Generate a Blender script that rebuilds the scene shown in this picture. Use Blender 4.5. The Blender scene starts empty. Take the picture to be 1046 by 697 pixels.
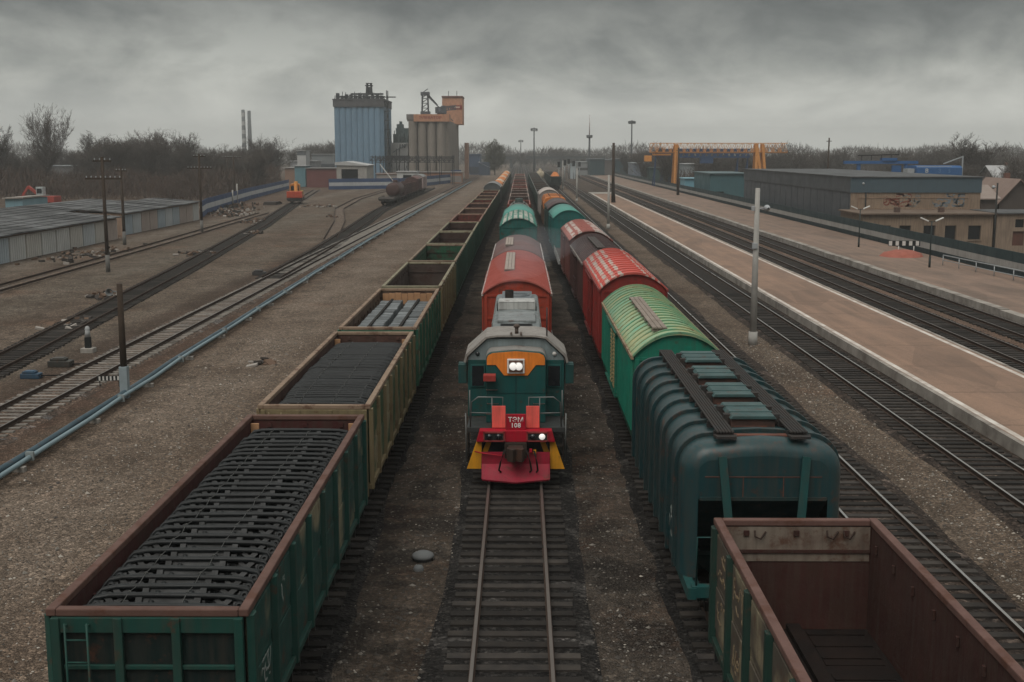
import bpy, bmesh, math, random
from mathutils import Vector, Matrix
R = math.radians
rnd = random.Random(7)
sc = bpy.context.scene
col = sc.collection
H = 10.0                                   # eye height above the rails

# ------------------------------------------------------------------ mesh builder
class MB:
    def __init__(self):
        self.v = []; self.f = []; self.m = []; self.sm = []
    def add(self, vs, fs, mi=0, smooth=False):
        b = len(self.v)
        self.v.extend([tuple(p) for p in vs])
        for f in fs:
            self.f.append([b+i for i in f]); self.m.append(mi); self.sm.append(smooth)
        return self
    def box(self, x0, x1, y0, y1, z0, z1, mi=0, M=None):
        vs = [Vector((x, y, z)) for z in (z0, z1) for y in (y0, y1) for x in (x0, x1)]
        if M is not None: vs = [M @ p for p in vs]
        return self.add(vs, [(0,2,3,1),(4,5,7,6),(0,1,5,4),(2,6,7,3),(0,4,6,2),(1,3,7,5)], mi)
    def bar(self, p, q, w, h, mi=0, up=(0,0,1)):
        p = Vector(p); q = Vector(q); d = (q-p); L = d.length; d.normalize()
        u = Vector(up)
        if abs(d.dot(u)) > .98: u = Vector((0,1,0))
        s = d.cross(u).normalized(); t = s.cross(d).normalized()
        vs = []
        for c in (p, q):
            for a, b in ((-1,-1),(1,-1),(1,1),(-1,1)):
                vs.append(c + s*a*w/2 + t*b*h/2)
        return self.add(vs, [(0,1,2,3),(7,6,5,4),(0,4,5,1),(1,5,6,2),(2,6,7,3),(3,7,4,0)], mi)
    def tube(self, pts, r, n=8, mi=0, caps=True):
        pts = [Vector(p) for p in pts]
        rs = r if isinstance(r, (list, tuple)) else [r]*len(pts)
        vs = []; fs = []
        for i, p in enumerate(pts):
            a = pts[max(i-1,0)]; b = pts[min(i+1,len(pts)-1)]
            d = (b-a).normalized()
            u = Vector((0,0,1)) if abs(d.z) < .95 else Vector((0,1,0))
            s = d.cross(u).normalized(); t = s.cross(d)
            for k in range(n):
                an = 2*math.pi*k/n
                vs.append(p + s*math.cos(an)*rs[i] + t*math.sin(an)*rs[i])
        for i in range(len(pts)-1):
            for k in range(n):
                k2 = (k+1) % n
                fs.append((i*n+k, i*n+k2, (i+1)*n+k2, (i+1)*n+k))
        self.add(vs, fs, mi, True)
        if caps:
            b = len(self.v)-len(vs)
            self.f.append([b+k for k in range(n)][::-1]); self.m.append(mi); self.sm.append(False)
            self.f.append([b+(len(pts)-1)*n+k for k in range(n)]); self.m.append(mi); self.sm.append(False)
        return self
    def prism(self, prof, a0, a1, axis='y', mi=0, smooth=False):
        """closed 2D outline swept along an axis. axis y: (x,z); axis x: (y,z); axis z: (x,y)"""
        def mk(p, a):
            if axis == 'y': return (p[0], a, p[1])
            if axis == 'x': return (a, p[0], p[1])
            return (p[0], p[1], a)
        n = len(prof)
        vs = [mk(p, a0) for p in prof] + [mk(p, a1) for p in prof]
        self.add(vs, [(i, (i+1)%n, n+(i+1)%n, n+i) for i in range(n)], mi, smooth)
        b = len(self.v)-2*n
        self.f.append([b+i for i in range(n)][::-1]); self.m.append(mi); self.sm.append(False)
        self.f.append([b+n+i for i in range(n)]); self.m.append(mi); self.sm.append(False)
        return self
    def lathe(self, prof, n=16, c=(0,0,0), axis='z', mi=0, smooth=True):
        """prof: (radius, height) list"""
        vs = []; fs = []
        for r, h in prof:
            for k in range(n):
                a = 2*math.pi*k/n
                x, y = r*math.cos(a), r*math.sin(a)
                p = (x, y, h) if axis == 'z' else ((x, h, y) if axis == 'y' else (h, x, y))
                vs.append((p[0]+c[0], p[1]+c[1], p[2]+c[2]))
        for i in range(len(prof)-1):
            for k in range(n):
                k2 = (k+1) % n
                fs.append((i*n+k, i*n+k2, (i+1)*n+k2, (i+1)*n+k))
        return self.add(vs, fs, mi, smooth)
    def mesh(self, name, mats):
        me = bpy.data.meshes.new(name)
        me.from_pydata(self.v, [], self.f)
        if not isinstance(mats, (list, tuple)): mats = [mats]
        for m in mats: me.materials.append(m)
        me.polygons.foreach_set('material_index', self.m)
        me.polygons.foreach_set('use_smooth', self.sm)
        bm = bmesh.new(); bm.from_mesh(me)
        bmesh.ops.recalc_face_normals(bm, faces=bm.faces[:])
        bm.to_mesh(me); bm.free()
        me.update()
        return me
    def build(self, name, mats, parent=None, bevel=0.0, color=None, loc=None):
        me = self.mesh(name, mats)
        return link(name, me, parent, bevel, color, loc)

def link(name, me, parent=None, bevel=0.0, color=None, loc=None):
    o = bpy.data.objects.new(name, me); col.objects.link(o)
    if parent is not None: o.parent = parent
    if color is not None: o.color = (*color, 1)
    if loc is not None: o.location = loc
    if bevel:
        md = o.modifiers.new('bevel', 'BEVEL'); md.width = bevel; md.segments = 2
        md.limit_method = 'ANGLE'; md.angle_limit = R(40)
    return o

def tag(o, label=None, cat=None, group=None, kind=None):
    if label: o['label'] = label
    if cat: o['category'] = cat
    if group: o['group'] = group
    if kind: o['kind'] = kind
    return o
def empty(name, loc=(0,0,0), rz=0.0, label=None, cat=None, group=None):
    o = bpy.data.objects.new(name, None); col.objects.link(o)
    o.location = loc; o.rotation_euler = (0,0,rz); o.empty_display_size = .3
    return tag(o, label, cat, group)
def copy_tree(o, parent=None):
    c = o.copy(); col.objects.link(c)
    if parent is not None: c.parent = parent
    for ch in list(o.children): copy_tree(ch, c)
    return c
# a pixel of the surveyed photograph and a distance give a point (survey of far things)
def PX(px, D): return (px-531.5)*D/1216.0
def PZ(py, D): return H-(py-156.0)*D/1231.0

# ------------------------------------------------------------------ materials
class NT:
    def __init__(self, nt): self.nt = nt; self.L = nt.links
    def n(self, t, **kw):
        x = self.nt.nodes.new(t)
        for k, v in kw.items(): setattr(x, k, v)
        return x
    def set(self, sock, val):
        if isinstance(val, bpy.types.NodeSocket): self.L.new(val, sock)
        elif isinstance(val, (tuple, list)) and len(val) == 3 and sock.type == 'RGBA': sock.default_value = (*val, 1)
        else: sock.default_value = val
    def math(self, op, a, b=0.0, clamp=False):
        x = self.n('ShaderNodeMath', operation=op, use_clamp=clamp); self.set(x.inputs[0], a); self.set(x.inputs[1], b); return x.outputs[0]
    def mix(self, f, a, b, mode='MIX'):
        x = self.n('ShaderNodeMix', data_type='RGBA', blend_type=mode)
        self.set(x.inputs[0], f); self.set(x.inputs[6], a); self.set(x.inputs[7], b); return x.outputs[2]
    def noise(self, vec, scale, detail=4, rough=.55, out=0, dist=0.0):
        x = self.n('ShaderNodeTexNoise'); self.set(x.inputs['Vector'], vec); x.inputs['Scale'].default_value = scale
        x.inputs['Detail'].default_value = detail; x.inputs['Roughness'].default_value = rough; x.inputs['Distortion'].default_value = dist
        return x.outputs[out]
    def ramp(self, f, stops, interp='LINEAR'):
        x = self.n('ShaderNodeValToRGB'); self.set(x.inputs[0], f); cr = x.color_ramp; cr.interpolation = interp
        while len(cr.elements) < len(stops): cr.elements.new(.5)
        for e, (p, c) in zip(cr.elements, stops):
            e.position = p; e.color = (c, c, c, 1) if isinstance(c, (int, float)) else (*c, 1)
        return x.outputs[0]
    def vmul(self, v, s):
        x = self.n('ShaderNodeVectorMath', operation='MULTIPLY'); self.set(x.inputs[0], v); x.inputs[1].default_value = s; return x.outputs[0]
    def vadd(self, a, b):
        x = self.n('ShaderNodeVectorMath', operation='ADD'); self.set(x.inputs[0], a); self.set(x.inputs[1], b); return x.outputs[0]

MATS = {}
def new_mat(name):
    m = bpy.data.materials.new(name); m.use_nodes = True
    nt = m.node_tree; t = NT(nt)
    b = nt.nodes['Principled BSDF']
    return m, t, b
def obj_coords(t, spread=37.0):
    tc = t.n('ShaderNodeTexCoord').outputs['Object']
    oi = t.n('ShaderNodeObjectInfo')
    cx = t.n('ShaderNodeCombineXYZ')
    for i, k in enumerate((1.0, .63, .37)):
        t.set(cx.inputs[i], t.math('MULTIPLY', oi.outputs['Random'], spread*k))
    return t.vadd(tc, cx.outputs[0]), tc, oi
RUST = (.085, .036, .022)
def M(name, base=(.3,.3,.3), rough=.7, var=.3, scale=1.5, base2=None, bump=.0, bscale=25, metal=0.0,
      objcol=False, rust=0.0, streak=0.0, rustcol=RUST, spec=.18, fade=0.0, fadecol=(.30,.25,.16), randv=0.0):
    if name in MATS: return MATS[name]
    m, t, b = new_mat(name)
    vec, raw, oi = obj_coords(t)
    c = oi.outputs['Color'] if objcol else base
    if base2 is None:
        dark = t.mix(1.0, c, (.55,.55,.56), 'MULTIPLY') if objcol else tuple(x*.55 for x in base)
    else: dark = base2
    f = t.ramp(t.noise(vec, scale, 6, .62), [(.35, 0.0), (.7, 1.0)])
    c1 = t.mix(t.math('MULTIPLY', f, var), c, dark)
    if fade:       # older paint showing through in patches
        ff = t.ramp(t.noise(vec, .55, 3, .5), [(.5, 0.0), (.58, 1.0)])
        c1 = t.mix(t.math('MULTIPLY', ff, fade), c1, fadecol)
    if streak:
        sv = t.vmul(vec, (5.0, 5.0, .35))
        sf = t.ramp(t.noise(sv, 1.6, 5, .6), [(.42, 0.0), (.75, 1.0)])
        c1 = t.mix(t.math('MULTIPLY', sf, streak), c1, (.06,.045,.035))
    if rust:
        rf = t.ramp(t.noise(vec, 2.3, 9, .7), [(.62-.22*rust, 0.0), (.70-.16*rust, 1.0)])
        c1 = t.mix(t.math('MULTIPLY', rf, min(1.0, .55+.4*rust)), c1, rustcol)
    if randv:
        k = t.math('ADD', t.math('MULTIPLY', oi.outputs['Random'], 2*randv), 1-randv)
        cc = t.n('ShaderNodeCombineXYZ')
        for i in range(3): t.set(cc.inputs[i], k)
        c1 = t.mix(1.0, c1, cc.outputs[0], 'MULTIPLY')
    t.set(b.inputs['Base Color'], c1)
    rr = t.math('ADD', t.math('MULTIPLY', f, .18), rough-.08)
    t.set(b.inputs['Roughness'], rr)
    b.inputs['Metallic'].default_value = metal
    b.inputs['Specular IOR Level'].default_value = spec
    if bump:
        bn = t.n('ShaderNodeBump'); bn.inputs['Strength'].default_value = bump; bn.inputs['Distance'].default_value = .02
        t.set(bn.inputs['Height'], t.noise(vec, bscale, 5, .6)); t.set(b.inputs['Normal'], bn.outputs[0])
    MATS[name] = m
    return m

paint      = M('weathered_paint', objcol=True, rough=.5, var=.55, rust=.22, streak=.38, bump=.12, bscale=9)
paint_old  = M('patched_paint', objcol=True, rough=.6, var=.55, rust=.32, streak=.45, fade=.75, bump=.15, bscale=9)
paint_lin  = M('rusty_lining', objcol=True, rough=.85, var=.85, scale=.9, rust=.6, streak=.75, bump=.25, bscale=14, rustcol=(.05,.026,.02))
paint_rim  = M('worn_rim', objcol=True, rough=.65, var=.5, scale=2.5, rust=.5, bump=.15)
paint_new  = M('clean_paint', objcol=True, rough=.45, var=.5, scale=1.8, rust=.10, streak=.34, bump=.1, bscale=6)
paint_gloss = M('dusty_gloss_paint', objcol=True, rough=.40, var=.7, scale=.8, rust=.26, streak=.6, bump=.35, bscale=2.4, spec=.4)
under      = M('undergear', (.013,.012,.011), rough=.85, var=.6, base2=(.032,.024,.02), bump=.2)
steel      = M('worn_steel', (.16,.15,.14), rough=.45, metal=.7, var=.5)
railhead   = M('rail_head', (.17,.15,.135), rough=.38, metal=.55, var=.5, scale=.4, base2=(.10,.07,.055))
railhead_used = M('rail_head_used', (.42,.41,.39), rough=.32, metal=.7, var=.5, scale=.4, base2=(.25,.23,.21))
railrust   = M('rail_rust', (.055,.036,.027), rough=.8, var=.5)
sleeperw   = M('tarred_timber', (.024,.0215,.020), rough=.9, var=.8, scale=2.0, base2=(.055,.047,.040), bump=.5, bscale=16, randv=.45)
sleeperc   = M('concrete_sleeper', (.23,.21,.185), rough=.9, var=.7, scale=2.0, base2=(.09,.08,.07), bump=.3, randv=.3)
castblack  = M('cast_black', (.0075,.0095,.0105), rough=.5, var=.6, base2=(.016,.016,.0155), scale=3, bump=.25, bscale=14, spec=.28, randv=.25)
wire_m     = M('tie_wire', (.10,.10,.095), rough=.5, metal=.5)
glass_dk   = M('dark_glass', (.012,.015,.018), rough=.12, var=.2, spec=.6)
woodpole   = M('pole_timber', (.055,.040,.030), rough=.9, var=.6, scale=3, bump=.4)
concpole   = M('pole_concrete', (.36,.35,.325), rough=.85, var=.45, scale=1.2, bump=.2)
concrete   = M('concrete', (.33,.31,.28), rough=.9, var=.5, scale=.7, streak=.35, bump=.2)
objconc    = M('painted_masonry', objcol=True, rough=.85, var=.6, scale=.5, streak=.5, bump=.15)
objmetal   = M('sheet_metal', objcol=True, rough=.55, var=.3, scale=.4, streak=.22)
shade_sheet  = M('opening_shade', (.012,.012,.013), rough=.8, var=.3)  # near-black colour standing for the shade inside building openings
white_p    = M('white_paint', (.62,.61,.58), rough=.7, var=.5, scale=2.0, base2=(.36,.33,.29))
roofing    = M('fibre_cement', (.115,.12,.123), rough=.85, var=.9, scale=.35, base2=(.055,.055,.055), streak=.2)
galv       = M('galvanised', (.40,.42,.43), rough=.5, metal=.3, var=.4)
bark       = M('bark', (.060,.047,.038), rough=.95, var=.5)
twig       = M('twigs', (.095,.078,.066), rough=.95, var=.5, scale=.25, base2=(.046,.040,.036), randv=.22)
twig_ev    = M('early_leaf_twigs', (.085,.080,.050), rough=.95, var=.5, scale=.3, randv=.15)
scrub_m    = M('scrub_twigs', (.085,.056,.042), rough=.95, var=.7, scale=.06, base2=(.045,.036,.03))
grating    = M('walkway_grating', (.030,.031,.031), rough=.8, var=.6, scale=4, base2=(.06,.042,.034), bump=.4)
plank_m    = M('roof_plank', (.27,.225,.19), rough=.85, var=.6, scale=3, base2=(.14,.11,.09))
asph_m = None

def ground_material():
    m, t, b = new_mat('yard_ground')
    pos = t.n('ShaderNodeNewGeometry').outputs['Position']
    sp = t.n('ShaderNodeSeparateXYZ'); t.set(sp.inputs[0], pos)
    X, Y = sp.outputs[0], sp.outputs[1]
    wob = t.math('MULTIPLY', t.math('SUBTRACT', t.noise(pos, .35, 4, .6), .5), 2.6)
    Xw = t.math('ADD', X, wob)
    lo, hi = -80.0, 60.0
    f = t.math('DIVIDE', t.math('SUBTRACT', Xw, lo), hi-lo, clamp=True)
    S = [(-80,(0.1010,0.0727,0.0523)), (-58,(0.1165,0.0795,0.0569)), (-50,(0.1177,0.0832,0.0606)), (-46,(0.1635,0.1346,0.1072)), (-41,(0.1325,0.0991,0.0745)), (-34,(0.1461,0.1219,0.0959)),
         (-30,(0.1279,0.0952,0.0715)), (-24,(0.1530,0.1226,0.0953)), (-22.6,(0.0890,0.0648,0.0489)), (-18.3,(0.0982,0.0617,0.0444)), (-16.8,(0.1312,0.0954,0.0703)), (-15.5,(0.1774,0.1380,0.1066)),
         (-12.4,(0.1872,0.1478,0.1155)), (-11,(0.1585,0.1196,0.0904)), (-9.2,(0.1867,0.1462,0.1138)), (-7.8,(0.1305,0.1027,0.0804)), (-7.0,(0.0654,0.0518,0.0411)), (-3.6,(0.0825,0.0643,0.0508)), (-2.2,(0.0985,0.0743,0.0563)),
         (-1.2,(0.0532,0.0436,0.0361)), (1.6,(0.0577,0.0475,0.0392)), (2.3,(0.0926,0.0755,0.0610)), (3.2,(0.0884,0.0722,0.0591)), (6.6,(0.0532,0.0436,0.0361)), (8.0,(0.0828,0.0657,0.0515)),
         (11.6,(0.1120,0.0862,0.0656)), (13.0,(0.1504,0.1150,0.0868)), (16.6,(0.0738,0.0576,0.0453)), (23.2,(0.0772,0.0580,0.0447)), (26.8,(0.1547,0.1055,0.0794)), (30.4,(0.0864,0.0662,0.0519)), (42,(0.1039,0.0818,0.0620))]
    zone = t.ramp(f, [((x-lo)/(hi-lo), c) for x, c in S])
    # patches: fines, oil, reddish clay, dead grass
    p1 = t.ramp(t.noise(pos, .16, 6, .65), [(.38, 0.0), (.66, 1.0)])
    c = t.mix(t.math('MULTIPLY', p1, .70), zone, t.mix(1.0, zone, (.55,.50,.46), 'MULTIPLY'))
    p2 = t.ramp(t.noise(t.vadd(pos, (31.,7.,0.)), .10, 5, .6), [(.56, 0.0), (.68, 1.0)])
    c = t.mix(t.math('MULTIPLY', p2, .50), c, (.14,.078,.05))
    # long wheel-worn bands along the yard
    bandv = t.vmul(pos, (.9, .012, 1.0))
    p3 = t.ramp(t.noise(bandv, 1.0, 4, .6), [(.42, 0.0), (.65, 1.0)])
    c = t.mix(t.math('MULTIPLY', p3, .30), c, t.mix(1.0, c, (1.38,1.38,1.40), 'MULTIPLY'))
    # between the trains: dark oily fines
    inY = t.math('MULTIPLY', t.ramp(t.math('DIVIDE', t.math('ADD', Xw, 10.0), 5.0, True), [(.2, 0.0), (.75, 1.0)]), t.ramp(t.math('DIVIDE', t.math('SUBTRACT', 11.0, Xw), 5.0, True), [(.2, 0.0), (.75, 1.0)]))
    p4 = t.ramp(t.noise(pos, .42, 6, .7), [(.47, 0.0), (.58, 1.0)])
    p7 = t.ramp(t.noise(t.vadd(t.vmul(pos, (1.0,.6,1.0)), (13.,41.,0.)), .38, 7, .7), [(.50, 0.0), (.62, 1.0)])
    c = t.mix(t.math('MULTIPLY', t.math('MULTIPLY', p7, inY), .75), c, (.150,.124,.100))
    p8 = t.ramp(t.noise(t.vadd(pos, (57.,23.,0.)), .30, 6, .65), [(.56, 0.0), (.66, 1.0)])
    c = t.mix(t.math('MULTIPLY', t.math('MULTIPLY', p8, inY), .7), c, (.088,.050,.034))
    c = t.mix(t.math('MULTIPLY', t.math('MULTIPLY', p4, inY), .72), c, (.016,.0145,.0135))
    # smears of dark fines and weeds over the whole yard, at two sizes
    p5 = t.ramp(t.noise(t.vadd(t.vmul(pos, (1.0,.45,1.0)), (5.,17.,0.)), .33, 8, .68), [(.48, 0.0), (.66, 1.0)])
    c = t.mix(t.math('MULTIPLY', p5, .55), c, t.mix(1.0, c, (.50,.47,.45), 'MULTIPLY'))
    p6 = t.ramp(t.noise(t.vadd(pos, (71.,3.,0.)), .9, 7, .7), [(.52, 0.0), (.61, 1.0)])
    left = t.math('LESS_THAN', X, -15.0)
    c = t.mix(t.math('MULTIPLY', t.math('MULTIPLY', p6, left), .70), c, (.060,.045,.033))
    # stones
    vo = t.n('ShaderNodeTexVoronoi'); t.set(vo.inputs['Vector'], pos); vo.inputs['Scale'].default_value = 21.0
    sv = t.n('ShaderNodeSeparateColor'); t.set(sv.inputs[0], vo.outputs['Color'])
    vo2 = t.n('ShaderNodeTexVoronoi'); t.set(vo2.inputs['Vector'], pos); vo2.inputs['Scale'].default_value = 8.0
    sv2 = t.n('ShaderNodeSeparateColor'); t.set(sv2.inputs[0], vo2.outputs['Color'])
    k = t.ramp(sv.outputs[0], [(0.0, .55), (.55, .95), (.86, 1.28), (1.0, 2.0)])
    k = t.mix(t.math('MULTIPLY', inY, .5), k, (.80,.79,.78))
    k2 = t.ramp(sv2.outputs[1], [(0.0, .72), (.8, 1.05), (1.0, 1.5)])
    c = t.mix(1.0, c, k, 'MULTIPLY'); c = t.mix(1.0, c, k2, 'MULTIPLY')
    t.set(b.inputs['Base Color'], c); b.inputs['Roughness'].default_value = .95; b.inputs['Specular IOR Level'].default_value = .15
    bn = t.n('ShaderNodeBump'); bn.inputs['Strength'].default_value = .9; bn.inputs['Distance'].default_value = .05
    t.set(bn.inputs['Height'], t.math('ADD', t.math('MULTIPLY', vo.outputs['Distance'], -1.0), t.noise(pos, 3.0, 6, .7)))
    t.set(b.inputs['Normal'], bn.outputs[0])
    return m
def ballast_material(name, base, dark):
    m, t, b = new_mat(name)
    pos = t.n('ShaderNodeNewGeometry').outputs['Position']
    vo = t.n('ShaderNodeTexVoronoi'); t.set(vo.inputs['Vector'], pos); vo.inputs['Scale'].default_value = 13.0
    sv = t.n('ShaderNodeSeparateColor'); t.set(sv.inputs[0], vo.outputs['Color'])
    f = t.ramp(t.noise(pos, .5, 6, .7), [(.38, 0.0), (.64, 1.0)])
    c = t.mix(f, base, dark)
    f2 = t.ramp(t.noise(t.vadd(pos, (3.,91.,0.)), .8, 7, .72), [(.55, 0.0), (.63, 1.0)])
    c = t.mix(t.math('MULTIPLY', f2, .55), c, tuple(min(.16, x*3.0+.015) for x in base))
    k = t.ramp(sv.outputs[0], [(0.0, .4), (.6, .95), (.9, 1.4), (1.0, 2.6)])
    c = t.mix(1.0, c, k, 'MULTIPLY')
    t.set(b.inputs['Base Color'], c); b.inputs['Roughness'].default_value = .95; b.inputs['Specular IOR Level'].default_value = .15
    bn = t.n('ShaderNodeBump'); bn.inputs['Strength'].default_value = 1.0; bn.inputs['Distance'].default_value = .05
    t.set(bn.inputs['Height'], vo.outputs['Distance']); t.set(b.inputs['Normal'], bn.outputs[0])
    return m
def platform_material(name, base, dark, joint=6.0):
    m, t, b = new_mat(name)
    pos = t.n('ShaderNodeNewGeometry').outputs['Position']
    f = t.ramp(t.noise(t.vmul(pos, (1.0,.35,1.0)), .45, 7, .68), [(.35, 0.0), (.68, 1.0)])
    c = t.mix(f, base, dark)
    f2 = t.ramp(t.noise(t.vmul(pos, (1.6,.05,1.0)), .8, 4, .6), [(.45, 0.0), (.62, 1.0)])
    c = t.mix(t.math('MULTIPLY', f2, .35), c, tuple(x*1.3 for x in base))
    sp = t.n('ShaderNodeSeparateXYZ'); t.set(sp.inputs[0], pos)
    w = t.math('ADD', sp.outputs[1], t.math('MULTIPLY', t.noise(pos, .8, 3), .35))
    fr = t.math('FRACT', t.math('DIVIDE', w, joint))
    j = t.ramp(fr, [(0.0, 1.0), (.012, 1.0), (.016, 0.0)], 'LINEAR')
    c = t.mix(t.math('MULTIPLY', j, .8), c, tuple(x*.4 for x in dark))
    cr = t.n('ShaderNodeTexVoronoi', feature='DISTANCE_TO_EDGE'); t.set(cr.inputs['Vector'], t.vadd(pos, t.n('ShaderNodeTexNoise').outputs[1])); cr.inputs['Scale'].default_value = .22
    cj = t.ramp(cr.outputs[0], [(0.0, 1.0), (.008, 1.0), (.014, 0.0)])
    c = t.mix(t.math('MULTIPLY', cj, .12), c, tuple(x*.35 for x in dark))
    pt = t.n('ShaderNodeTexVoronoi'); t.set(pt.inputs['Vector'], t.vmul(pos, (.5,.16,1.0))); pt.inputs['Scale'].default_value = .9
    ps = t.n('ShaderNodeSeparateColor'); t.set(ps.inputs[0], pt.outputs['Color'])
    pm = t.ramp(ps.outputs[0], [(.80, 0.0), (.81, 1.0)])
    c = t.mix(t.math('MULTIPLY', pm, .35), c, tuple(x*.7 for x in dark))
    g = t.ramp(t.noise(pos, 22, 4, .7), [(.3, .8), (.7, 1.2)])
    c = t.mix(1.0, c, g, 'MULTIPLY')
    t.set(b.inputs['Base Color'], c)
    t.set(b.inputs['Roughness'], .82); b.inputs['Specular IOR Level'].default_value = .3
    return m
def roof_material(name, base, dark, stripe=None, cols=None):
    """painted barrel roof; stripe = pale worn undercoat left between the ribs in lengthwise columns"""
    m, t, b = new_mat(name)
    vec, raw, oi = obj_coords(t)
    f = t.ramp(t.noise(vec, 1.1, 7, .65), [(.36, 0.0), (.68, 1.0)])
    c = t.mix(f, base, dark)
    if stripe:
        sp = t.n('ShaderNodeSeparateXYZ'); t.set(sp.inputs[0], raw)
        x, y = sp.outputs[0], sp.outputs[1]
        mask = None
        wobx = t.math('ADD', x, t.math('MULTIPLY', t.math('SUBTRACT', t.noise(vec, 1.3, 3), .5), .10))
        for (a, bb) in cols:
            k = t.math('MULTIPLY', t.math('GREATER_THAN', wobx, a), t.math('LESS_THAN', wobx, bb))
            mask = k if mask is None else t.math('MAXIMUM', mask, k)
        wear = t.ramp(t.noise(t.vmul(vec, (1.0,.5,1.0)), 1.6, 6, .7), [(.40, 0.0), (.50, 1.0)])
        c = t.mix(t.math('MULTIPLY', t.math('MULTIPLY', mask, wear), .95), c, stripe)
    rf = t.ramp(t.noise(vec, 3.1, 8, .7), [(.60, 0.0), (.68, 1.0)])
    c = t.mix(t.math('MULTIPLY', rf, .6), c, (.10,.05,.034))
    t.set(b.inputs['Base Color'], c); b.inputs['Roughness'].default_value = .6
    return m

# ------------------------------------------------------------------ light, sky, air
w = bpy.data.worlds.new('World'); sc.world = w; w.use_nodes = True
def sky():
    t = NT(w.node_tree); bg = w.node_tree.nodes['Background']
    st = t.n('ShaderNodeTexSky'); st.sky_type = 'NISHITA'; st.sun_disc = False
    st.sun_elevation = R(56); st.sun_rotation = R(152); st.air_density = 1.0; st.dust_density = 4.0
    d = t.n('ShaderNodeTexCoord').outputs['Generated']
    sp = t.n('ShaderNodeSeparateXYZ'); t.set(sp.inputs[0], d)
    z = t.math('MAXIMUM', sp.outputs[2], 0.0)
    p = t.vadd(t.vmul(d, (6.5, 6.5, 15.0)), (1.7, 3.1, .4))
    n1 = t.noise(p, 1.0, 9, .60, dist=.5)
    n2 = t.noise(t.vadd(p, (9.3, 4.1, 0.)), .42, 4, .5)
    n3 = t.noise(t.vadd(t.vmul(p, (1.0,1.0,.8)), (2.1,8.7,0.)), 3.4, 6, .62, dist=.3)
    nn = t.math('ADD', t.math('ADD', t.math('MULTIPLY', n1, .48), t.math('MULTIPLY', n2, .38)), t.math('MULTIPLY', n3, .14))
    cl = t.ramp(nn, [(.38, (.42,.44,.45)), (.46, (.70,.715,.72)), (.525, (1.0,1.0,.985)), (.61, (1.38,1.37,1.34))])
    # the cloud deck is thinnest towards the horizon, a heavy bank hangs above it, light again overhead
    el = t.ramp(z, [(0.0, (4.5,4.52,4.40)), (.03, (4.1,4.13,4.03)), (.075, (2.4,2.46,2.43)), (.13, (1.2,1.25,1.26)), (.22, (1.5,1.56,1.56)), (.42, (3.8,3.85,3.9)), (1.0, (7.0,7.05,7.1))])
    # contrast of the cloud pattern fades at the horizon
    k = t.ramp(z, [(0.0, .15), (.03, .5), (.065, 1.0)])
    cl2 = t.mix(k, (1.0,1.0,1.0), cl)
    over = t.mix(1.0, t.mix(1.0, el, cl2, 'MULTIPLY'), (1.0,1.005,.965), 'MULTIPLY')
    # the sky behind the viewer is heavier than the one ahead
    back = t.ramp(t.math('ADD', t.math('MULTIPLY', sp.outputs[1], .5), .5), [(.15, .85), (.62, 1.0)])
    over = t.mix(1.0, over, back, 'MULTIPLY')
    c = t.mix(.97, st.outputs[0], over)
    t.set(bg.inputs['Color'], c); bg.inputs['Strength'].default_value = .10
sky()
sun = bpy.data.lights.new('sun', 'SUN'); sun.energy = 1.1; sun.angle = R(40); sun.color = (1.0,.95,.88)
so = bpy.data.objects.new('sun', sun); col.objects.link(so)
so.rotation_euler = (R(34), 0, R(-28))

vs = sc.view_settings
sc.display_settings.display_device = 'sRGB'
vs.view_transform = 'Standard'; vs.look = 'None'; vs.exposure = .55; vs.gamma = 1.0; vs.use_curve_mapping = False
sc.render.engine = 'CYCLES'
sc.cycles.use_denoising = True
sc.cycles.max_bounces = 6; sc.cycles.volume_bounces = 0; sc.cycles.diffuse_bounces = 3; sc.cycles.glossy_bounces = 2
sc.cycles.transparent_max_bounces = 8

cam = bpy.data.cameras.new('camera'); co = bpy.data.objects.new('camera', cam); col.objects.link(co)
cam.sensor_width = 36.0; cam.lens = 36.0*1200/1046; cam.clip_end = 9000; cam.clip_start = .1
co.location = (0, 0, H); co.rotation_euler = (R(90-9.1135), 0, R(.4007))
sc.camera = co

haze_m = bpy.data.materials.new('haze'); haze_m.use_nodes = True
hn = haze_m.node_tree; hn.nodes.clear()
ho = hn.nodes.new('ShaderNodeOutputMaterial'); pv = hn.nodes.new('ShaderNodeVolumePrincipled')
pv.inputs['Color'].default_value = (.94,.95,.93,1); pv.inputs['Density'].default_value = .00042; pv.inputs['Anisotropy'].default_value = .3
hn.links.new(pv.outputs[0], ho.inputs['Volume'])
hz = MB().box(-1450, 1450, -330, 2150, -3.2, 52).build('haze', haze_m); tag(hz, kind='stuff', label='thin pale haze in the air over the whole yard', cat='haze')

# ------------------------------------------------------------------ ground, tracks, platforms
G = -.26
gm = ground_material()
xs = [(-1400,G),(41.0,G),(41.8,-2.0),(1400,-2.0)]
mb = MB()
for (xa,za),(xb,zb) in zip(xs, xs[1:]):
    mb.add([(xa,-300,za),(xb,-300,zb),(xb,2100,zb),(xa,2100,za)], [(0,1,2,3)])
tag(mb.build('ground', gm), kind='structure')

bal_dark = ballast_material('oily_ballast', (.026,.0235,.0215), (.013,.012,.0115))
bal_grey = ballast_material('grey_ballast', (.070,.062,.054), (.040,.035,.031))
bal_rust = ballast_material('browned_ballast', (.046,.034,.027), (.024,.0195,.017))
bal_earth = ballast_material('earthy_ballast', (.15,.112,.085), (.10,.075,.058))
bal_old = ballast_material('old_ballast', (.105,.083,.066), (.06,.049,.040))
bal_brown = ballast_material('brown_ballast', (.115,.078,.058), (.055,.042,.034))

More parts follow.
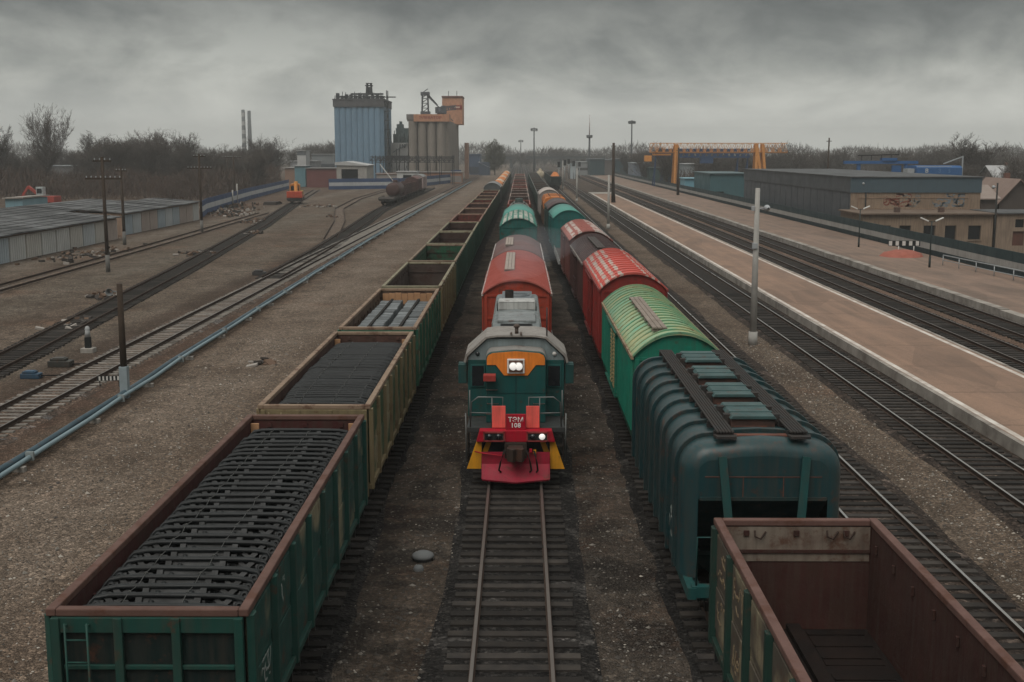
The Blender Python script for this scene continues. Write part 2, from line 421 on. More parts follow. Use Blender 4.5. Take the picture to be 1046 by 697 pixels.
RAILP = [(-.036,0),(.036,0),(.036,-.035),(.010,-.05),(.010,-.14),(.065,-.155),(.065,-.17),(-.065,-.17),(-.065,-.155),(-.010,-.14),(-.010,-.05),(-.036,-.035)]
def sweep(mb, prof, path, off=0.0, topface=None):
    """sweep a (lateral,z) outline along a ground path [(x,y)]"""
    n = len(prof); vs = []
    for i, (x, y) in enumerate(path):
        a = Vector(path[max(i-1,0)]); b = Vector(path[min(i+1,len(path)-1)])
        d = (b-a).normalized(); nx, ny = d.y, -d.x
        for (l, z) in prof: vs.append((x+nx*(l+off), y+ny*(l+off), z))
    fs = []; ms = []
    base = len(mb.v); mb.v.extend(vs)
    for i in range(len(path)-1):
        for k in range(n):
            k2 = (k+1) % n
            mb.f.append([base+i*n+k, base+i*n+k2, base+(i+1)*n+k2, base+(i+1)*n+k]); mb.m.append(1 if (topface is not None and k == topface) else 0); mb.sm.append(False)
    for i in (0, len(path)-1):
        mb.f.append([base+i*n+k for k in range(n)]); mb.m.append(0); mb.sm.append(False)
def along(path, step, y0, y1):
    """points with heading every `step` metres along a path between y0 and y1"""
    out = []; carry = 0.0
    for (a, b) in zip(path, path[1:]):
        a = Vector(a); b = Vector(b); L = (b-a).length; d = (b-a)/L; s = carry
        while s < L:
            p = a+d*s
            if y0 <= p.y <= y1: out.append((p.x, p.y, math.atan2(-d.x, d.y)))
            s += step
        carry = s-L
    return out
def sleeper_mb(Mx, mi=0, mb=None):
    mb = mb or MB(); mb.box(-1.37,1.37,-.125,.125,-.33,-.155, mi, Mx); return mb
SLW = MB().box(-1.37,1.37,-.125,.125,-.33,-.155).mesh('sleeper', sleeperw)
SLC = MB().add([(-1.35,-.14,-.33),(1.35,-.14,-.33),(1.35,.14,-.33),(-1.35,.14,-.33),(-1.33,-.1,-.15),(-.45,-.09,-.19),(.45,-.09,-.19),(1.33,-.1,-.15),
     (-1.33,.1,-.15),(-.45,.09,-.19),(.45,.09,-.19),(1.33,.1,-.15)],
     [(0,1,2,3),(0,1,7,6,5,4),(3,2,11,10,9,8),(4,5,9,8),(5,6,10,9),(6,7,11,10),(0,4,8,3),(1,2,11,7)]).mesh('sleeper', sleeperc)
def track(name, path, label, bedm, y_vis=(0,1e9), first=100, conc=False, head=railhead, bedw=2.0, far=350, top=-.205):
    root = empty(name, (0,0,0), 0, label, 'railway track')
    bed = MB(); fine = []                       # uneven shoulders: short steps close to the camera, longer ones far off
    for (a, b) in zip(path, path[1:]):
        n = max(1, int(math.dist(a, b)/(.9 if a[1] < 140 and b[1] < 260 else 6.0)))
        if a[1] < 100 and b[1] > 260: n = int((b[1]-a[1])/2.2)
        fine += [(a[0]+(b[0]-a[0])*k/n, a[1]+(b[1]-a[1])*k/n) for k in range(n)]
    fine.append(path[-1]); j1 = j2 = 0.0; sec = []
    for (x, y) in fine:
        j1 = j1*.6+rnd.uniform(-.16,.16); j2 = j2*.6+rnd.uniform(-.16,.16)
        sec.append([(-bedw+.30+j1*.5,top),(bedw-.30+j2*.5,top),(bedw+.28+j2,G-.04),(-bedw-.28+j1,G-.04)])
    for i, (x, y) in enumerate(fine):
        a = Vector(fine[max(i-1,0)]); b = Vector(fine[min(i+1,len(fine)-1)]); d = (b-a).normalized()
        bed.v += [(x+d.y*l, y-d.x*l, z) for l, z in sec[i]]
    for i in range(len(fine)-1):
        for k in (0, 1, 3): k2 = (k+1) % 4; bed.f.append([i*4+k, i*4+k2, i*4+4+k2, i*4+4+k]); bed.m.append(0); bed.sm.append(True)
    bed.build('ballast', bedm, root)
    for s in (-.795, .795):
        r = MB(); sweep(r, RAILP, path, s, 0); r.build('rail', [railrust, head], root)
    pts = along(path, .56 if not conc else .60, *y_vis)
    for i, (x, y, a) in enumerate(pts[:first]):
        o = link('sleeper', SLC if conc else SLW, root, loc=(x+rnd.uniform(-.03,.03), y, rnd.uniform(-.012,.01)))
        o.rotation_euler = (0,0,a+rnd.uniform(-.015,.015))
    rest = [p for p in pts[first:] if p[1] < far and far > 0]
    if rest:
        mb = MB()
        for (x, y, a) in rest:
            Mx = Matrix.Translation((x+rnd.uniform(-.04,.04), y, 0)) @ Matrix.Rotation(a+rnd.uniform(-.02,.02), 4, 'Z')
            mb.box(-1.37,1.37,-.125,.125,-.3,-.155, 0, Mx)
        o = mb.build('sleepers', sleeperc if conc else sleeperw, root); o['kind'] = 'stuff'
    return root

# lateral position of the three yard tracks at a distance (they draw together far away)
def interp(tab, y):
    for (a, xa), (b, xb) in zip(tab, tab[1:]):
        if y <= b: return xa+(xb-xa)*(max(y,a)-a)/(b-a)
    return tab[-1][1]
T_L = [(-40,-5.40),(110,-5.40),(250,-4.9),(420,-4.5),(900,-4.3)]
T_C = [(-40,-.15),(900,-.15)]
T_R = [(-40,5.0),(66,4.95),(110,4.55),(160,4.25),(420,4.0),(900,4.0)]
def pathof(tab): return [(x, y) for y, x in tab]
track('railway_track', pathof(T_C), 'rusty railway track with dark timber sleepers in front of the locomotive', bal_dark, (20,50), bedw=1.7)
track('railway_track', pathof(T_L), 'oily railway track under the long train of open wagons', bal_dark, (14,75), bedw=1.55)
track('railway_track', pathof(T_R), 'oily railway track under the teal hopper and the boxcars', bal_dark, (18,75), bedw=1.55)
track('railway_track', [(9.87,-40),(9.87,900)], 'empty track right beside the hopper and boxcar train', bal_rust, (20,300), bedw=1.7, head=railhead_used)
track('railway_track', [(15.3,-40),(15.3,900)], 'empty track along the near edge of the low platform', bal_rust, (30,300), bedw=1.7, head=railhead_used)
track('railway_track', [(25.1,-40),(25.1,900)], 'dark track along the far edge of the low platform', bal_rust, (50,300), bedw=1.2)
track('railway_track', [(28.7,-40),(28.7,900)], 'dark track along the pale kerb of the second platform', bal_rust, (60,300), bedw=1.15)
track('railway_track', [(-20.0,-40),(-20.0,110),(-19.6,180),(-18.6,420),(-18.2,900)], 'left yard track with pale concrete sleepers beside the pipes', bal_brown, (40,300), conc=True, bedw=1.6)
track('railway_track', [(-21.5,0),(-25.6,59),(-29.8,103),(-36.5,165),(-45.4,236),(-56,325)], 'weedy side track leading to the red rail crane', bal_old, (40,240), head=railrust, bedw=1.35)
track('railway_track', [(-20.4,96),(-21.0,125),(-22.8,165),(-24.8,205),(-25.5,236),(-25.7,345)], 'side track carrying the brown tank wagon', bal_old, (96,340), head=railrust, bedw=1.3)
track('railway_track', [(-22.6,140),(-27,176),(-33,215),(-36,262),(-36.5,330)], 'curved side track bending left of the brown tank wagon', bal_earth, (140,320), first=0, far=0, head=railrust, bedw=.9, top=-.235)
track('railway_track', [(-38.5,60),(-40.5,130),(-43.5,200)], 'half buried old track in front of the garages', bal_earth, (60,190), first=0, far=0, head=railrust, bedw=.9, top=-.24)

plat_a = platform_material('platform_asphalt', (.245,.155,.108), (.155,.105,.078))
plat_b = platform_material('platform_asphalt_old', (.215,.145,.108), (.135,.098,.076), 4.0)
kerb_m = M('platform_kerb', (.34,.31,.275), rough=.9, var=.9, scale=.8, base2=(.13,.11,.095), bump=.3)
# first (island) platform with a ramp at its far end
pl = MB().box(17.25,22.55,10,296,-.3,.20)
pl.add([(17.25,296,.2),(22.55,296,.2),(22.55,304,-.25),(17.25,304,-.25)], [(0,1,2,3)])
tag(pl.build('platform', plat_a), kind='structure')
kb = MB()
for i in range(72):
    for x in (17.05, 22.555):
        j = rnd.uniform(-.012,.012)
        kb.box(x, x+.195, 10+i*4, 13.975+i*4, -.32+j, .212+j)
tag(kb.build('platform_kerb', kerb_m), kind='structure')
ln = MB().box(17.30,17.54,10,294,.19,.206).box(22.18,22.42,10,294,.19,.206)
tag(ln.build('platform_edge_line', M('worn_line', (.62,.58,.53), rough=.8, var=.9, scale=1.2, base2=(.34,.28,.235))), kind='structure')
rp = MB().box(17.3,22.5,286,296,.19,.215)
tag(rp.build('platform_ramp', concrete), kind='structure')
pl2 = MB().box(31.0,39.9,10,600,-.3,.16)
tag(pl2.build('platform', plat_b), kind='structure')
kb = MB()
for i in range(150):
    j = rnd.uniform(-.03,.03)
    kb.box(30.35+j*.6,31.0,10+i*4,13.94+i*4,-.32,.19+j)
tag(kb.build('platform_kerb', kerb_m), kind='structure')

# loose stones close to the camera
def pebbles():
    mb = MB(); r2 = random.Random(3)
    def stone(x, y, z, s, dirty=False):
        vs = []
        for p in ((1,0,0),(-1,0,0),(0,1,0),(0,-1,0),(0,0,.8),(0,0,-.5)):
            vs.append((x+p[0]*s*r2.uniform(.6,1.2), y+p[1]*s*r2.uniform(.6,1.2), z+p[2]*s*r2.uniform(.5,1.1)))
        mb.add(vs, [(0,2,4),(2,1,4),(1,3,4),(3,0,4),(2,0,5),(1,2,5),(3,1,5),(0,3,5)], r2.choice((1,1,1,1,1,1,0)) if dirty else r2.choice((0,0,0,1,1,2)))
    for _ in range(26000):
        zone = r2.random()
        y = 15+ (r2.random()**1.7)*50
        if zone < .33: x = r2.uniform(-15.8,-7.2)
        elif zone < .55: x = r2.uniform(-3.9,-1.7)
        elif zone < .75: x = r2.uniform(1.5,3.4)
        elif zone < .9: x = r2.uniform(11.6,13.6)
        else: x = r2.uniform(6.6,8.2)
        stone(x, y, G+.008, r2.uniform(.015,.045) if r2.random() < .96 else r2.uniform(.05,.09), .33 <= zone < .75 and r2.random() < .96)
    ms = [M('stone_grey', (.21,.19,.165), rough=.9, var=.5), M('stone_dark', (.075,.066,.058), rough=.9, var=.5), M('stone_pale', (.42,.38,.33), rough=.9, var=.4)]
    o = mb.build('gravel', ms); tag(o, 'loose grey and brown stones strewn over the yard ground', 'gravel', kind='stuff')
pebbles()

# ------------------------------------------------------------------ rolling stock: shared gear
def gear_meshes():
    b = MB()                                    # bogie: two cast side frames and a bolster
    for s in (-1, 1):
        x = s*1.02
        b.prism([(-1.25,.62),(-.95,.80),(.95,.80),(1.25,.62),(1.25,.42),(1.0,.40),(.62,.62),(.42,.28),(-.42,.28),(-.62,.62),(-1.0,.40),(-1.25,.42)], x-.07, x+.07, 'x')
        for yy in (-.24, 0, .24): b.tube([(x,yy,.30),(x,yy,.62)], .09, 8)
    b.box(-1.15,1.15,-.2,.2,.62,.9)
    bogie = b.mesh('bogie', under)
    wbm = MB()
    for s in (-1, 1):
        wbm.lathe([(.0,-.07+s*.79),(.44,-.07+s*.79),(.475,-.045+s*.79),(.475,.05+s*.79),(.40,.07+s*.79),(.12,.06+s*.79),(.0,.09+s*.79)], 20, axis='x')
    wbm.tube([(-1.15,0,0),(1.15,0,0)], .085, 10)
    wheel = wbm.mesh('wheelset', M('wheel_steel', (.05,.042,.036), rough=.6, metal=.4, var=.6))
    c = MB()
    c.box(-.11,.11,0,.55,.94,1.16); c.prism([(-.24,.02),(-.24,-.12),(-.08,-.30),(.02,-.14),(.20,-.26),(.25,-.05),(.18,.10)], .90, 1.2, 'z')
    coup = c.mesh('coupler', under)
    return bogie, wheel, coup
BOGIE, WHEEL, COUP = gear_meshes()
def running_gear(root, L, base=None):
    base = base if base is not None else L/2-2.1
    for s in (-1, 1):
        bo = link('bogie', BOGIE, root, loc=(0, s*base, 0))
        for k in (-.92, .92): link('wheelset', WHEEL, bo, loc=(0, k, .475))
        c = link('coupler', COUP, root, loc=(0, s*(L/2+.42), 0)); c.rotation_euler = (0,0,0 if s < 0 else math.pi)
def underframe(root, L, z0=.98, z1=1.3, Wd=2.7, color=(.03,.03,.03), extra=()):
    u = MB()
    for e in extra: u.add(e.v, e.f)
    u.box(-.2,.2,-L/2,L/2,z0-.1,z1-.01)
    for s in (-1, 1):
        u.box(s*Wd/2-.07,s*Wd/2+.07,-L/2+.02,L/2-.02,z0+.06,z1-.012)
        u.box(-Wd/2,Wd/2,s*(L/2-.16)-.12,s*(L/2-.16)+.12,z0,z1-.02)
        u.box(-Wd/2,Wd/2,s*(L/2-2.1)-.2,s*(L/2-2.1)+.2,z0-.03,z1-.016)
    u.tube([(-.5,-1.6,.78),(-.5,-.2,.78)], .2, 10); u.tube([(.55,.3,.8),(.55,1.1,.8)], .17, 10)
    return u.build('underframe', paint, root, color=color)

# ------------------------------------------------------------------ open wagon
GL, GW, GZ0, GZ1 = 12.78, 1.40, 1.34, 3.48
def make_gondola():
    root = empty('open_wagon')
    L = GL
    posts = [-L/2+.16+i*(L-.32)/8 for i in range(9)]; hinges = []
    for s in (-1, 1):
        sw = MB(); x = s*GW
        # pressed side plates, one per bay, each with a shallow bulge
        for a, b in zip(posts, posts[1:]):
            n = 4
            for (za, zb) in ((GZ0,1.5),(1.5,2.35),(2.35,2.5),(2.5,GZ1-.12)):
                bul = .035 if zb-za > .3 else 0.0
                sw.box(x-.03, x+.03, a, b, za, zb)
                if bul: sw.prism([(a+.12,0),(a+.28,bul),(b-.28,bul),(b-.12,0)] if s > 0 else [(a+.12,0),(b-.12,0),(b-.28,-bul),(a+.28,-bul)], za+.1, zb-.06, 'z') if False else None
            sw.box(min(x+s*.03,x+s*.055), max(x+s*.03,x+s*.055), a+.16, b-.16, 1.52, 2.3)
            sw.box(min(x+s*.03,x+s*.055), max(x+s*.03,x+s*.055), a+.16, b-.16, 2.52, GZ1-.2)
        sw.build('side_wall', paint_old, root, bevel=.012)
        rb = MB()
        for i, y in enumerate(posts):
            wd = .11 if 0 < i < 8 else .15
            x0, x1 = sorted((x+s*.031, x+s*.135))
            rb.prism([(x0,y-wd),(x0,y+wd),(x1,y+wd*.55),(x1,y-wd*.55)] if s > 0 else [(x1,y-wd),(x1,y+wd),(x0,y+wd*.55),(x0,y-wd*.55)], 1.18, GZ1-.125, 'z')
        x0, x1 = sorted((x-s*.06, x+s*.10)); rb.box(x0,x1,-L/2,L/2,1.20,1.335)
        rb.build('side_post', paint, root, bevel=.01)
        # bottom discharge hatch flaps hang along the sill
        hf = MB()
        for a, b in zip(posts, posts[1:]):
            hf.bar((x+s*.05,a+.35,1.19),(x+s*.05,a+.35,.95),.06,.05); hf.bar((x+s*.05,b-.35,1.19),(x+s*.05,b-.35,.95),.06,.05)
        hinges.append(hf)
    for s in (-1, 1):
        y = s*(L/2-.05); ew = MB()
        ew.box(-GW+.031,GW-.031,y-.03,y+.03,GZ0,GZ1-.12)
        yo0, yo1 = sorted((y+s*.031, y+s*.13))
        ep = MB()
        for px in (-1.33,-.42,.42,1.33): ep.box(px-.065,px+.065,yo0,yo1,1.2,GZ1-.125)
        for pz in (1.72, 2.55): ep.box(-1.25,1.25,yo0+(.045 if s < 0 else 0),yo1-(.045 if s > 0 else 0),pz,pz+.07)
        ep.box(-1.4,1.4,yo0,yo1,1.0,1.2); ep.box(-1.39,1.39,yo0,yo1-.03 if s>0 else yo1,GZ1-.36,GZ1-.124) if s>0 else ep.box(-1.39,1.39,yo0+.03,yo1,GZ1-.36,GZ1-.124)
        e = ew.build('end_wall', paint, root)
        ep.build('end_post', paint, root, bevel=.012)
        ld = MB(); yy = y+s*.19
        for px in (-1.16,-.84): ld.tube([(px,yy,1.15),(px,yy,3.3)], .018, 6)
        for k in range(6): ld.tube([(-1.16,yy,1.35+k*.34),(-.84,yy,1.35+k*.34)], .013, 6)
        for px in (-1.16,-.84): ld.tube([(px,yy,3.25),(px,y+s*.03,3.25)], .013, 6)
        ld.build('ladder', paint, e)
    li = MB()
    li.box(-GW+.031,-GW+.05,-L/2+.03,L/2-.03,GZ0+.06,GZ1-.13).box(GW-.05,GW-.031,-L/2+.03,L/2-.03,GZ0+.06,GZ1-.13)
    for s in (-1, 1):
        ya, yb = sorted((s*(L/2-.082), s*(L/2-.10))); li.box(-GW+.051,GW-.051,ya,yb,GZ0+.06,GZ1-.13)
        ya, yb = sorted((s*(L/2-.10), s*(L/2-.14)))
        li.box(-GW+.06,GW-.06,ya,yb,GZ1-.62,GZ1-.56); 
        for i in range(3): li.box(-.95+i*.9,-.85+i*.9,ya,yb,GZ1-.3,GZ1-.2)
    for k in range(-6, 7): 
        for s in (-1,1): li.box(s*(GW-.08)-.02,s*(GW-.08)+.02,k*.98-.03,k*.98+.03,GZ1-.5,GZ1-.36)
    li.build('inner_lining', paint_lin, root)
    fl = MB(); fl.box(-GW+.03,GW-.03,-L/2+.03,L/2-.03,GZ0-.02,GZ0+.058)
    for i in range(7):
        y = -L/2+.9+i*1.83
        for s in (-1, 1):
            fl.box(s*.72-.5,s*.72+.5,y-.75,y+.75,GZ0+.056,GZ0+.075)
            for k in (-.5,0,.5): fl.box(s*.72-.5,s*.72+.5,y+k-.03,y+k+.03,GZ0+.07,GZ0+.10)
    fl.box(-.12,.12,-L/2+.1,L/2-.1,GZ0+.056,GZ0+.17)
    fl.build('floor', M('wagon_floor', (.010,.008,.0075), rough=.95, var=.8, base2=(.024,.015,.012), spec=.15, bump=.4), root)  # near-black base also carries the vignette darkness of the wagon interior
    rm = MB()
    for s in (-1, 1):
        rm.box(s*GW-.075,s*GW+.075,-L/2-.02,L/2+.02,GZ1-.12,GZ1)
        y = s*(L/2-.05); rm.box(-GW+.076,GW-.076,y-.075,y+.075,GZ1-.121,GZ1-.004)
    rm.build('top_rail', paint_rim, root, bevel=.02)
    underframe(root, L, extra=hinges)
    running_gear(root, L)
    return root
def paint_gondola(o, outer, post, inner, rim, end=None):
    for c in o.children:
        n = c.name.split('.')[0]
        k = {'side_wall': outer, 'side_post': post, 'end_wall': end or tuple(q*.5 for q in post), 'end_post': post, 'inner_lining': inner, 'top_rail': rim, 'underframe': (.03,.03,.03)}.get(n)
        if k: c.color = (*k, 1)
        for g in c.children:
            if g.name.startswith('ladder'): g.color = (*(end or post), 1)
GR, GR2, BEI, OLV = (.030,.105,.088), (.030,.075,.052), (.235,.185,.11), (.135,.125,.065)
RUS, RUSD, RED, RIMB, RIMP, RIMG = (.10,.052,.042), (.066,.040,.034), (.155,.040,.032), (.26,.185,.13), (.235,.125,.095), (.24,.22,.15)
LT = 'open wagons of the long left train'
left_specs = [  # outer, post, inner, rim, label
 ((.021,.072,.060), (.018,.068,.055), (.070,.021,.020), (.125,.070,.056), 'nearest open wagon of the left train, dark green with a maroon inside'),
 ((.045,.09,.045), (.215,.17,.095), RUS, RIMB, 'beige ribbed open wagon full of tightly packed black frames, second of the left train'),
 ((.10,.115,.06), (.032,.11,.07), (.13,.085,.06), RIMB, 'green open wagon carrying pale grey wrapped bundles'),
 ((.085,.095,.045), (.17,.15,.08), (.085,.062,.052), RIMG, 'olive yellow empty open wagon right behind the one with grey bundles'),
 (GR2, GR2, (.025,.10,.055), (.22,.17,.12), 'empty open wagon with a green painted inner end wall'),
 (OLV, GR2, RUSD, RIMG, 'empty open wagon with a pale olive rim just behind the green walled one'),
 ((.05,.10,.06), GR2, RUSD, RIMG, 'empty dark brown open wagon just in front of the red lined one'),
 ((.05,.09,.06), GR2, (.17,.045,.035), RIMP, 'empty open wagon with a bright rust red inside, in the middle of the left train'),
]
Y0 = 16.15
gon0 = make_gondola()
LEFT = []
VIGNETTE_END, VIGNETTE_POST = (.010,.020,.019), (.014,.060,.048)
for i in range(14):
    o = gon0 if i == 0 else copy_tree(gon0)
    yc = Y0+GL/2+i*13.92
    o.location = (interp(T_L, yc), yc, 0)
    if i < len(left_specs): sp_ = left_specs[i]
    else: sp_ = ((.05,.065,.045), (.038,.06,.043), (RUSD, RED, RUS)[i % 3], (RIMP, RIMG, RIMB)[i % 3], 'empty rusty open wagon in the far stretch of the left train')
    tag(o, sp_[4], 'open wagon', LT)
    paint_gondola(o, *sp_[:4]); LEFT.append(o)
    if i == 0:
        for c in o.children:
            if c.name.startswith('end_wall') and c.data.vertices[0].co.y < 0: c.color = (*VIGNETTE_END, 1)
            if c.name.startswith('end_post') and c.data.vertices[0].co.y < 0: c.color = (*VIGNETTE_POST, 1)
# vignette darkening painted into the first wagon's near end: almost black, green ribs
# right train: the nearest open wagon, empty and rusty
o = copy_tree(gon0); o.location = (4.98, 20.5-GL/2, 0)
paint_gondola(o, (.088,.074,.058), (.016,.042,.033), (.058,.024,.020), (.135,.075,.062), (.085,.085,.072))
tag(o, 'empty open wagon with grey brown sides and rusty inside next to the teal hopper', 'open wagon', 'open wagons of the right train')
RG = o
ws = MB(); ws.box(-1.33,1.33,GL/2-.113,GL/2-.101,GZ1-.78,GZ1-.135)
ws.build('worn_sheet', M('worn_grey_sheet', (.215,.18,.145), rough=.8, var=.8, scale=1.6, base2=(.10,.065,.05), rust=.55, streak=.5, bump=.2, bscale=12), RG)
hb_ = MB()
for xx in (-.75,.55,.85): hb_.tube([(xx,GL/2-.12,GZ1-.2),(xx,GL/2-.17,GZ1-.3),(xx+.1,GL/2-.18,GZ1-.34),(xx+.2,GL/2-.12,GZ1-.22)], .016, 6)
hb_.build('tie_hook', M('hook_dark', (.04,.025,.02), rough=.8), RG)

# chalky marks on the sides of the two nearest wagons
def text_mesh(body, size, depth=.004):
    cu = bpy.data.curves.new('lettering', 'FONT'); cu.body = body; cu.size = size; cu.extrude = depth; cu.offset = size*.012; cu.align_x = 'CENTER'; cu.align_y = 'CENTER'
    cu.resolution_u = 2
    tmp = bpy.data.objects.new('lettering', cu); col.objects.link(tmp)
    dg = bpy.context.evaluated_depsgraph_get(); dg.update()
    me = bpy.data.meshes.new_from_object(tmp.evaluated_get(dg))
    bpy.data.objects.remove(tmp); bpy.data.curves.remove(cu)
    me.materials.clear(); return me
chalk = M('faded_marking', (.33,.34,.32), rough=.9, var=.9, scale=5, base2=(.10,.14,.12))
chalk_y = M('faded_yellow_marking', (.26,.19,.11), rough=.9, var=.9, scale=5, base2=(.13,.105,.08))
def scribble(mb, r2, x, y0, y1, z0, z1, n, wd=.03):
    """irregular brush strokes on a wall facing +/-x"""
    for _ in range(n):
        y = r2.uniform(y0, y1); z = r2.uniform(z0, z1); p = [(x, y, z)]
        a = r2.uniform(0, 6.28)
        for k in range(r2.randint(4, 8)):
            a += r2.uniform(-1.2, 1.2); y += math.cos(a)*.07; z += math.sin(a)*.09
            y = min(max(y, y0), y1); z = min(max(z, z0), z1); p.append((x, y, z))
        for q, q2 in zip(p, p[1:]):
            if (Vector(q)-Vector(q2)).length > .01: mb.bar(q, q2, wd, .006, 0, (1,0,0))
sm_ = MB(); scribble(sm_, random.Random(5), GW+.058, -5.95, -5.0, 1.9, 2.3, 9, .035); scribble(sm_, random.Random(6), GW+.058, -4.4, -3.6, 2.6, 3.0, 3, .06)
sm_.build('marking', chalk, LEFT[0])
sm_ = MB(); r5 = random.Random(8)
for (ya, yb, za, zb, n) in ((5.0,5.9,2.9,3.1,3),(5.0,5.9,2.6,2.8,3),(5.0,5.9,1.8,2.2,6),(3.5,4.4,2.6,3.1,7),(3.4,4.3,1.6,2.0,5)):
    scribble(sm_, r5, -GW-.058, ya, yb, za, zb, n, .045)
sm_.build('marking', chalk_y, RG)

# ------------------------------------------------------------------ loads
def frame_mesh(wd, hgt, thick, seedv):
    """cast side frame, leaning back across the wagon: arched top chord, pierced web, lower tie"""
    b = MB(); h = wd/2
    top = [(-h,-.30),(-h+.03,-.17),(-h+.12,-.050),(-h+.34,-.010),(-.45,0),(.45,0),(h-.34,-.010),(h-.12,-.050),(h-.03,-.17),(h,-.30)]
    ring = [(-.50,-.085),(-.50,-.03),(-.34,-.004),(0,0),(.34,-.004),(.50,-.03),(.50,-.085)]
    n = len(ring); m = len(top); vs = []; fs = []
    for (x, z) in top:
        for (dy, dz) in ring: vs.append((x, dy*thick, z+dz))
    for i in range(m-1):
        for k in range(n): fs.append((i*n+k, i*n+(k+1)%n, (i+1)*n+(k+1)%n, (i+1)*n+k))
    fs.append(tuple(range(n))); fs.append(tuple((m-1)*n+k for k in range(n)))
    b.add(vs, fs, 0, True)
    wt = thick*.22; hz = hgt
    b.box(-.40,.40,-wt,wt,-hz*.62,-.08)                                   # centre web
    for s in (-1, 1):
        xa, xb = sorted((s*(h-.04), s*(h-.26))); b.box(xa,xb,-wt,wt,-hz,-.13)
        xa, xb = sorted((s*.40, s*.50)); b.box(xa,xb,-thick*.46,thick*.2,-hz,-.08)     # guide column
        b.bar((s*.95,0,-.09),(s*.56,0,-hz*.95),wt*2.2,.11,0,(0,1,0)); b.bar((s*.72,0,-.09),(s*.98,0,-hz*.62),wt*1.8,.06,0,(0,1,0))
        b.lathe([(.035,-thick*.5),(.075,-thick*.5),(.08,thick*.2)], 10, (s*(h-.16),0,-.21), 'y')
        b.lathe([(.0,-thick*.48),(.04,-thick*.46),(.05,thick*.1)], 8, (s*.26,0,-.16), 'y')
    b.box(-h+.05,h-.05,-wt*1.8,wt*1.8,-hz-.02,-hz+.06)
    return b.mesh('side_frame', castblack)
def frames_load(wagon, n, ya, yb, ztop, label, group, crown=.0):
    step = (yb-ya)/n
    me = frame_mesh(2.52, step*1.28, step*.42, n)
    x0, y0 = wagon.location.x, wagon.location.y
    for i in range(n):
        y = ya+(i+.5)*step
        e = 2*abs(i+.5-n/2)/n
        o = link('side_frame', me, loc=(x0+rnd.uniform(-.03,.03), y0+y, ztop-crown*e*e+rnd.uniform(-.012,.012)))
        o.rotation_euler = (R(-38+rnd.uniform(-2.5,2.5)), R(rnd.uniform(-.5,.5)), R(rnd.uniform(-.4,.4)))
        tag(o, label, 'side frame', group)
    # the hidden lower tiers of the same castings
    lo = MB(); r2 = random.Random(n)
    for t in range(2):
        for i in range(n):
            y = ya+(i+.5)*step; zt = ztop-.50-t*.62-crown*.5
            lo.box(-1.18+r2.uniform(0,.05),1.18,y-step*.36,y+step*.30,zt-.5,zt)
    o = lo.build('casting_stack', castblack, loc=(x0, y0, 0)); tag(o, 'lower tiers of castings under the top row in the '+group.split(' in the ')[1], 'castings', group.replace('frames','tiers'), 'stuff')
    wm = MB()
    for x in (-.62, .28):
        pts = [(x+rnd.uniform(-.02,.02), ya+(i+.5)*step, ztop-crown*(2*abs(i+.5-n/2)/n)**2+.03+(0.0 if i % 2 else -.05)) for i in range(n)]
        wm.tube(pts, .007, 5)
        for p in pts: wm.tube([(p[0]-.05,p[1],p[2]-.03),(p[0],p[1],p[2]+.014),(p[0]+.05,p[1],p[2]-.03)], .010, 5)
    o = wm.build('tie_wire', wire_m, loc=(x0, y0, 0)); tag(o, 'thin tie wires running lengthways over the castings in the '+group.split(' in the ')[1], 'wire')
frames_load(LEFT[0], 29, -5.95, 5.75, 3.33, 'black cast side frame lying across the nearest open wagon of the left train', 'cast side frames in the nearest open wagon', .04)
frames_load(LEFT[1], 44, -5.7, 5.2, 3.36, 'black cast side frame packed in the beige open wagon of the left train', 'cast side frames in the beige open wagon', .10)
def bundles(wagon):
    b = MB(); b.box(-.245,.245,-.36,.36,-.5,0)
    me = b.mesh('bundle', M('grey_wrap', (.185,.20,.205), rough=.45, var=.6, scale=2.2, base2=(.105,.115,.12), bump=.5, bscale=7, randv=.35))
    s = MB()
    for y in (-.2,.2): s.box(-.25,.25,y-.02,y+.02,-.5,.006)
    sm = s.mesh('strap', M('strap', (.03,.03,.03), rough=.7))
    lab = 'pale grey wrapped bundle in the rows on the green open wagon'
    x0, y0 = wagon.location.x, wagon.location.y
    for i in range(12):
        for k in range(4):
            for kk, off in ((0,0),):
                x = (-.88,-.36,.36,.88)[k]
                o = link('wrapped_bundle', me, bevel=.03, loc=(x0+x+rnd.uniform(-.015,.015), y0-4.6+i*.79, 3.12+rnd.uniform(-.03,.035)))
                o.rotation_euler = (R(rnd.uniform(-2,2)), R(rnd.uniform(-2,2)), R(rnd.uniform(-2,2)))
                tag(o, lab, 'bundle', 'wrapped bundles on the green open wagon'); link('strap', sm, o)
    p = MB()
    for k in (-.62,.62): p.box(k-.05,k+.05,-5.05,4.6,2.65,3.2)
    p.box(-1.15,1.15,-5.0,4.6,1.5,2.6)
    o = p.build('timber_dunnage', M('dark_dunnage', (.022,.02,.018), rough=.9), loc=(x0, y0, 0)); tag(o, 'dark packing between the grey bundles on the green open wagon', 'packing')
    q = MB()
    for kx in range(8): q.box(-1.2+kx*.3,-.93+kx*.3+.012,5.66,5.74,2.8,3.30+(kx%3)*.02)
    q.box(-1.2,1.2,5.741,5.79,2.9,3.1)
    o = q.build('timber_boards', M('fresh_timber', (.42,.235,.125), rough=.8, var=.5, bump=.3), loc=(x0, y0, 0)); tag(o, 'fresh orange timber boards standing behind the grey bundles', 'boards')
bundles(LEFT[2])
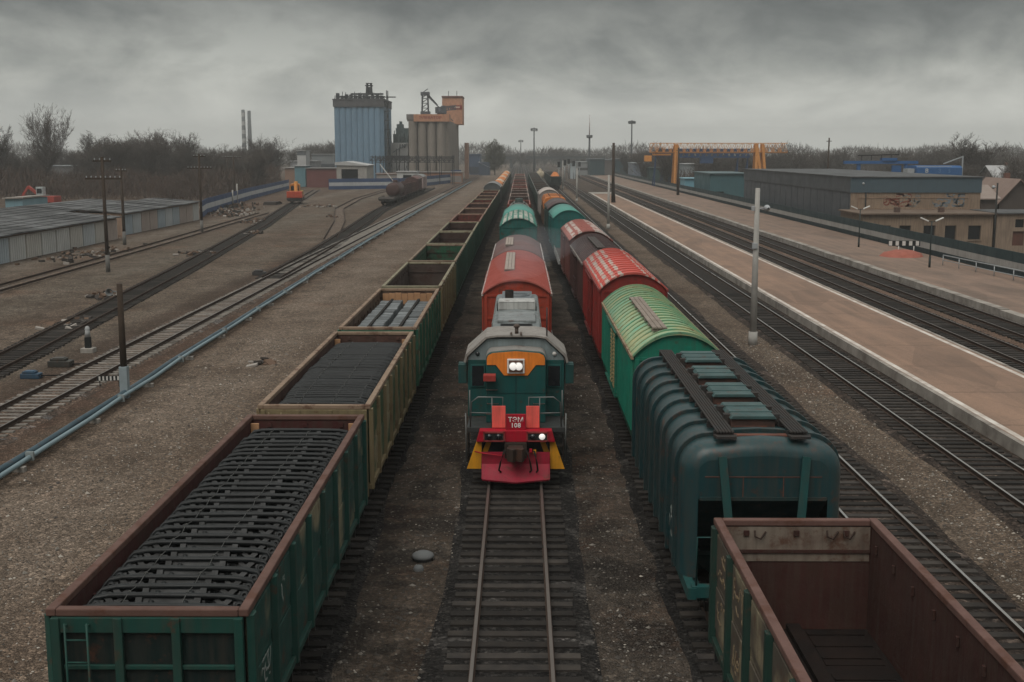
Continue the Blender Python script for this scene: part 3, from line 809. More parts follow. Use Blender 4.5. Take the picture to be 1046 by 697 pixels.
def end_boards(wagon, y, label):
    for s in (-1, 1):
        q = MB(); q.box(s*1.22-.10,s*1.22+.10,y-.03,y+.03,2.7,3.32)
        o = q.build('timber_wedge', M('fresh_timber'), loc=(wagon.location.x, wagon.location.y, 0)); tag(o, label % ('left' if s < 0 else 'right'), 'wedge')
end_boards(LEFT[0], 6.05, 'orange timber wedge at the far %s corner of the nearest load')
end_boards(LEFT[1], 5.55, 'orange timber wedge at the far %s corner of the second load')

# ------------------------------------------------------------------ boxcar
def arc_roof(hw, eave, apex, n=16, t=.0, k=1.0):
    """barrel outline from the left eave to the right one"""
    out = []
    for i in range(n+1):
        u = -1+2*i/n
        out.append((u*hw, eave+(apex-eave)*(1-abs(u)**2.2)))
    return out
def make_boxcar(L, hw, eave, apex, body, roofm, label, group, y_near, xtab, rib=.5, roof_rib=.75, door=True, vents=False, plank=None, ribbed=True, trim=None, end=None, ribm=None, detail=True):
    yc = y_near+L/2
    root = empty('boxcar', (interp(xtab, yc), yc, 0), math.atan2(-(interp(xtab, yc+L/2)-interp(xtab, yc-L/2)), L), label, 'boxcar', group)
    z0 = 1.25
    for s in (-1, 1):
        sw = MB(); x = s*hw
        sw.box(x-.03,x+.03,-L/2,L/2,z0,eave-.06)
        x0, x1 = sorted((x+s*.03, x+s*.085))
        k = int(L/rib)
        for i in range(k+1):
            y = -L/2+.06+i*(L-.12)/k
            if door and abs(y) < 1.15: continue
            sw.prism([(x0 if s>0 else x1,y-.09),(x0 if s>0 else x1,y+.09),(x1 if s>0 else x0,y+.04),(x1 if s>0 else x0,y-.04)], z0+.05, eave-.1, 'z')
        sw.build('side_wall', paint, root, color=body)
        if door:
            d = MB(); xa, xb = sorted((x+s*.06, x+s*.11)); d.box(xa,xb,-1.1,1.1,z0+.08,eave-.22)
            xa, xb = sorted((x+s*.11, x+s*.15))
            for y in (-1.05,-.35,.35,1.05): d.box(xa,xb,y-.05,y+.05,z0+.1,eave-.25)
            for z in (z0+.2,2.4,eave-.4): d.box(xa,xb,-1.0,1.0,z-.04,z+.04)
            dd = d.build('door', paint, root, color=tuple(c*.9 for c in body))
            tr = MB(); xa, xb = sorted((x+s*.05, x+s*.17)); tr.box(xa,xb,-1.3,3.4,eave-.2,eave-.12); tr.box(xa,xb,-1.3,3.4,z0-.02,z0+.05)
            tr.build('door_rail', paint, root, color=tuple(c*.6 for c in body))
        if vents:
            v = MB(); xa, xb = sorted((x+s*.115, x+s*.165))
            for yy in (-.55,.55):
                for q in range(14):
                    z = z0+.25+q*.145; v.box(xa,xb,yy-.30,yy+.30,z,z+.075)
            v.build('door_slats', M('ochre_slats', (.36,.285,.14), rough=.7, var=.6, scale=3, rust=.2), root)
    for s in (-1, 1):
        y = s*(L/2-.03); ew = MB(); prof = [(-hw+.03,z0)]+[(min(max(x,-hw+.03),hw-.03), z-.03) for x, z in arc_roof(hw, eave, apex)]+[(hw-.03,z0)]
        ew.prism(prof, y-.03, y+.03, 'y')
        ya, yb = sorted((y+s*.03, y+s*.10))
        for x in (-hw+.09,-.45,.45,hw-.09): ew.box(x-.06,x+.06,ya,yb,z0,eave-.14)
        for z in (1.9, 2.7, eave-.12): ew.box(-hw+.03,hw-.03,ya,yb-.03 if s>0 else yb,z-.05,z+.05) if s>0 else ew.box(-hw+.03,hw-.03,ya+.03,yb,z-.05,z+.05)
        ew.build('end_wall', paint, root, color=end or body)
    rf = MB(); outl = arc_roof(hw+.04, eave, apex); inn = [(x, z-.05) for x, z in outl][::-1]
    rf.prism(outl+inn, -L/2-.10, L/2+.10, 'y', 0, True)
    if ribbed:
        k = int(L/roof_rib)
        for i in range(k+1):
            y = -L/2-.05+i*(L+.1)/k
            o2 = arc_roof(hw+.05, eave+.008, apex+.05); i2 = [(x, z-.07) for x, z in o2][::-1]
            rf.prism(o2+i2, y-.055, y+.055, 'y', 1, False)
    rf.build('roof', [roofm, ribm or roofm], root)
    ev = MB()
    for s in (-1, 1):
        xa, xb = sorted((s*(hw+.02), s*(hw+.11))); ev.box(xa,xb,-L/2-.1,L/2+.1,eave-.13,eave-.02)
    ev.build('eave_rail', paint_rim, root, color=trim or tuple(c*.7 for c in body))
    if plank:
        px, ya, yb, pm = plank; pk = MB()
        zt = eave+(apex-eave)*(1-abs(px/hw)**2.2)+.10
        for q in (-.16,0,.16): pk.box(px+q-.07,px+q+.07,ya,yb,zt,zt+.04)
        nn = max(2, int((yb-ya)/1.1))
        for i in range(nn+1):
            y = ya+.1+i*(yb-ya-.2)/nn; pk.box(px-.25,px+.25,y-.04,y+.04,zt-.09,zt-.002)
        pk.build('running_board', pm, root)
    underframe(root, L, .95, 1.25, 2*hw-.1, tuple(c*.35 for c in body))
    running_gear(root, L)
    return root
RT, CT = 'boxcars of the right train', 'boxcars behind the locomotive'
r_green = roof_material('green_roof', (.17,.40,.265), (.42,.36,.17))
rib_green = M('green_roof_rib', (.085,.26,.16), rough=.6, var=.8, scale=.7, base2=(.36,.30,.15), rust=.35)
PALE = (.46,.40,.355)
r_redst = roof_material('red_striped_roof', (.52,.085,.062), (.40,.068,.052), PALE, [(-1.22,-1.06),(-.92,-.76),(-.62,-.46),(.50,.64),(.78,.92),(1.05,1.18),(-1.4,-1.34)])
r_dark = roof_material('dark_roof', (.085,.052,.05), (.055,.04,.04))
r_pink = roof_material('pink_striped_roof', (.40,.16,.135), (.33,.12,.10), (.56,.50,.46), [(-1.25,-1.02),(-.86,-.62),(.25,1.30)])
r_red = roof_material('red_roof', (.38,.075,.055), (.27,.060,.048))
rib_red = M('red_roof_rib', (.43,.12,.095), rough=.6, var=.6, base2=(.30,.075,.06))
r_brown = roof_material('brown_roof', (.095,.050,.045), (.15,.060,.05))
r_teal = roof_material('teal_roof', (.050,.24,.20), (.085,.26,.215))
r_white = roof_material('white_striped_roof', (.06,.22,.17), (.08,.24,.19), (.50,.50,.45), [(-1.3,-1.0),(-.85,-.55),(-.4,-.1),(.05,.35),(.5,.8),(.95,1.25)])
r_grey = roof_material('grey_roof', (.23,.235,.23), (.14,.14,.14))
GRNB = (.014,.19,.125)
make_boxcar(13.3, 1.38, 3.72, 4.42, GRNB, r_green, 'green boxcar with a ribbed arched roof and yellow door slats behind the teal hopper', RT, 36.4, T_R, rib=.36, roof_rib=.66, vents=True,
            plank=(-.50,-5.9,2.2,plank_m), trim=(.30,.22,.14), ribm=rib_green)
make_boxcar(13.0, 1.42, 4.12, 4.80, (.24,.030,.026), r_redst, 'red boxcar with broken white stripes along its roof behind the green boxcar', RT, 51.2, T_R, rib=1.05, roof_rib=.95, trim=(.22,.05,.045))
make_boxcar(13.0, 1.40, 3.9, 4.6, (.075,.038,.036), r_dark, 'dark brown boxcar with a plank walkway on its roof between two striped boxcars', RT, 65.8, T_R, rib=.9, plank=(-.35,-5.8,2.8,M('dark_plank', (.075,.065,.06), rough=.8)), trim=(.22,.20,.18))
make_boxcar(13.0, 1.42, 4.1, 4.75, (.14,.052,.045), r_pink, 'brown boxcar with a faded pink and white roof at the end of its block', RT, 80.3, T_R, rib=.9)
make_boxcar(13.2, 1.45, 4.0, 4.75, (.018,.135,.125), r_teal, 'turquoise boxcar with a smooth turquoise roof in the right train', RT, 109.5, T_R, rib=.9, ribbed=False)
make_boxcar(15.5, 1.47, 3.84, 4.42, (.36,.055,.032), r_red, 'red boxcar with a finely ribbed red roof coupled behind the locomotive', CT, 51.9, T_C, rib=.7, roof_rib=.42, plank=(-.36,-3.9,5.6,M('pale_plank', (.36,.30,.255), rough=.85, var=.6, scale=3)), trim=(.38,.31,.285), ribm=rib_red)
make_boxcar(12.4, 1.45, 3.84, 4.42, (.085,.040,.038), r_brown, 'dark brown boxcar with white eaves behind the red one', CT, 68.6, T_C, rib=.9, ribbed=False, plank=(-.52,-3.4,2.6,M('pale_plank')), trim=(.38,.35,.33))
make_boxcar(12.8, 1.45, 4.1, 4.75, (.020,.12,.105), r_white, 'teal boxcar with a roof of worn white stripes', CT, 96.0, T_C, rib=.9, roof_rib=1.4)
make_boxcar(12.8, 1.42, 4.1, 4.7, (.020,.13,.11), r_teal, 'teal boxcar with a plain green roof behind the white striped one', CT, 110.4, T_C, rib=.9, ribbed=False)
make_boxcar(13.2, 1.42, 4.0, 4.7, (.11,.12,.12), r_grey, 'grey boxcar with a pale rounded roof in the far left train', LT.replace('open wagons','boxcars'), Y0+14*13.92, T_L, rib=.9, ribbed=False, trim=(.5,.5,.48))
make_boxcar(13.2, 1.42, 4.0, 4.7, (.30,.27,.25), roof_material('cream_roof', (.45,.40,.36), (.33,.27,.24)), 'pale cream boxcar just beyond the orange topped wagon', RT, 172.0, T_R, rib=.9, ribbed=False)

# ------------------------------------------------------------------ flat and low wagons
def make_flat(L, y_near, xtab, color, label, stakes=True, walls=.0):
    yc = y_near+L/2
    root = empty('flat_wagon', (interp(xtab, yc), yc, 0), 0, label, 'flat wagon')
    d = MB(); d.box(-1.42,1.42,-L/2,L/2,1.22,1.32); 
    for i in range(int(L/.4)): d.box(-1.38,1.38,-L/2+.1+i*.4,-L/2+.42+i*.4,1.318,1.345)
    d.build('deck', M('wagon_deck', (.07,.06,.052), rough=.9, var=.8), root)
    sl = MB()
    for s in (-1, 1):
        sl.box(s*1.44-.05,s*1.44+.05,-L/2,L/2,1.05,1.36)
        if walls:
            sl.box(s*1.42-.03,s*1.42+.03,-L/2,L/2,1.36,1.36+walls)
            sl.box(-1.39,1.39,s*(L/2-.03)-.03,s*(L/2-.03)+.03,1.33,1.36+walls)
        else:
            for i in range(8): sl.box(s*1.5-.05,s*1.5+.05,-L/2+.6+i*(L-1.2)/7-.06,-L/2+.6+i*(L-1.2)/7+.06,1.0,1.6)
    sl.build('side_sill', paint, root, color=color)
    underframe(root, L, .9, 1.22, 2.6); running_gear(root, L)
    return root
make_flat(13.2, 95.0, T_R, (.34,.34,.33), 'pale edged flat wagon between the pink roofed and turquoise boxcars')
make_flat(12.0, 83.2, T_C, (.022,.115,.095), 'low dark green flat wagon between the brown and white striped boxcars', walls=.45)

# ------------------------------------------------------------------ tank wagons
def make_tank(L, y_near, xtab, color, band, label, group=None, r=1.38, x=None):
    yc = y_near+L/2
    root = empty('tank_wagon', (interp(xtab, yc) if x is None else x, yc, 0), 0, label, 'tank wagon', group)
    b = MB(); h = L/2-.5; zc = 1.25+r
    prof = [(0.0,-h-.32),(r*.45,-h-.27),(r*.8,-h-.14),(r*.97,-h+.03),(r,-h+.15),(r,h-.15),(r*.97,h-.03),(r*.8,h+.14),(r*.45,h+.27),(0.0,h+.32)]
    b.lathe(prof, 28, (0,0,zc), 'y'); b.build('tank_shell', paint, root, color=color)
    bd = MB()
    for y in (-h+.25,-h*.45,h*.45,h-.25): bd.lathe([(r+.004,y-.09),(r+.03,y-.09),(r+.03,y+.09),(r+.004,y+.09)], 28, (0,0,zc), 'y', 0, False)
    bd.build('band', paint, root, color=band)
    dm = MB(); dm.lathe([(.0,.55),(.42,.5),(.5,.36),(.5,-.1)], 16, (0,0,zc+r-.02)); dm.build('dome', paint, root, color=color)
    wk = MB(); wk.box(-.75,-.5,-1.4,1.4,zc+r-.16,zc+r-.12); wk.box(.5,.75,-1.4,1.4,zc+r-.16,zc+r-.12)
    for s in (-.75,.75):
        for y in (-1.4,0,1.4): wk.tube([(s,y,zc+r-.3),(s,y,zc+r+.75)], .025, 6)
        wk.tube([(s,-1.4,zc+r+.75),(s,1.4,zc+r+.75)], .025, 6)
    wk.build('walkway', under, root)
    underframe(root, L, .9, 1.22, 2.6, tuple(c*.5 for c in color)); running_gear(root, L)
    return root
make_tank(12.0, 125.0+13.5, T_C, (.055,.085,.080), (.55,.52,.48), 'dark tank wagon with a white ring in the middle of the centre train')
make_tank(11.0, 236.5, T_C, (.075,.040,.036), (.05,.03,.03), 'brown tank wagon standing on the side track near the silos', x=-25.55)

# further open wagons of the centre and right trains
def far_gondola(y_near, xtab, specs, label, group):
    yc = y_near+GL/2
    o = copy_tree(gon0); o.location = (interp(xtab, yc), yc, 0); paint_gondola(o, *specs); tag(o, label, 'open wagon', group); return o
far_gondola(124.3, T_C, ((.15,.035,.03),(.20,.04,.035),(.13,.038,.034),(.42,.34,.31)), 'red open wagon with pale rims behind the teal boxcars', 'open wagons of the centre train')
for i in range(16):
    sp_ = [((.17,.035,.03),(.19,.04,.03),RED,(.30,.12,.10)), ((.05,.06,.055),(.045,.05,.05),RUSD,(.12,.10,.09)), ((.16,.05,.04),(.14,.05,.04),RUS,(.34,.26,.22))][(i+(i//3)) % 3]
    far_gondola(151.8+i*13.92, T_C, sp_, ['red open wagon in the far stretch of the centre train','dark grey open wagon in the far stretch of the centre train','brown open wagon with pale rim in the far stretch of the centre train'][(i+(i//3)) % 3], 'open wagons of the centre train')
for i in range(15):
    sp_ = ((.035,.052,.047),(.03,.05,.045),(RUSD if i % 4 else RUS),(.115,.125,.115))
    far_gondola(187.0+i*13.92, T_R, sp_, 'dark green open wagon in the far stretch of the right train', 'open wagons of the right train')
# left train beyond the grey boxcar: open wagons with orange and pale heaped loads
def heap(name, mat, wagon, label, cat, group, h=.9):
    mb = MB(); r2 = random.Random(int(wagon.location.y)); nx, ny = 7, 26; vs = []; fs = []
    for j in range(ny+1):
        for i in range(nx+1):
            u = i/nx*2-1; v = j/ny*2-1
            z = 3.0+h*(1-abs(u)**2.5)*(1-abs(v)**8)*(.8+.2*math.cos(j*1.35))+r2.uniform(-.07,.07)
            vs.append((u*1.33, v*6.2, z))
    for j in range(ny):
        for i in range(nx): a = j*(nx+1)+i; fs.append((a,a+1,a+nx+2,a+nx+1))
    mb.add(vs, fs, 0, True)
    mb.add([(-1.33,-6.2,1.6),(1.33,-6.2,1.6),(1.33,6.2,1.6),(-1.33,6.2,1.6)], [(0,1,2,3)])
    o = mb.build(name, mat, loc=(wagon.location.x, wagon.location.y, 0)); tag(o, label, cat, group)
or_m = M('orange_cover', (.52,.185,.055), rough=.7, var=.6, scale=.8, base2=(.36,.12,.05)); cr_m = M('cream_cover', (.55,.44,.33), rough=.7, var=.6)
for i in range(13):
    o = far_gondola(Y0+15*13.92+i*13.92, T_L, ((.05,.07,.055),(.05,.075,.055),RUSD,(.20,.15,.11)), 'far open wagon of the left train with a heaped %s load' % ('orange' if i % 3 else 'cream'), LT)
    heap('covered_load', or_m if i % 3 else cr_m, o, '%s heaped load on a far open wagon of the left train' % ('orange' if i % 3 else 'cream'), 'load', 'heaped loads on the far left train', 1.0 if i else .7)

# orange topped covered wagon in the right train
def orange_wagon(y_near, xtab, label, x=None, L=12.6):
    yc = y_near+L/2
    root = empty('covered_wagon', (interp(xtab, yc) if x is None else x, yc, 0), 0, label, 'covered wagon', 'covered wagons with orange tops')
    bd = MB(); bd.box(-1.42,1.42,-L/2,L/2,1.25,3.1)
    for s in (-1,1):
        for i in range(9): y = -L/2+.2+i*(L-.4)/8; xa, xb = sorted((s*1.42,s*1.5)); bd.box(xa,xb,y-.07,y+.07,1.2,3.08)
    bd.build('wagon_body', paint, root, color=(.10,.065,.045))
    tp = MB()
    for i in range(5):
        ya = -L/2+i*L/5+.03; yb = ya+L/5-.06
        tp.prism([(-1.40,3.1),(-1.45,3.9),(-1.2,4.45),(-.6,4.62),(.6,4.62),(1.2,4.45),(1.45,3.9),(1.40,3.1)], ya, yb, 'y')
    tp.build('top_cover', or_m, root, bevel=.08)
    st = MB()
    for i in range(1,5): y = -L/2+i*L/5; st.prism([(-1.42,3.1),(-1.47,3.92),(-1.21,4.48),(-.6,4.65),(.6,4.65),(1.21,4.48),(1.47,3.92),(1.42,3.1)], y-.028, y+.028, 'y')
    for x in (-.6,.6): st.box(x-.04,x+.04,-L/2,L/2,4.60,4.64)
    st.build('strap', under, root)
    underframe(root, L, .95, 1.25, 2.7); running_gear(root, L)
orange_wagon(146.0, T_R, 'wagon with a rounded orange cover behind the turquoise boxcar')
make_boxcar(13.2, 1.42, 4.0, 4.7, (.03,.06,.055), r_dark, 'dark boxcar between the turquoise boxcar and the orange topped wagon', RT, 127.5, T_R, rib=.9, ribbed=False)
# a second string further right
for i in range(6):
    yb = 330+i*13.92
    o = copy_tree(gon0); o.location = (9.87, yb+GL/2, 0); paint_gondola(o, (.028,.042,.04),(.025,.04,.038),RUSD,(.07,.08,.075)); tag(o, 'dark open wagon in the short string on the track right of the far trains', 'open wagon', 'open wagons on the far right track')
    if i == 0: heap('covered_load', or_m, o, 'orange heaped load on the first wagon of the far right string', 'load', None, 1.6)
make_tank(12.0, 402.0, T_R, (.55,.47,.34), (.3,.25,.2), 'cream tank wagon with a rounded end far up the right train', x=6.8)

# ------------------------------------------------------------------ teal covered hopper
def make_hopper():
    L0, L1 = 23.4, 34.1; yc = (L0+L1)/2; L = L1-L0
    root = empty('hopper_wagon', (5.0, yc, 0), 0, 'dark teal covered hopper wagon with rounded roof edge and four hatches', 'hopper wagon')
    TE = (.012,.047,.052); hw = 1.66
    def section(g=0.0):
        out = [(-hw-g,1.25)]
        zc, r = 3.50, .62
        for k in range(9):
            a = math.pi-k*math.pi/2/8; out.append((-hw+r+math.cos(a)*(r+g), zc+math.sin(a)*(r*.98+g)))
        for u in (-.45,0,.45): out.append((u, 4.12+g+.08*(1-(u/.9)**2)))
        for k in range(9):
            a = math.pi/2-k*math.pi/2/8; out.append((hw-r+math.cos(a)*(r+g), zc+math.sin(a)*(r*.98+g)))
        out.append((hw+g,1.25)); return out
    sh = MB(); s0 = section()
    # shell with softly domed ends
    rings = [(-L/2, -.33), (-L/2+.015, -.24), (-L/2+.06, -.15), (-L/2+.14, -.07), (-L/2+.24, -.02), (-L/2+.36, 0.0), (L/2-.36, 0.0), (L/2-.24, -.02), (L/2-.14, -.07), (L/2-.06, -.15), (L/2-.015, -.24), (L/2, -.33)]
    vs = []; n = None
    for (y, g) in rings:
        sec = section(g if g < 0 else 0.0)
        if g < 0: sec[0] = (-hw-g*0, 1.25) if False else (sec[0][0], 1.25); 
        n = len(sec); vs += [(x, y, z) for x, z in sec]
    fs = []
    for i in range(len(rings)-1):
        for k in range(n-1): fs.append((i*n+k, i*n+k+1, (i+1)*n+k+1, (i+1)*n+k))
    sh.add(vs, fs, 0, True)
    # end plates reach down to z 3.0, slope sheets run inwards below
    for (i, s) in ((0,-1),(len(rings)-1,1)):
        sec = [v for v in vs[i*n:(i+1)*n]]
        y = rings[i][0]
        top = [p for p in sec if p[2] > 1.3]
        poly = [(top[0][0], y, 2.95)]+top+[(top[-1][0], y, 2.95)]
        sh.add(poly, [tuple(range(len(poly)))])
    sh.build('tank_shell', paint_gloss, root, color=TE)
    for s in (-1, 1):
        sl = MB(); y0 = s*(L/2-.01)
        sl.add([(-hw+.32,y0,2.96),(hw-.32,y0,2.96),(hw-.32,s*(L/2-1.9),1.3),(-hw+.32,s*(L/2-1.9),1.3)], [(0,1,2,3)])
        sl.build('slope_sheet', paint_new, root, color=(.010,.030,.032))
    rb = MB(); nrib = 9
    for i in range(nrib):
        y = -L/2+.75+i*(L-1.5)/(nrib-1); a = section(.09); bq = section(-.02)[::-1]
        rb.prism(a+bq, y-.06, y+.06, 'y', 0, False)
    rb.build('rib', paint_gloss, root, color=tuple(c*.8 for c in TE), bevel=.015)
    # roof walkways on brackets, rusty where they are trodden
    wk = MB()
    for s in (-1, 1):
        x = s*.76
        for q in range(6): wk.box(x-.18+q*.062,x-.18+q*.062+.045,-L/2+.25,L/2-.25,4.285,4.320)
        wk.prism([(x-.24,-L/2+.30),(x+.24,-L/2+.30),(x+.20,-L/2+.08),(x-.20,-L/2+.08)], 4.200, 4.250, 'z')
        for i in range(12): y = -L/2+.5+i*(L-1)/11; wk.box(x-.21,x+.21,y-.035,y+.035,4.150,4.284)
    wk.build('roof_walkway', grating, root)
    rs = MB(); rs.box(-.95,.95,-L/2+.42,-L/2+.60,4.155,4.200)
    for i in range(5): y = -L/2+1.25+i*2.3; rs.box(-.40,.30,y-.04,y+.03,4.185,4.210)
    rs.build('rust_seam', M('seam_rust', (.16,.065,.045), rough=.9, var=.7, scale=4, base2=(.05,.03,.028)), root)
    for i in range(4):
        y = -L/2+1.9+i*2.3
        h = MB(); h.box(-.47,.47,y-.66,y+.66,4.160,4.360); 
        hc = h.build('hatch', M('rusty_coaming', (.095,.05,.038), rough=.85, var=.8, scale=3, base2=(.03,.03,.03)), root)
        l = MB(); l.prism([(-.50,4.360),(-.44,4.440),(.44,4.440),(.50,4.360)], y-.72, y+.72, 'y')
        for k in (-.3,.3): l.box(-.47,.47,y+k-.04,y+k+.04,4.430,4.460)
        lid = l.build('hatch_lid', paint, hc, color=(.055,.105,.104), bevel=.03)
        for x in (-.53,.53):
            for q in (-.4,.4): k = MB(); k.box(x-.07,x+.07,y+q-.09,y+q+.09,4.200,4.420); k.build('hatch_hinge', grating, hc)
    for s in (-1, 1):
        for sx in (-1, 1): br = MB(); br.bar((sx*.86,s*(L/2+.04),3.86),(sx*.62,s*(L/2+.46),1.3),.17,.05,0,(0,1,0)); br.build('end_brace', paint_new, root, color=(.016,.065,.062))
    for s in (-1, 1):
        pf = MB(); yb = s*(L/2+.5)
        pf.box(-1.5,1.5,yb-.10,yb+.10,1.05,1.28)
        for sx in (-1, 1):
            ya, y2 = sorted((s*(L/2-1.5), s*(L/2+.62))); pf.box(sx*1.5-.09,sx*1.5+.09,ya,y2,1.02,1.26)
            pf.tube([(sx*1.4,yb,1.28),(sx*1.4,yb,2.3),(sx*.8,yb,2.3)], .02, 6)
        pf.build('end_platform', paint_new, root, color=(.016,.075,.072))
    hp = MB()
    for i in range(3):
        y = -3.4+i*3.4
        hp.add([(-1.45,y-1.5,1.6),(1.45,y-1.5,1.6),(1.45,y+1.5,1.6),(-1.45,y+1.5,1.6),(-.5,y-.4,.55),(.5,y-.4,.55),(.5,y+.4,.55),(-.5,y+.4,.55)],
               [(0,1,5,4),(1,2,6,5),(2,3,7,6),(3,0,4,7),(4,5,6,7)])
    hp.build('discharge_funnel', paint_new, root, color=(.012,.05,.05))
    for s in (-1, 1):
        for (xa, xb, za, zb) in ((-1.2,1.2,3.42,3.432),(-.42,-.408,2.98,3.42),(.408,.42,2.98,3.42)):
            w_ = MB(); w_.box(xa,xb,s*(L/2+.006)-.006,s*(L/2+.006)+.006,za,zb); w_.build('weld_seam', M('seam_rust'), root)
        w_ = MB(); w_.box(-1.3,1.3,s*(L/2+.02)-.018,s*(L/2+.02)+.018,2.93,3.0); w_.build('end_angle', paint_gloss, root, color=(.02,.045,.045))
    lm = MB(); scribble(lm, random.Random(12), -hw-.012, -L/2+1.2, -L/2+1.9, 1.7, 2.7, 6, .03); scribble(lm, random.Random(13), -hw-.012, -1.2, -.2, 1.8, 2.4, 6, .03)
    lm.build('marking', chalk, root)
    underframe(root, L+.8, .9, 1.2, 2.7, (.012,.05,.05)); running_gear(root, L+1.2)
make_hopper()

# ------------------------------------------------------------------ locomotive (local y grows away from the camera)
def make_loco():
    root = empty('locomotive', (-.13, 34.35, 0), 0, 'teal and grey diesel shunting locomotive with orange brow, lit headlamp and red plow', 'locomotive')
    TEAL, GREY, REDC, YEL, ORA, BEIGE = (.012,.080,.075), (.225,.27,.275), (.42,.008,.026), (.72,.33,.02), (.86,.25,.035), (.27,.255,.235)
    P = lambda nm, mb, c, par=None, bev=.0, m=None: mb.build(nm, m or paint_new, par or root, bevel=bev, color=c)
    # plow: back sheet and a V shaped apron
    b = MB(); b.box(-1.02,1.02,.46,.52,.50,.98)
    b.add([(-1.02,.45,.62),(1.02,.45,.62),(1.02,.22,.20),(0,-.02,.17),(-1.02,.22,.20),(0,.45,.62)], [(0,5,3,4),(5,1,2,3)])
    b.add([(-1.02,.22,.20),(0,-.02,.17),(1.02,.22,.20),(1.02,.24,.15),(0,.0,.12),(-1.02,.24,.15)], [(0,1,4,5),(1,2,3,4)])
    for s in (-1,1): b.prism([(.45,.98),(.45,.62),(.22,.20),(.52,.2),(.52,.98)], s*1.02-.02, s*1.02+.02, 'x')
    P('plow', b, (.33,.018,.04), bev=.0, m=paint)
    # buffer beam with lamp boxes
    b = MB(); b.prism([(-1.10,1.66),(1.10,1.66),(1.20,1.30),(-1.20,1.30)], .45, .80, 'y'); bm_ = P('buffer_beam', b, REDC, bev=.02)
    for s in (-1, 1):
        lb = MB(); x = s*.66; lb.box(x-.30,x+.30,.405,.449,1.36,1.60); 
        fr = MB()
        for (xa,xb,za,zb) in ((x-.32,x+.32,1.59,1.63),(x-.32,x+.32,1.33,1.37),(x-.33,x-.29,1.33,1.63),(x+.29,x+.33,1.33,1.63)): fr.box(xa,xb,.38,.448,za,zb)
        h = P('lamp_box', lb, (.02,.025,.025), bm_); fr.build('lamp_frame', paint_new, h, color=(.30,.05,.05))
        for q, lit in ((-.14, False), (.14, s > 0)):
            l = MB(); l.lathe([(.0,-.06),(.06,-.05),(.095,-.01),(.10,.02)], 16, (x+q,.40,1.48), 'y')
            if lit: l.build('lamp', lamp_m, h)
            else: l.build('lamp', glass_dk, h)
    # deck, stairs
    b = MB(); b.box(-1.50,1.50,.86,16.2,1.52,1.66); P('deck', b, (.045,.05,.05), bev=.01, m=paint)
    b = MB(); b.box(-1.0,1.0,.82,.95,.55,1.30); P('front_sheet', b, (.012,.02,.024))
    for s in (-1, 1):
        b = MB(); b.prism([(s*1.04,1.29),(s*1.20,1.29),(s*1.50,.42),(s*1.06,.42)], .62, .66, 'y'); y_ = P('stair_panel', b, YEL)
        st = MB()
        for k in range(3): st.box(min(s*1.05,s*1.46),max(s*1.05,s*1.46),.68,1.05,.45+k*.32,.48+k*.32)
        st.box(min(s*1.44,s*1.48),max(s*1.44,s*1.48),.68,1.3,.42,1.52); st.build('step', under, y_)
        b = MB(); b.prism([(s*.74,1.24),(s*.90,1.24),(s*1.03,.92),(s*.86,.92)], .775, .80, 'y'); P('warning_stripe', b, YEL)
    # coupler and hoses
    b = MB(); b.box(-.22,.22,.1,.85,.86,1.22); b.prism([(-.27,.1),(-.25,-.10),(-.08,-.26),(.02,-.10),(.20,-.24),(.27,-.02),(.2,.12)], .84, 1.24, 'z'); b.box(-.34,.34,.40,.449,.80,1.30)
    P('coupler', b, (.045,.032,.026), m=paint, bev=.02)
    for x, dx in ((-.34,-.12),(.34,.10),(.56,.08)):
        b = MB(); b.tube([(x,.42,1.05),(x+dx*.3,.20,1.0),(x+dx,.10,.75),(x+dx*1.4,.16,.50),(x+dx*.9,.24,.42)], .028, 8); b.build('brake_hose', under, root)
    b = MB(); b.box(.42,.50,.36,.45,1.0,1.10); P('valve_handle', b, REDC); b = MB(); b.box(.54,.62,.36,.45,.97,1.07); P('valve_handle', b, YEL)
    b = MB(); b.tube([(-1.25,.56,.98),(-1.0,.42,.96),(-.5,.38,.90),(-.34,.40,.9)], .02, 6); P('coupler_lever', b, REDC)
    # plate and two rail panels
    b = MB(); b.box(-.305,.305,.50,.55,1.60,2.16); pl_ = P('number_plate', b, REDC, bev=.015)
    for body, z, sz in (('ТЭМ', 1.985, .20), ('108', 1.81, .20)):
        me = text_mesh(body, sz, .006); me.materials.append(M('letter_white', (.80,.78,.75), rough=.5, var=.1))
        o = link('lettering', me, pl_, loc=(0,.494,z)); o.rotation_euler = (R(90),0,0); o.scale = (1.05,1,1)
    for s in (-1, 1):
        b = MB(); x = s*.52; b.box(x-.205,x+.205,.74,.775,1.68,2.36); P('rail_panel', b, (.97,.155,.125), bev=.008)
    # hand rails
    b = MB()
    for s in (-1, 1):
        b.tube([(s*.40,.80,1.66),(s*.40,.80,2.62),(s*1.15,.84,2.62),(s*1.36,.9,2.45),(s*1.40,.9,1.66)], .022, 8)
        b.tube([(s*.75,.82,2.12),(s*1.38,.88,2.12)], .018, 6); b.tube([(s*.73,.82,1.66),(s*.73,.82,2.62)], .018, 6)
        for y in (2.0,5.6,8.6,11.6,14.6): b.tube([(s*1.46,y,1.66),(s*1.46,y,2.6)], .02, 6)
        b.tube([(s*1.46,5.0,2.6),(s*1.46,14.6,2.6)], .02, 6); b.tube([(s*1.52,.9,.6),(s*1.54,.9,2.1)], .02, 6)
    b.build('handrail', M('handrail_grey', (.16,.165,.16), rough=.5, metal=.2), root)
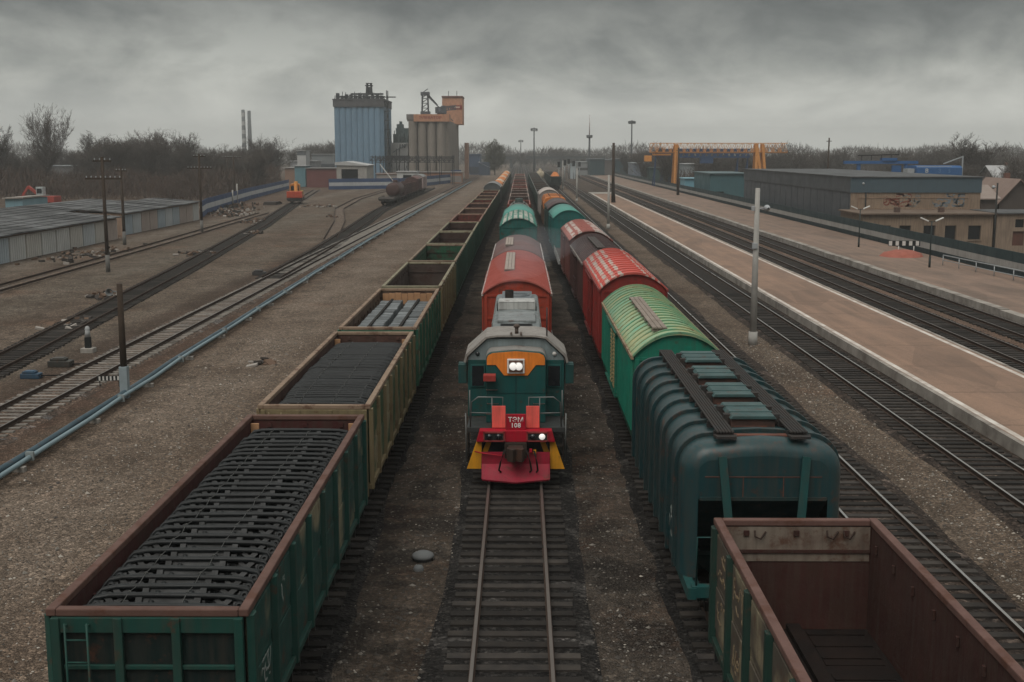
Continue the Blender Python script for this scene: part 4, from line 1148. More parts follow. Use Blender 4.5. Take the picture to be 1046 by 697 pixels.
    # short hood with its orange brow
    def hood_prof(hw, z0, z1, r=.22, n=6, crown=.06):
        out = [(-hw, z0)]
        for k in range(n+1): a = math.pi-k*math.pi/2/n; out.append((-hw+r+math.cos(a)*r, z1-r+math.sin(a)*r))
        out.append((0, z1+crown))
        for k in range(n+1): a = math.pi/2-k*math.pi/2/n; out.append((hw-r+math.cos(a)*r, z1-r+math.sin(a)*r))
        out.append((hw, z0)); return out
    b = MB(); b.prism(hood_prof(.93,1.66,3.90), 1.50, 2.40, 'y', 0); sh = P('short_hood', b, TEAL, bev=.03)
    b = MB(); b.prism([(x, z) for x, z in hood_prof(.935,3.72,3.915)], 1.56, 2.39, 'y'); P('hood_top', b, BEIGE, sh, m=paint)
    b = MB(); b.prism([(-.90,3.50),(-.90,3.70),(-.86,3.80),(-.72,3.87),(0,3.93),(.72,3.87),(.86,3.80),(.90,3.70),(.90,3.50),(.62,3.50),(.37,3.17),(-.37,3.17),(-.62,3.50)], 1.475, 1.498, 'y'); P('orange_brow', b, ORA, sh)
    b = MB(); b.box(-.27,.27,1.40,1.474,3.24,3.70); hb = P('headlamp_frame', b, (.78,.77,.74), sh, .02)
    b = MB(); b.box(-.215,.215,1.385,1.399,3.285,3.655); b.build('lamp_recess', M('lamp_recess', (.14,.07,.05), rough=.5), hb)
    for q in (-.088, .088):
        b = MB(); b.lathe([(.0,-.03),(.06,-.027),(.10,-.014),(.118,.0),(.118,.010)], 20, (q,1.372+(.006 if q > 0 else 0),3.475), 'y'); b.build('headlamp', lamp_m, hb)
        b = MB(); b.lathe([(.122,.012),(.122,-.012),(.134,-.012),(.134,.012)], 20, (q,1.371+(.003 if q > 0 else 0),3.475), 'y'); b.build('lamp_ring', M('lamp_ring', (.55,.53,.50), rough=.35, metal=.5), hb)
    b = MB(); b.box(-1.0,-.62,1.10,1.44,3.05,3.22); b.box(-1.0,-.62,1.10,1.44,3.22,3.24,0); sg = P('signal_lamp_box', b, (.36,.05,.04), sh, .01)
    b = MB()
    for (x, z) in ((-.75,2.72),(-.72,2.28),(.72,2.28),(-.75,1.95)): b.tube([(x-.17,1.49,z),(x-.17,1.42,z),(x+.17,1.42,z),(x+.17,1.49,z)], .015, 6)
    P('grab_iron', b, (.10,.06,.05), sh)
    b = MB(); b.box(-.02,.02,1.488,1.497,1.7,3.15); b.box(-.90,.90,1.488,1.496,2.60,2.615); P('door_seam', b, (.010,.05,.05), sh)
    # cab
    b = MB(); b.box(-1.53,1.53,2.40,4.15,1.66,3.50); cb = P('cab', b, TEAL, bev=.02)
    b = MB(); b.prism([(-1.53,3.50),(-1.48,3.62),(-.90,4.17),(.90,4.17),(1.48,3.62),(1.53,3.50)], 2.402, 4.148, 'y'); P('cab_upper_wall', b, GREY, cb)
    ro = [(-1.66,3.46),(-1.60,3.68),(-.96,4.25),(-.6,4.30),(.6,4.30),(.96,4.25),(1.60,3.68),(1.66,3.46)]; ri = [(x*.965, z-.055) for x, z in ro][::-1]
    b = MB(); b.prism(ro+ri, 2.30, 4.30, 'y'); P('cab_roof', b, (.30,.275,.25), cb, m=paint)
    for s in (-1, 1):
        b = MB(); x = s*1.21; b.box(x-.23,x+.23,2.36,2.399,2.62,3.36); wn = P('window_frame', b, (.022,.10,.095), cb, .01)
        b = MB(); b.box(x-.185,x+.185,2.345,2.359,2.67,3.31); b.build('window_pane', glass_dk, wn)
        b = MB(); xa, xb = sorted((s*1.535,s*1.56)); b.box(xa,xb,2.7,3.85,2.62,3.32); wn = P('window_frame', b, (.022,.10,.095), cb)
        b = MB(); xa, xb = sorted((s*1.561,s*1.568)); b.box(xa,xb,2.78,3.77,2.68,3.26); b.build('window_pane', glass_dk, wn)
        b = MB(); xa, xb = sorted((s*1.57,s*1.84)); b.box(xa,xb,2.45,2.60,2.72,3.34); b.box(xa,xb,2.6,2.9,3.30,3.36); P('wind_shield', b, (.020,.07,.066), cb, .02)
    b = MB(); b.tube([(.02,2.7,4.28),(.02,2.7,4.52)], .06, 8); b.lathe([(.0,.12),(.10,.08),(.10,0),(0,-.02)], 10, (.02,2.7,4.5)); b.tube([(-.15,2.6,4.34),(-.15,2.2,4.36)], .035, 6); b.tube([(.16,2.65,4.34),(.16,2.1,4.36)], .035, 6)
    P('horn', b, (.12,.09,.075), cb, m=paint)
    b = MB(); b.tube([(.98,2.6,4.2),(.98,2.6,5.15)], .022, 6); P('antenna', b, (.05,.04,.04), cb)
    for x in (-1.22, 1.22):
        b = MB(); b.lathe([(0,-.04),(.06,-.03),(.07,.0)], 12, (x,2.38,3.70), 'y'); b.build('marker_lamp', glass_dk if x < 0 else white_p, cb)
    # long hood
    b = MB(); b.prism(hood_prof(.90,1.66,3.98,.16), 4.16, 15.9, 'y'); lh = P('long_hood', b, (.20,.225,.225), bev=.02, m=paint)
    b = MB()
    for s in (-1,1): b.box(s*.905-.012,s*.905+.012,4.3,15.7,1.9,3.6)
    P('hood_door', b, TEAL, lh)
    b = MB(); b.box(-.56,.56,4.7,6.6,4.03,4.055); 
    for k in range(8): b.box(-.52,.52,4.8+k*.22,4.9+k*.22,4.055,4.075)
    b.build('roof_grille', M('grille_black', (.015,.016,.017), rough=.6), lh)
    b = MB(); b.box(-.68,.68,7.1,9.4,4.0,4.10); P('roof_hatch', b, (.24,.26,.26), lh, .02, m=paint)
    b = MB(); b.box(-.72,.72,10.6,11.6,4.0,4.30); b.box(-.70,.70,10.59,11.62,4.28,4.34); P('air_filter_box', b, (.48,.48,.46), lh, .03, m=paint)
    b = MB(); b.box(-.62,.62,12.4,15.5,4.0,4.16); b.lathe([(.52,4.15),(.52,4.22),(.46,4.22),(.46,4.16)], 20, (0,14.0,0)); P('radiator_fan', b, (.15,.17,.18), lh, m=paint)
    b = MB(); b.lathe([(.17,4.0),(.17,4.62),(.14,4.62),(.14,4.1)], 14, (-.3,11.95,0)); b.build('exhaust_stack', under, lh)
    b = MB()
    for s in (-1,1):
        b.tube([(s*.80,4.35,3.95),(s*.80,4.4,4.38),(s*.74,10.3,4.38),(s*.74,10.3,4.0)], .022, 6)
    b.build('roof_rail', M('handrail_grey'), lh)
    # tank and running gear
    b = MB(); b.box(-1.3,1.3,6.4,10.2,.45,1.5); P('fuel_tank', b, (.02,.02,.02))
    for y in (3.6, 13.0):
        bo = link('bogie', BOGIE, root, loc=(0, y, .05)); bo.scale = (1,1.6,1.05)
        for k in (-1.15, 0, 1.15): link('wheelset', WHEEL, bo, loc=(0, k, .40))
    return root
lamp_m = bpy.data.materials.new('lit_lamp'); lamp_m.use_nodes = True
_b = lamp_m.node_tree.nodes['Principled BSDF']; _b.inputs['Base Color'].default_value = (.9,.88,.84,1); _b.inputs['Emission Color'].default_value = (1.0,.96,.90,1); _b.inputs['Emission Strength'].default_value = .34
make_loco()
def exhaust():
    m = bpy.data.materials.new('exhaust_smoke'); m.use_nodes = True; nt = m.node_tree; nt.nodes.clear()
    o_ = nt.nodes.new('ShaderNodeOutputMaterial'); v = nt.nodes.new('ShaderNodeVolumePrincipled')
    v.inputs['Color'].default_value = (.80,.85,.92,1); v.inputs['Density'].default_value = .035; nt.links.new(v.outputs[0], o_.inputs['Volume'])
    b = MB()
    for (x, y, z, rx, ry, rz) in ((-.3,46.3,5.1,.5,.6,.4),(.1,49.0,5.5,1.2,1.8,.7),(.9,53.4,5.9,1.7,2.4,.8)):
        b.lathe([(max(.001,math.sin(math.pi*i/12)), -math.cos(math.pi*i/12)) for i in range(13)], 20, (0,0,0))
        k = 13*20
        for q in range(len(b.v)-k, len(b.v)): p = b.v[q]; b.v[q] = (x+p[0]*rx, y+p[1]*ry, z+p[2]*rz)
    tag(b.build('smoke', m), 'thin bluish exhaust smoke drifting over the red boxcar behind the locomotive', 'smoke', kind='stuff')
exhaust()

# ------------------------------------------------------------------ small things on the yard
def marker_stub():
    r = empty('manhole_cover', (-2.47, 28.7, G), 0, 'grey domed concrete manhole cover lying between the left train and the rails', 'manhole')
    b = MB(); b.lathe([(.0,.22),(.16,.21),(.27,.15),(.29,.08),(.24,.06),(.22,-.1)], 16); b.build('lid', M('grey_manhole', (.15,.155,.155), rough=.8, var=.4), r)
    b = MB(); b.lathe([(.0,.12),(.10,.11),(.13,.05),(.13,-.05)], 12, (-.05,-.75,0)); b.build('valve_cap', M('grey_manhole'), r)
marker_stub()
def lamp_post_short():
    r = empty('loudspeaker_post', (-16.74, 48.7, G), 0, 'short brown timber post on a pale concrete foot with a loudspeaker, beside the pipes', 'post')
    b = MB(); b.tube([(0,0,1.0),(0,0,4.85)], [.15,.12], 10); b.build('post', woodpole, r)
    b = MB(); b.box(-.17,.17,-.16,.16,-.2,1.35); b.build('concrete_foot', M('bluish_concrete', (.28,.33,.35), rough=.8, var=.5), r, bevel=.02)
    b = MB(); b.tube([(0,0,4.5),(-.28,-.1,4.55)], .03, 6); b.lathe([(.05,-.02),(.07,-.12),(.15,-.27),(.165,-.30),(.14,-.28),(.04,-.10)], 14, (-.36,.05,4.52), 'y'); b.build('loudspeaker', M('horn_grey', (.17,.175,.175), rough=.6), r)
    return r
lamp_post_short()
def pole_conc(x, y, h, label, lamps=True, r0=.20):
    r = empty('lighting_pole', (x, y, G), 0, label, 'pole', 'grey concrete poles between the tracks')
    b = MB(); b.tube([(0,0,-.2),(0,0,h)], [r0, r0*.62], 12); b.build('post', concpole, r)
    b = MB(); b.tube([(0,0,-.1),(0,0,.7)], [r0*1.25,r0*1.2], 10); b.build('concrete_foot', concpole, r)
    if lamps:
        b = MB(); b.tube([(-.1,0,h-1.1),(.45,-.05,h-1.05)], .035, 6); b.build('bracket', galv, r)
        b = MB(); b.lathe([(.05,-.25),(.10,-.2),(.17,.05),(.18,.12),(.0,.12)], 12, (.5,-.2,h-1.05), 'y'); b.build('loudspeaker', galv, r)
        b = MB(); b.box(-.3,-.14,-.1,.1,h-1.2,h-.95); b.box(-.22,.05,-.22,-.05,h-3.2,h-2.9); b.build('junction_box', galv, r, bevel=.01)
    return r
pole_conc(12.6, 62.9, 8.4, 'nearest grey concrete pole with a loudspeaker between the two empty tracks')
pole_conc(11.95, 160.0, 7.3, 'second grey concrete pole up the line, left of the dark platform pole', False)
pole_conc(11.9, 249.0, 7.0, 'third and thin grey pole up the line between the empty tracks', False)
pole_conc(12.0, 335.0, 8.0, 'farthest thin grey pole between the empty tracks', False)
def dark_pole(x, y, h, label, g=G, r0=.22):
    r = empty('timber_pole', (x, y, g), 0, label, 'pole')
    b = MB(); b.tube([(0,0,-.2),(0,0,h)], [r0, r0*.7], 8); b.build('post', woodpole, r)
    b = MB(); b.tube([(.28,0,-.2),(.03,0,h*.42)], [r0*.8, r0*.7], 8); b.build('stay', woodpole, r)
    b = MB(); b.box(-.5,.5,-.05,.05,h-.7,h-.58); b.build('crossarm', woodpole, r)
    return r
dark_pole(18.4, 235, 11.7, 'tall dark pole standing on the far end of the platform', .2, .34)
dark_pole(PX(693,278), 278, PZ(150,278), 'dark pole beside the orange crane leg', -.2, .26)
dark_pole(PX(846,230), 230, PZ(141,230)+2, 'tall dark pole behind the long grey warehouse', -2, .2)
def util_pole(x, y, h, label, arms=2, wd=3.2):
    r = empty('utility_pole', (x, y, G), rnd.uniform(-.1,.1), label, 'utility pole', 'timber utility poles on the left side')
    b = MB(); b.tube([(0,0,-.2),(0,0,h)], [.19,.13], 8); b.build('post', woodpole, r)
    b = MB(); b.tube([(0,0,-.1),(0,0,1.5)], .2, 8); b.build('concrete_foot', M('foot_grey', (.15,.145,.135), rough=.9, var=.5), r)
    for k in range(arms):
        z = h-.35-k*1.5; ww = wd*(.5 if k == 0 and arms > 1 else 1)
        b = MB(); b.box(-ww/2,ww/2,-.06,.06,z-.07,z+.07); a = b.build('crossarm', woodpole, r)
        ins = MB(); n = 4 if ww < 2.5 else 8
        for i in range(n):
            xx = -ww/2+.12+i*(ww-.24)/(n-1); ins.lathe([(.02,.05),(.05,.09),(.055,.17),(.03,.22),(0,.23)], 8, (xx,0,z))
        ins.build('insulator', galv, a)
    return r
util_pole(-35.8, 101.5, 9.9, 'nearest timber utility pole with two crossarms in front of the garages')
util_pole(-41.7, 154, 10.1, 'timber utility pole with crossarms at the end of the garages', 2)
util_pole(-95.7, 313, 13.0, 'tall dark single utility pole among the bare trees', 1, 1.6)
util_pole(-60.2, 249, 9.6, 'utility pole with one crossarm behind the blue and white fence', 1, 3.4)
util_pole(PX(231,300), 300, 9.5, 'small far utility pole at the edge of the bare trees', 1, 2.6)
util_pole(PX(115,130), 132, 8.6, 'thin slanted pole just behind the nearest utility pole', 1, 1.2)
for i, (x, y) in enumerate(((-56.5,232),(-57.5,240))):
    r = empty('fence_post', (x, y, G), 0, 'stub of a %s concrete post beside the blue and white fence' % ('short','taller')[i], 'post')
    b = MB(); b.tube([(0,0,-.2),(0,0,3.0+i)], .14, 8); b.build('post', concpole, r)

# the two pipes on low supports left of the gravel road
def pipes():
    path = [(-16.0,14),(-16.25,30),(-16.4,48),(-16.75,64),(-17.0,84),(-17.3,110),(-17.5,150),(-17.6,210),(-17.3,300),(-17.0,420)]
    r = empty('pipeline', (0,0,0), 0, 'pair of blue grey pipes on low concrete blocks along the gravel strip', 'pipeline')
    for off, z, rad, mt, wob in ((0,.28,.085,M('pale_pipe', (.19,.26,.285), rough=.45, var=.5, scale=.6, rust=.12),.04),(-.30,.24,.12,M('blue_pipe', (.05,.085,.105), rough=.5, var=.6, scale=.6, rust=.2),.03)):
        pts = []
        for (a, b_) in zip(path, path[1:]):
            n = max(2, int((b_[1]-a[1])/4))
            for k in range(n):
                f = k/n; pts.append((a[0]+(b_[0]-a[0])*f+off+rnd.uniform(-wob,wob), a[1]+(b_[1]-a[1])*f, G+z+rnd.uniform(-wob,wob)))
        b = MB(); b.tube(pts, rad, 8); b.build('pipe', mt, r)
    for k in range(40):
        s = MB(); y = 16+k*7.0; x = interp([(p[1], p[0]) for p in path], y); s.box(x-.55,x+.20,y-.12,y+.12,G-.05,G+.16)
        s.build('support_block', concrete, r)
    for k in range(20):
        fl = MB(); y = 19.3+k*9.3; x = interp([(p[1], p[0]) for p in path], y); fl.box(x-.13,x+.13,y-.05,y+.05,G+.14,G+.43)
        fl.build('flange', M('pipe_flange', (.24,.27,.27), rough=.6, rust=.2), r)
pipes()
def dwarf_signal():
    r = empty('dwarf_signal', (-22.45, 60.1, G), 0, 'small white capped dwarf signal between the two left tracks', 'signal')
    b = MB(); b.box(-.38,.38,-.34,.34,-.1,.28); b.build('base', concrete, r, bevel=.03)
    b = MB(); b.box(-.17,.17,-.15,.15,.28,.95); b.build('lamp_housing', M('signal_black', (.02,.022,.022), rough=.6), r, bevel=.02)
    b = MB(); b.tube([(0,0,.95),(0,0,1.45)], [.18,.13], 10); b.lathe([(.16,1.42),(.12,1.58),(0,1.64)], 10); b.build('cap', M('cap_grey_white', (.36,.37,.37), rough=.7, var=.5), r)
    r.scale = (.85,.85,.85)
dwarf_signal()
def point_machine(x, y, label, c, s=1.0):
    r = empty('point_machine', (x, y, G), 0, label, 'point machine')
    b = MB(); b.box(-.55*s,.55*s,-.3*s,.3*s,0,.30*s); b.box(-.45*s,.30*s,-.24*s,.24*s,.30*s,.42*s); b.build('housing', paint, r, bevel=.03, color=c)
    b = MB(); b.tube([(.5*s,0,.12),(1.7,.3,.10)], .035, 6); b.build('rod', under, r)
    b = MB(); b.box(-.3*s,.2*s,-.2*s,.2*s,.42*s,.45*s); b.build('lid', paint, r, color=tuple(min(1,q*1.5) for q in c))
point_machine(-22.3, 56.0, 'dark point machine with a pale lid beside the left yard track', (.05,.05,.045))
point_machine(-22.5, 53.0, 'blue equipment box left of the left yard track', (.035,.075,.12), .8)
point_machine(-22.1, 99.0, 'far dark point machine at the junction of the left tracks', (.05,.05,.05))
def striped_plate():
    r = empty('clearance_board', (-18.2, 51.0, G), R(8), 'small black and white striped board beside the loudspeaker post', 'board')
    b = MB(); b.box(-.7,.7,-.02,.02,.35,.62); b.build('panel', M('signal_black'), r)
    b = MB()
    for k in range(6): b.box(-.62+k*.22,-.52+k*.22,-.026,-.0205,.37,.60)
    b.build('white_stripe', white_p, r)
    b = MB(); b.box(-.6,-.54,-.02,.02,-.1,.36); b.build('leg', under, r); b = MB(); b.box(.54,.6,-.02,.02,-.1,.36); b.build('leg', under, r); r.scale = (.72,.8,.8)
striped_plate()

# ------------------------------------------------------------------ platform furniture and the fence on the right
def plat_lamp(x, y, h, label):
    r = empty('platform_lamp', (x, y, .16), 0, label, 'lamp post', 'double armed lamps on the second platform')
    b = MB(); b.tube([(0,0,0),(0,0,h)], [.07,.05], 8); b.tube([(0,0,0),(0,0,.9)], .10, 8); b.build('post', M('lamp_post_green', (.025,.035,.035), rough=.6), r)
    for s in (-1, 1):
        b = MB(); b.tube([(0,0,h-.1),(s*.35,0,h+.05)], .03, 6); b.build('arm', M('lamp_post_green'), r)
        b = MB(); b.bar((s*.30,0,h+.0),(s*.98,0,h+.30),.20,.10); b.build('lamp_head', M('lamp_white', (.66,.66,.63), rough=.4, var=.2), r, bevel=.02)
plat_lamp(35.7, 124.2, 4.0, 'double armed platform lamp in front of the beige end wall')
plat_lamp(35.5, 101.9, 4.0, 'nearest double armed platform lamp beside the red mound')
for (px, D, yt, lab) in ((886,150,184,'dark floodlight pole by the corner of the warehouse'),(805,196,178,'grey floodlight pole in front of the warehouse wall'),(1020,128,187,'dark pole in front of the low annex at the right')):
    r = empty('floodlight_pole', (max(PX(px,D),40.9), D, -2 if PX(px,D) > 41.5 else -.2), 0, lab, 'pole')
    h = PZ(yt,D)+2; b = MB(); b.tube([(0,0,-.2),(0,0,h)], [.13,.09], 8); b.build('post', M('pole_dark', (.035,.035,.033), rough=.8), r)
    b = MB(); b.tube([(0,0,h-.5),(-.35,-.1,h-.4)], .04, 6); b.lathe([(.0,-.1),(.14,-.08),(.2,.15),(.0,.2)], 10, (-.42,-.15,h-.45), 'y'); b.build('floodlight', galv, r)
def fence_right():
    r = empty('sheet_fence', (0,0,0), 0, 'long dark teal and grey sheet fence along the second platform', 'fence')
    fm = [M('fence_teal', (.028,.052,.058), rough=.6, var=.4, scale=.6, streak=.3), M('fence_grey', (.34,.33,.31), rough=.75, var=.5, scale=.6, streak=.3), M('fence_base', (.022,.034,.037), rough=.7, var=.4)]
    for i in range(88):
        y = 60+i*6.0; b = MB(); x = 40.2
        b.box(x-.03,x+.03,y+.02,y+5.98,1.22,2.05,0)
        b.box(x-.022,x+.022,y+.02,y+5.98,.62,1.219,1); b.box(x-.03,x+.04,y+.02,y+5.98,-.3,.619,2)
        for k in range(12): b.box(x-.036,x-.031,y+.25+k*.5,y+.33+k*.5,1.25,2.0,0)
        if i < 4:
            for k in range(4): b.box(x-.035,x-.0225,y+.02,y+5.98,.68+k*.14,.74+k*.14,1)
        b.box(x+.05,x+.17,y-.08,y+.019,-.4,2.0,2); b.build('panel', fm, r)
fence_right()
def checker_sign():
    r = empty('checker_board', (PX(928,116), 116, .16), 0, 'low board of black and white squares in front of the teal fence', 'sign')
    x = 1.55; b = MB(); b.box(-x,x,-.03,.03,.75,1.28); b.build('panel', M('signal_black'), r)
    for i in range(5): b = MB(); b.box(-x+.02+i*.66,-x+.34+i*.66,-.036,-.0305,.80,1.24); b.build('white_square', white_p, r)
    b = MB()
    for q in (-.55,.95): b.tube([(q,0,0),(q,0,.75)], .05, 6); 
    b.build('leg', white_p, r)
checker_sign()
def red_mound():
    b = MB(); n = 18; r2 = random.Random(4); rows = [(1.0,0),(.86,.30),(.6,.52),(.3,.62),(0.01,.64)]
    vs = []; fs = []
    for (k, z) in rows:
        for i in range(n):
            a = 2*math.pi*i/n; vs.append((2.0*k*math.cos(a)*(1+r2.uniform(-.1,.1)), 1.9*k*math.sin(a)*(1+r2.uniform(-.1,.1)), z+r2.uniform(-.05,.05)*(z > 0)))
    for j in range(len(rows)-1):
        for i in range(n): fs.append((j*n+i, j*n+(i+1)%n, (j+1)*n+(i+1)%n, (j+1)*n+i))
    b.add(vs, fs, 0, True)
    o = b.build('clay_mound', M('red_clay', (.33,.115,.085), rough=.95, var=.5, bump=.6, bscale=9), loc=(PX(928,113)-.2, 113, .15)); tag(o, 'low mound of red material under the checkered board', 'mound')
red_mound()
r = empty('pipe_railing', (0,0,0), 0, 'grey pipe railing at the back edge of the second platform', 'railing')
b = MB(); b.tube([(37.4,104,1.05),(39.2,82,1.0),(39.6,60,1.0)], .05, 6); b.tube([(37.4,104,.6),(39.2,82,.55)], .035, 6); b.build('rail', galv, r)
for k in range(8):
    f = k/7; b = MB(); b.tube([(37.4+1.8*f,104-22*f,.1),(37.4+1.8*f,104-22*f,1.05)], .045, 6); b.build('post', galv, r)

# ------------------------------------------------------------------ buildings on the right
def wall_holes(mb, x0, x1, z0, z1, y, t, holes, mi=0):
    """a wall facing -y with rectangular openings (x0,x1,z0,z1), built of butting pieces"""
    xs = sorted({x0, x1, *[h[0] for h in holes], *[h[1] for h in holes]})
    for a, b in zip(xs, xs[1:]):
        zz = z0
        for h in sorted([h for h in holes if h[0] <= a+1e-6 and h[1] >= b-1e-6], key=lambda q: q[2]):
            if h[2] > zz: mb.box(a,b,y,y+t,zz,h[2],mi)
            zz = h[3]
        if zz < z1: mb.box(a,b,y,y+t,zz,z1,mi)
def warehouse():
    r = empty('warehouse', (0,0,0), 0, 'long dark grey warehouse with a beige graffiti covered end wall', 'warehouse')
    X0, X1, Ya, Yb, g, top = 41.9, 58.2, 150, 222, -2.0, 6.9
    b = MB(); b.box(X0,X0+.3,Ya+.4,Yb,g,top-1.9)
    for k in range(18): b.box(X0-.05,X0-.001,Ya+1+k*4,Ya+1.25+k*4,g,top-2)
    b.build('side_wall', objmetal, r, color=(.085,.092,.10))
    b = MB(); b.box(X0-.12,X0+.3,Ya+.4,Yb,top-1.9,top); b.build('side_band', objmetal, r, color=(.075,.082,.088))
    b = MB(); b.box(X0,X1,Ya,Ya+.4,g,5.0); ew = b.build('end_wall', objconc, r, color=(.29,.215,.155))
    b = MB(); b.box(X0-.12,X1+.05,Ya-.14,Ya+.4,5.0,top); b.build('end_band', objmetal, r, color=(.072,.105,.125))
    b = MB(); b.box(X0+.001,X1,Yb-.3,Yb,g,top-.1); b.box(X1-.3,X1,Ya+.4,Yb-.3,g,top-.1); b.build('back_wall', objconc, r, color=(.25,.2,.16))
    b = MB(); b.box(X0-.25,X1+.2,Ya-.3,Yb+.2,top,top+.12); b.build('roof', roofing, r)
    b = MB()
    for x in (X0+.9, X1-1.4): b.box(x-.10,x+.10,Ya-.06,Ya-.001,g,4.98)
    b.box(X0+.9,X1-1.4,Ya-.05,Ya-.001,4.3,4.42); b.box(X0,X1,Ya-.12,Ya-.0015,2.85,3.05); b.build('pilaster', objconc, ew, color=(.30,.21,.15))
    r2 = random.Random(21)
    for nm, (xa, xb), mt, n in (('graffiti', (46.0,49.5), M('graffiti_red', (.21,.075,.055), rough=.9, var=.5), 16), ('graffiti', (48.0,50.6), M('graffiti_grey', (.20,.20,.19), rough=.9, var=.5), 10), ('graffiti', (52.2,56.2), M('graffiti_blue', (.17,.21,.24), rough=.9, var=.5), 22)):
        gb = MB()
        for _ in range(n):
            x = r2.uniform(xa, xb); z = r2.uniform(3.4, 4.6); a = r2.uniform(0, 6.28); p = [(x, Ya-.006, z)]
            for k in range(r2.randint(4, 9)):
                a += r2.uniform(-1.3, 1.3); x += math.cos(a)*.30; z += math.sin(a)*.22; x = min(max(x, xa), xb); z = min(max(z, 3.3), 4.8); p.append((x, Ya-.006, z))
            for q, q2 in zip(p, p[1:]):
                if (Vector(q)-Vector(q2)).length > .02: gb.bar(q, q2, .006, r2.uniform(.08,.2), 0, (0,0,1))
        gb.build(nm, mt, ew)
    return r
warehouse()
def annex():
    r = empty('annex', (0,0,0), 0, 'low beige annex with a row of dark windows in front of the warehouse', 'annex')
    Y = 140.0; X0, X1 = PX(884,Y), PX(1018,Y); g = -2.0; top = 2.75
    hs = [(PX(a,Y), PX(bb,Y), PZ(246,Y), PZ(231,Y)) for a, bb in ((903,913.5),(922,934),(947,959),(969,980.5),(993,1006))]
    b = MB(); wall_holes(b, X0, X1, g, top, Y, .35, hs); b.box(X0,X0+.3,Y+.35,149.8,g,top); b.box(X1-.3,X1,Y+.35,149.8,g,top); wl = b.build('wall', objconc, r, color=(.27,.20,.145))
    for h in hs:
        f = MB(); t = .07
        f.box(h[0],h[1],Y+.20,Y+.26,h[2],h[2]+t).box(h[0],h[1],Y+.20,Y+.26,h[3]-t,h[3]).box(h[0],h[0]+t,Y+.20,Y+.26,h[2]+t,h[3]-t).box(h[1]-t,h[1],Y+.20,Y+.26,h[2]+t,h[3]-t)
        w_ = f.build('window', objconc, r, color=(.10,.08,.065))
        p = MB(); p.box(h[0]+t,h[1]-t,Y+.22,Y+.24,h[2]+t,h[3]-t); p.build('pane', glass_dk, w_)
        s = MB(); s.box(h[0]-.1,h[1]+.1,Y-.12,Y-.001,h[2]-.12,h[2]-.01); s.build('sill', objconc, w_, color=(.26,.2,.15))
    b = MB(); b.box(X0-.4,X1+.3,Y-.45,149.7,top,top+.16); b.build('roof', objconc, r, color=(.17,.125,.095))
    b = MB()
    for px in (925,971): b.box(PX(px,Y)-.3,PX(px,Y)+.3,Y+2,Y+2.6,top+.16,top+.75)
    b.build('roof_vent', objconc, r, color=(.13,.085,.07))
    r = empty('brick_outbuilding', (0,0,0), 0, 'beige plastered outbuilding with a brown door at the right edge', 'outbuilding')
    Xa, Xb = X1+.35, X1+9.5; b = MB(); hs = [(PX(1040,Y), PX(1049,Y), PZ(233,Y), PZ(224.5,Y)), (PX(1038,Y), PX(1050,Y), PZ(252,Y), PZ(237,Y))]
    wall_holes(b, Xa, Xb, g, 2.85, Y-.2, .35, hs); b.box(Xa,Xa+.3,Y+.15,Y+8,g,2.85); b.build('wall', objconc, r, color=(.29,.22,.165))
    p = MB(); p.box(hs[0][0],hs[0][1],Y,Y+.05,hs[0][2],hs[0][3]); p.build('window', glass_dk, r)
    p = MB(); p.box(hs[1][0],hs[1][1],Y,Y+.05,hs[1][2],hs[1][3]); p.build('door', objconc, r, color=(.13,.06,.045))
    b = MB(); b.box(Xa-.1,Xb+.2,Y-.5,Y+8.2,2.85,3.0); b.build('roof', roofing, r)
annex()
def house(x0, x1, y0, y1, g, eave, ridge, wall, roof, label, cat='house', axis='x', win=2, grp=None, name='house'):
    r = empty(name, (0,0,0), 0, label, cat, grp)
    b = MB()
    if axis == 'x': b.box(x0,x1,y0,y1,g,eave); b.prism([(y0,eave),((y0+y1)/2,ridge-.05),(y1,eave)], x0, x1, 'x')
    else: b.box(x0,x1,y0,y1,g,eave); b.prism([(x0,eave),((x0+x1)/2,ridge-.05),(x1,eave)], y0, y1, 'y')
    wl = b.build('wall', objconc, r, color=wall)
    b = MB(); o = .45
    if axis == 'x':
        k = (ridge-eave)/((y1-y0)/2)
        b.prism([(y0-o,eave-o*k),((y0+y1)/2,ridge),((y0+y1)/2,ridge+.16),(y0-o,eave-o*k+.16)], x0-o, x1+o, 'x'); b.prism([(y1+o,eave-o*k),((y0+y1)/2,ridge),((y0+y1)/2,ridge+.16),(y1+o,eave-o*k+.16)], x0-o, x1+o, 'x')
    else:
        k = (ridge-eave)/((x1-x0)/2)
        b.prism([(x0-o,eave-o*k),((x0+x1)/2,ridge),((x0+x1)/2,ridge+.16),(x0-o,eave-o*k+.16)], y0-o, y1+o, 'y'); b.prism([(x1+o,eave-o*k),((x0+x1)/2,ridge),((x0+x1)/2,ridge+.16),(x1+o,eave-o*k+.16)], y0-o, y1+o, 'y')
    rf = b.build('roof', objmetal, r, color=roof)
    cxm = (x0*.35+x1*.65); cym = (y0+y1)/2
    c = MB(); c.box(cxm-.35,cxm+.35,cym+.3,cym+1.0,eave,ridge+.9); c.build('chimney', objconc, rf, color=(.20,.10,.075))
    for i in range(win):
        xa = x0+(i+.5)*(x1-x0)/win; hh = min(1.5,(eave-g)*.45)
        f = MB(); f.box(xa-.62,xa+.62,y0-.05,y0-.001,g+1.0,g+1.1+hh); w_ = f.build('window', objconc, r, color=(.42,.40,.37))
        p = MB(); p.box(xa-.52,xa+.52,y0-.065,y0-.051,g+1.1,g+1.0+hh); p.build('pane', glass_dk, w_)
    return r
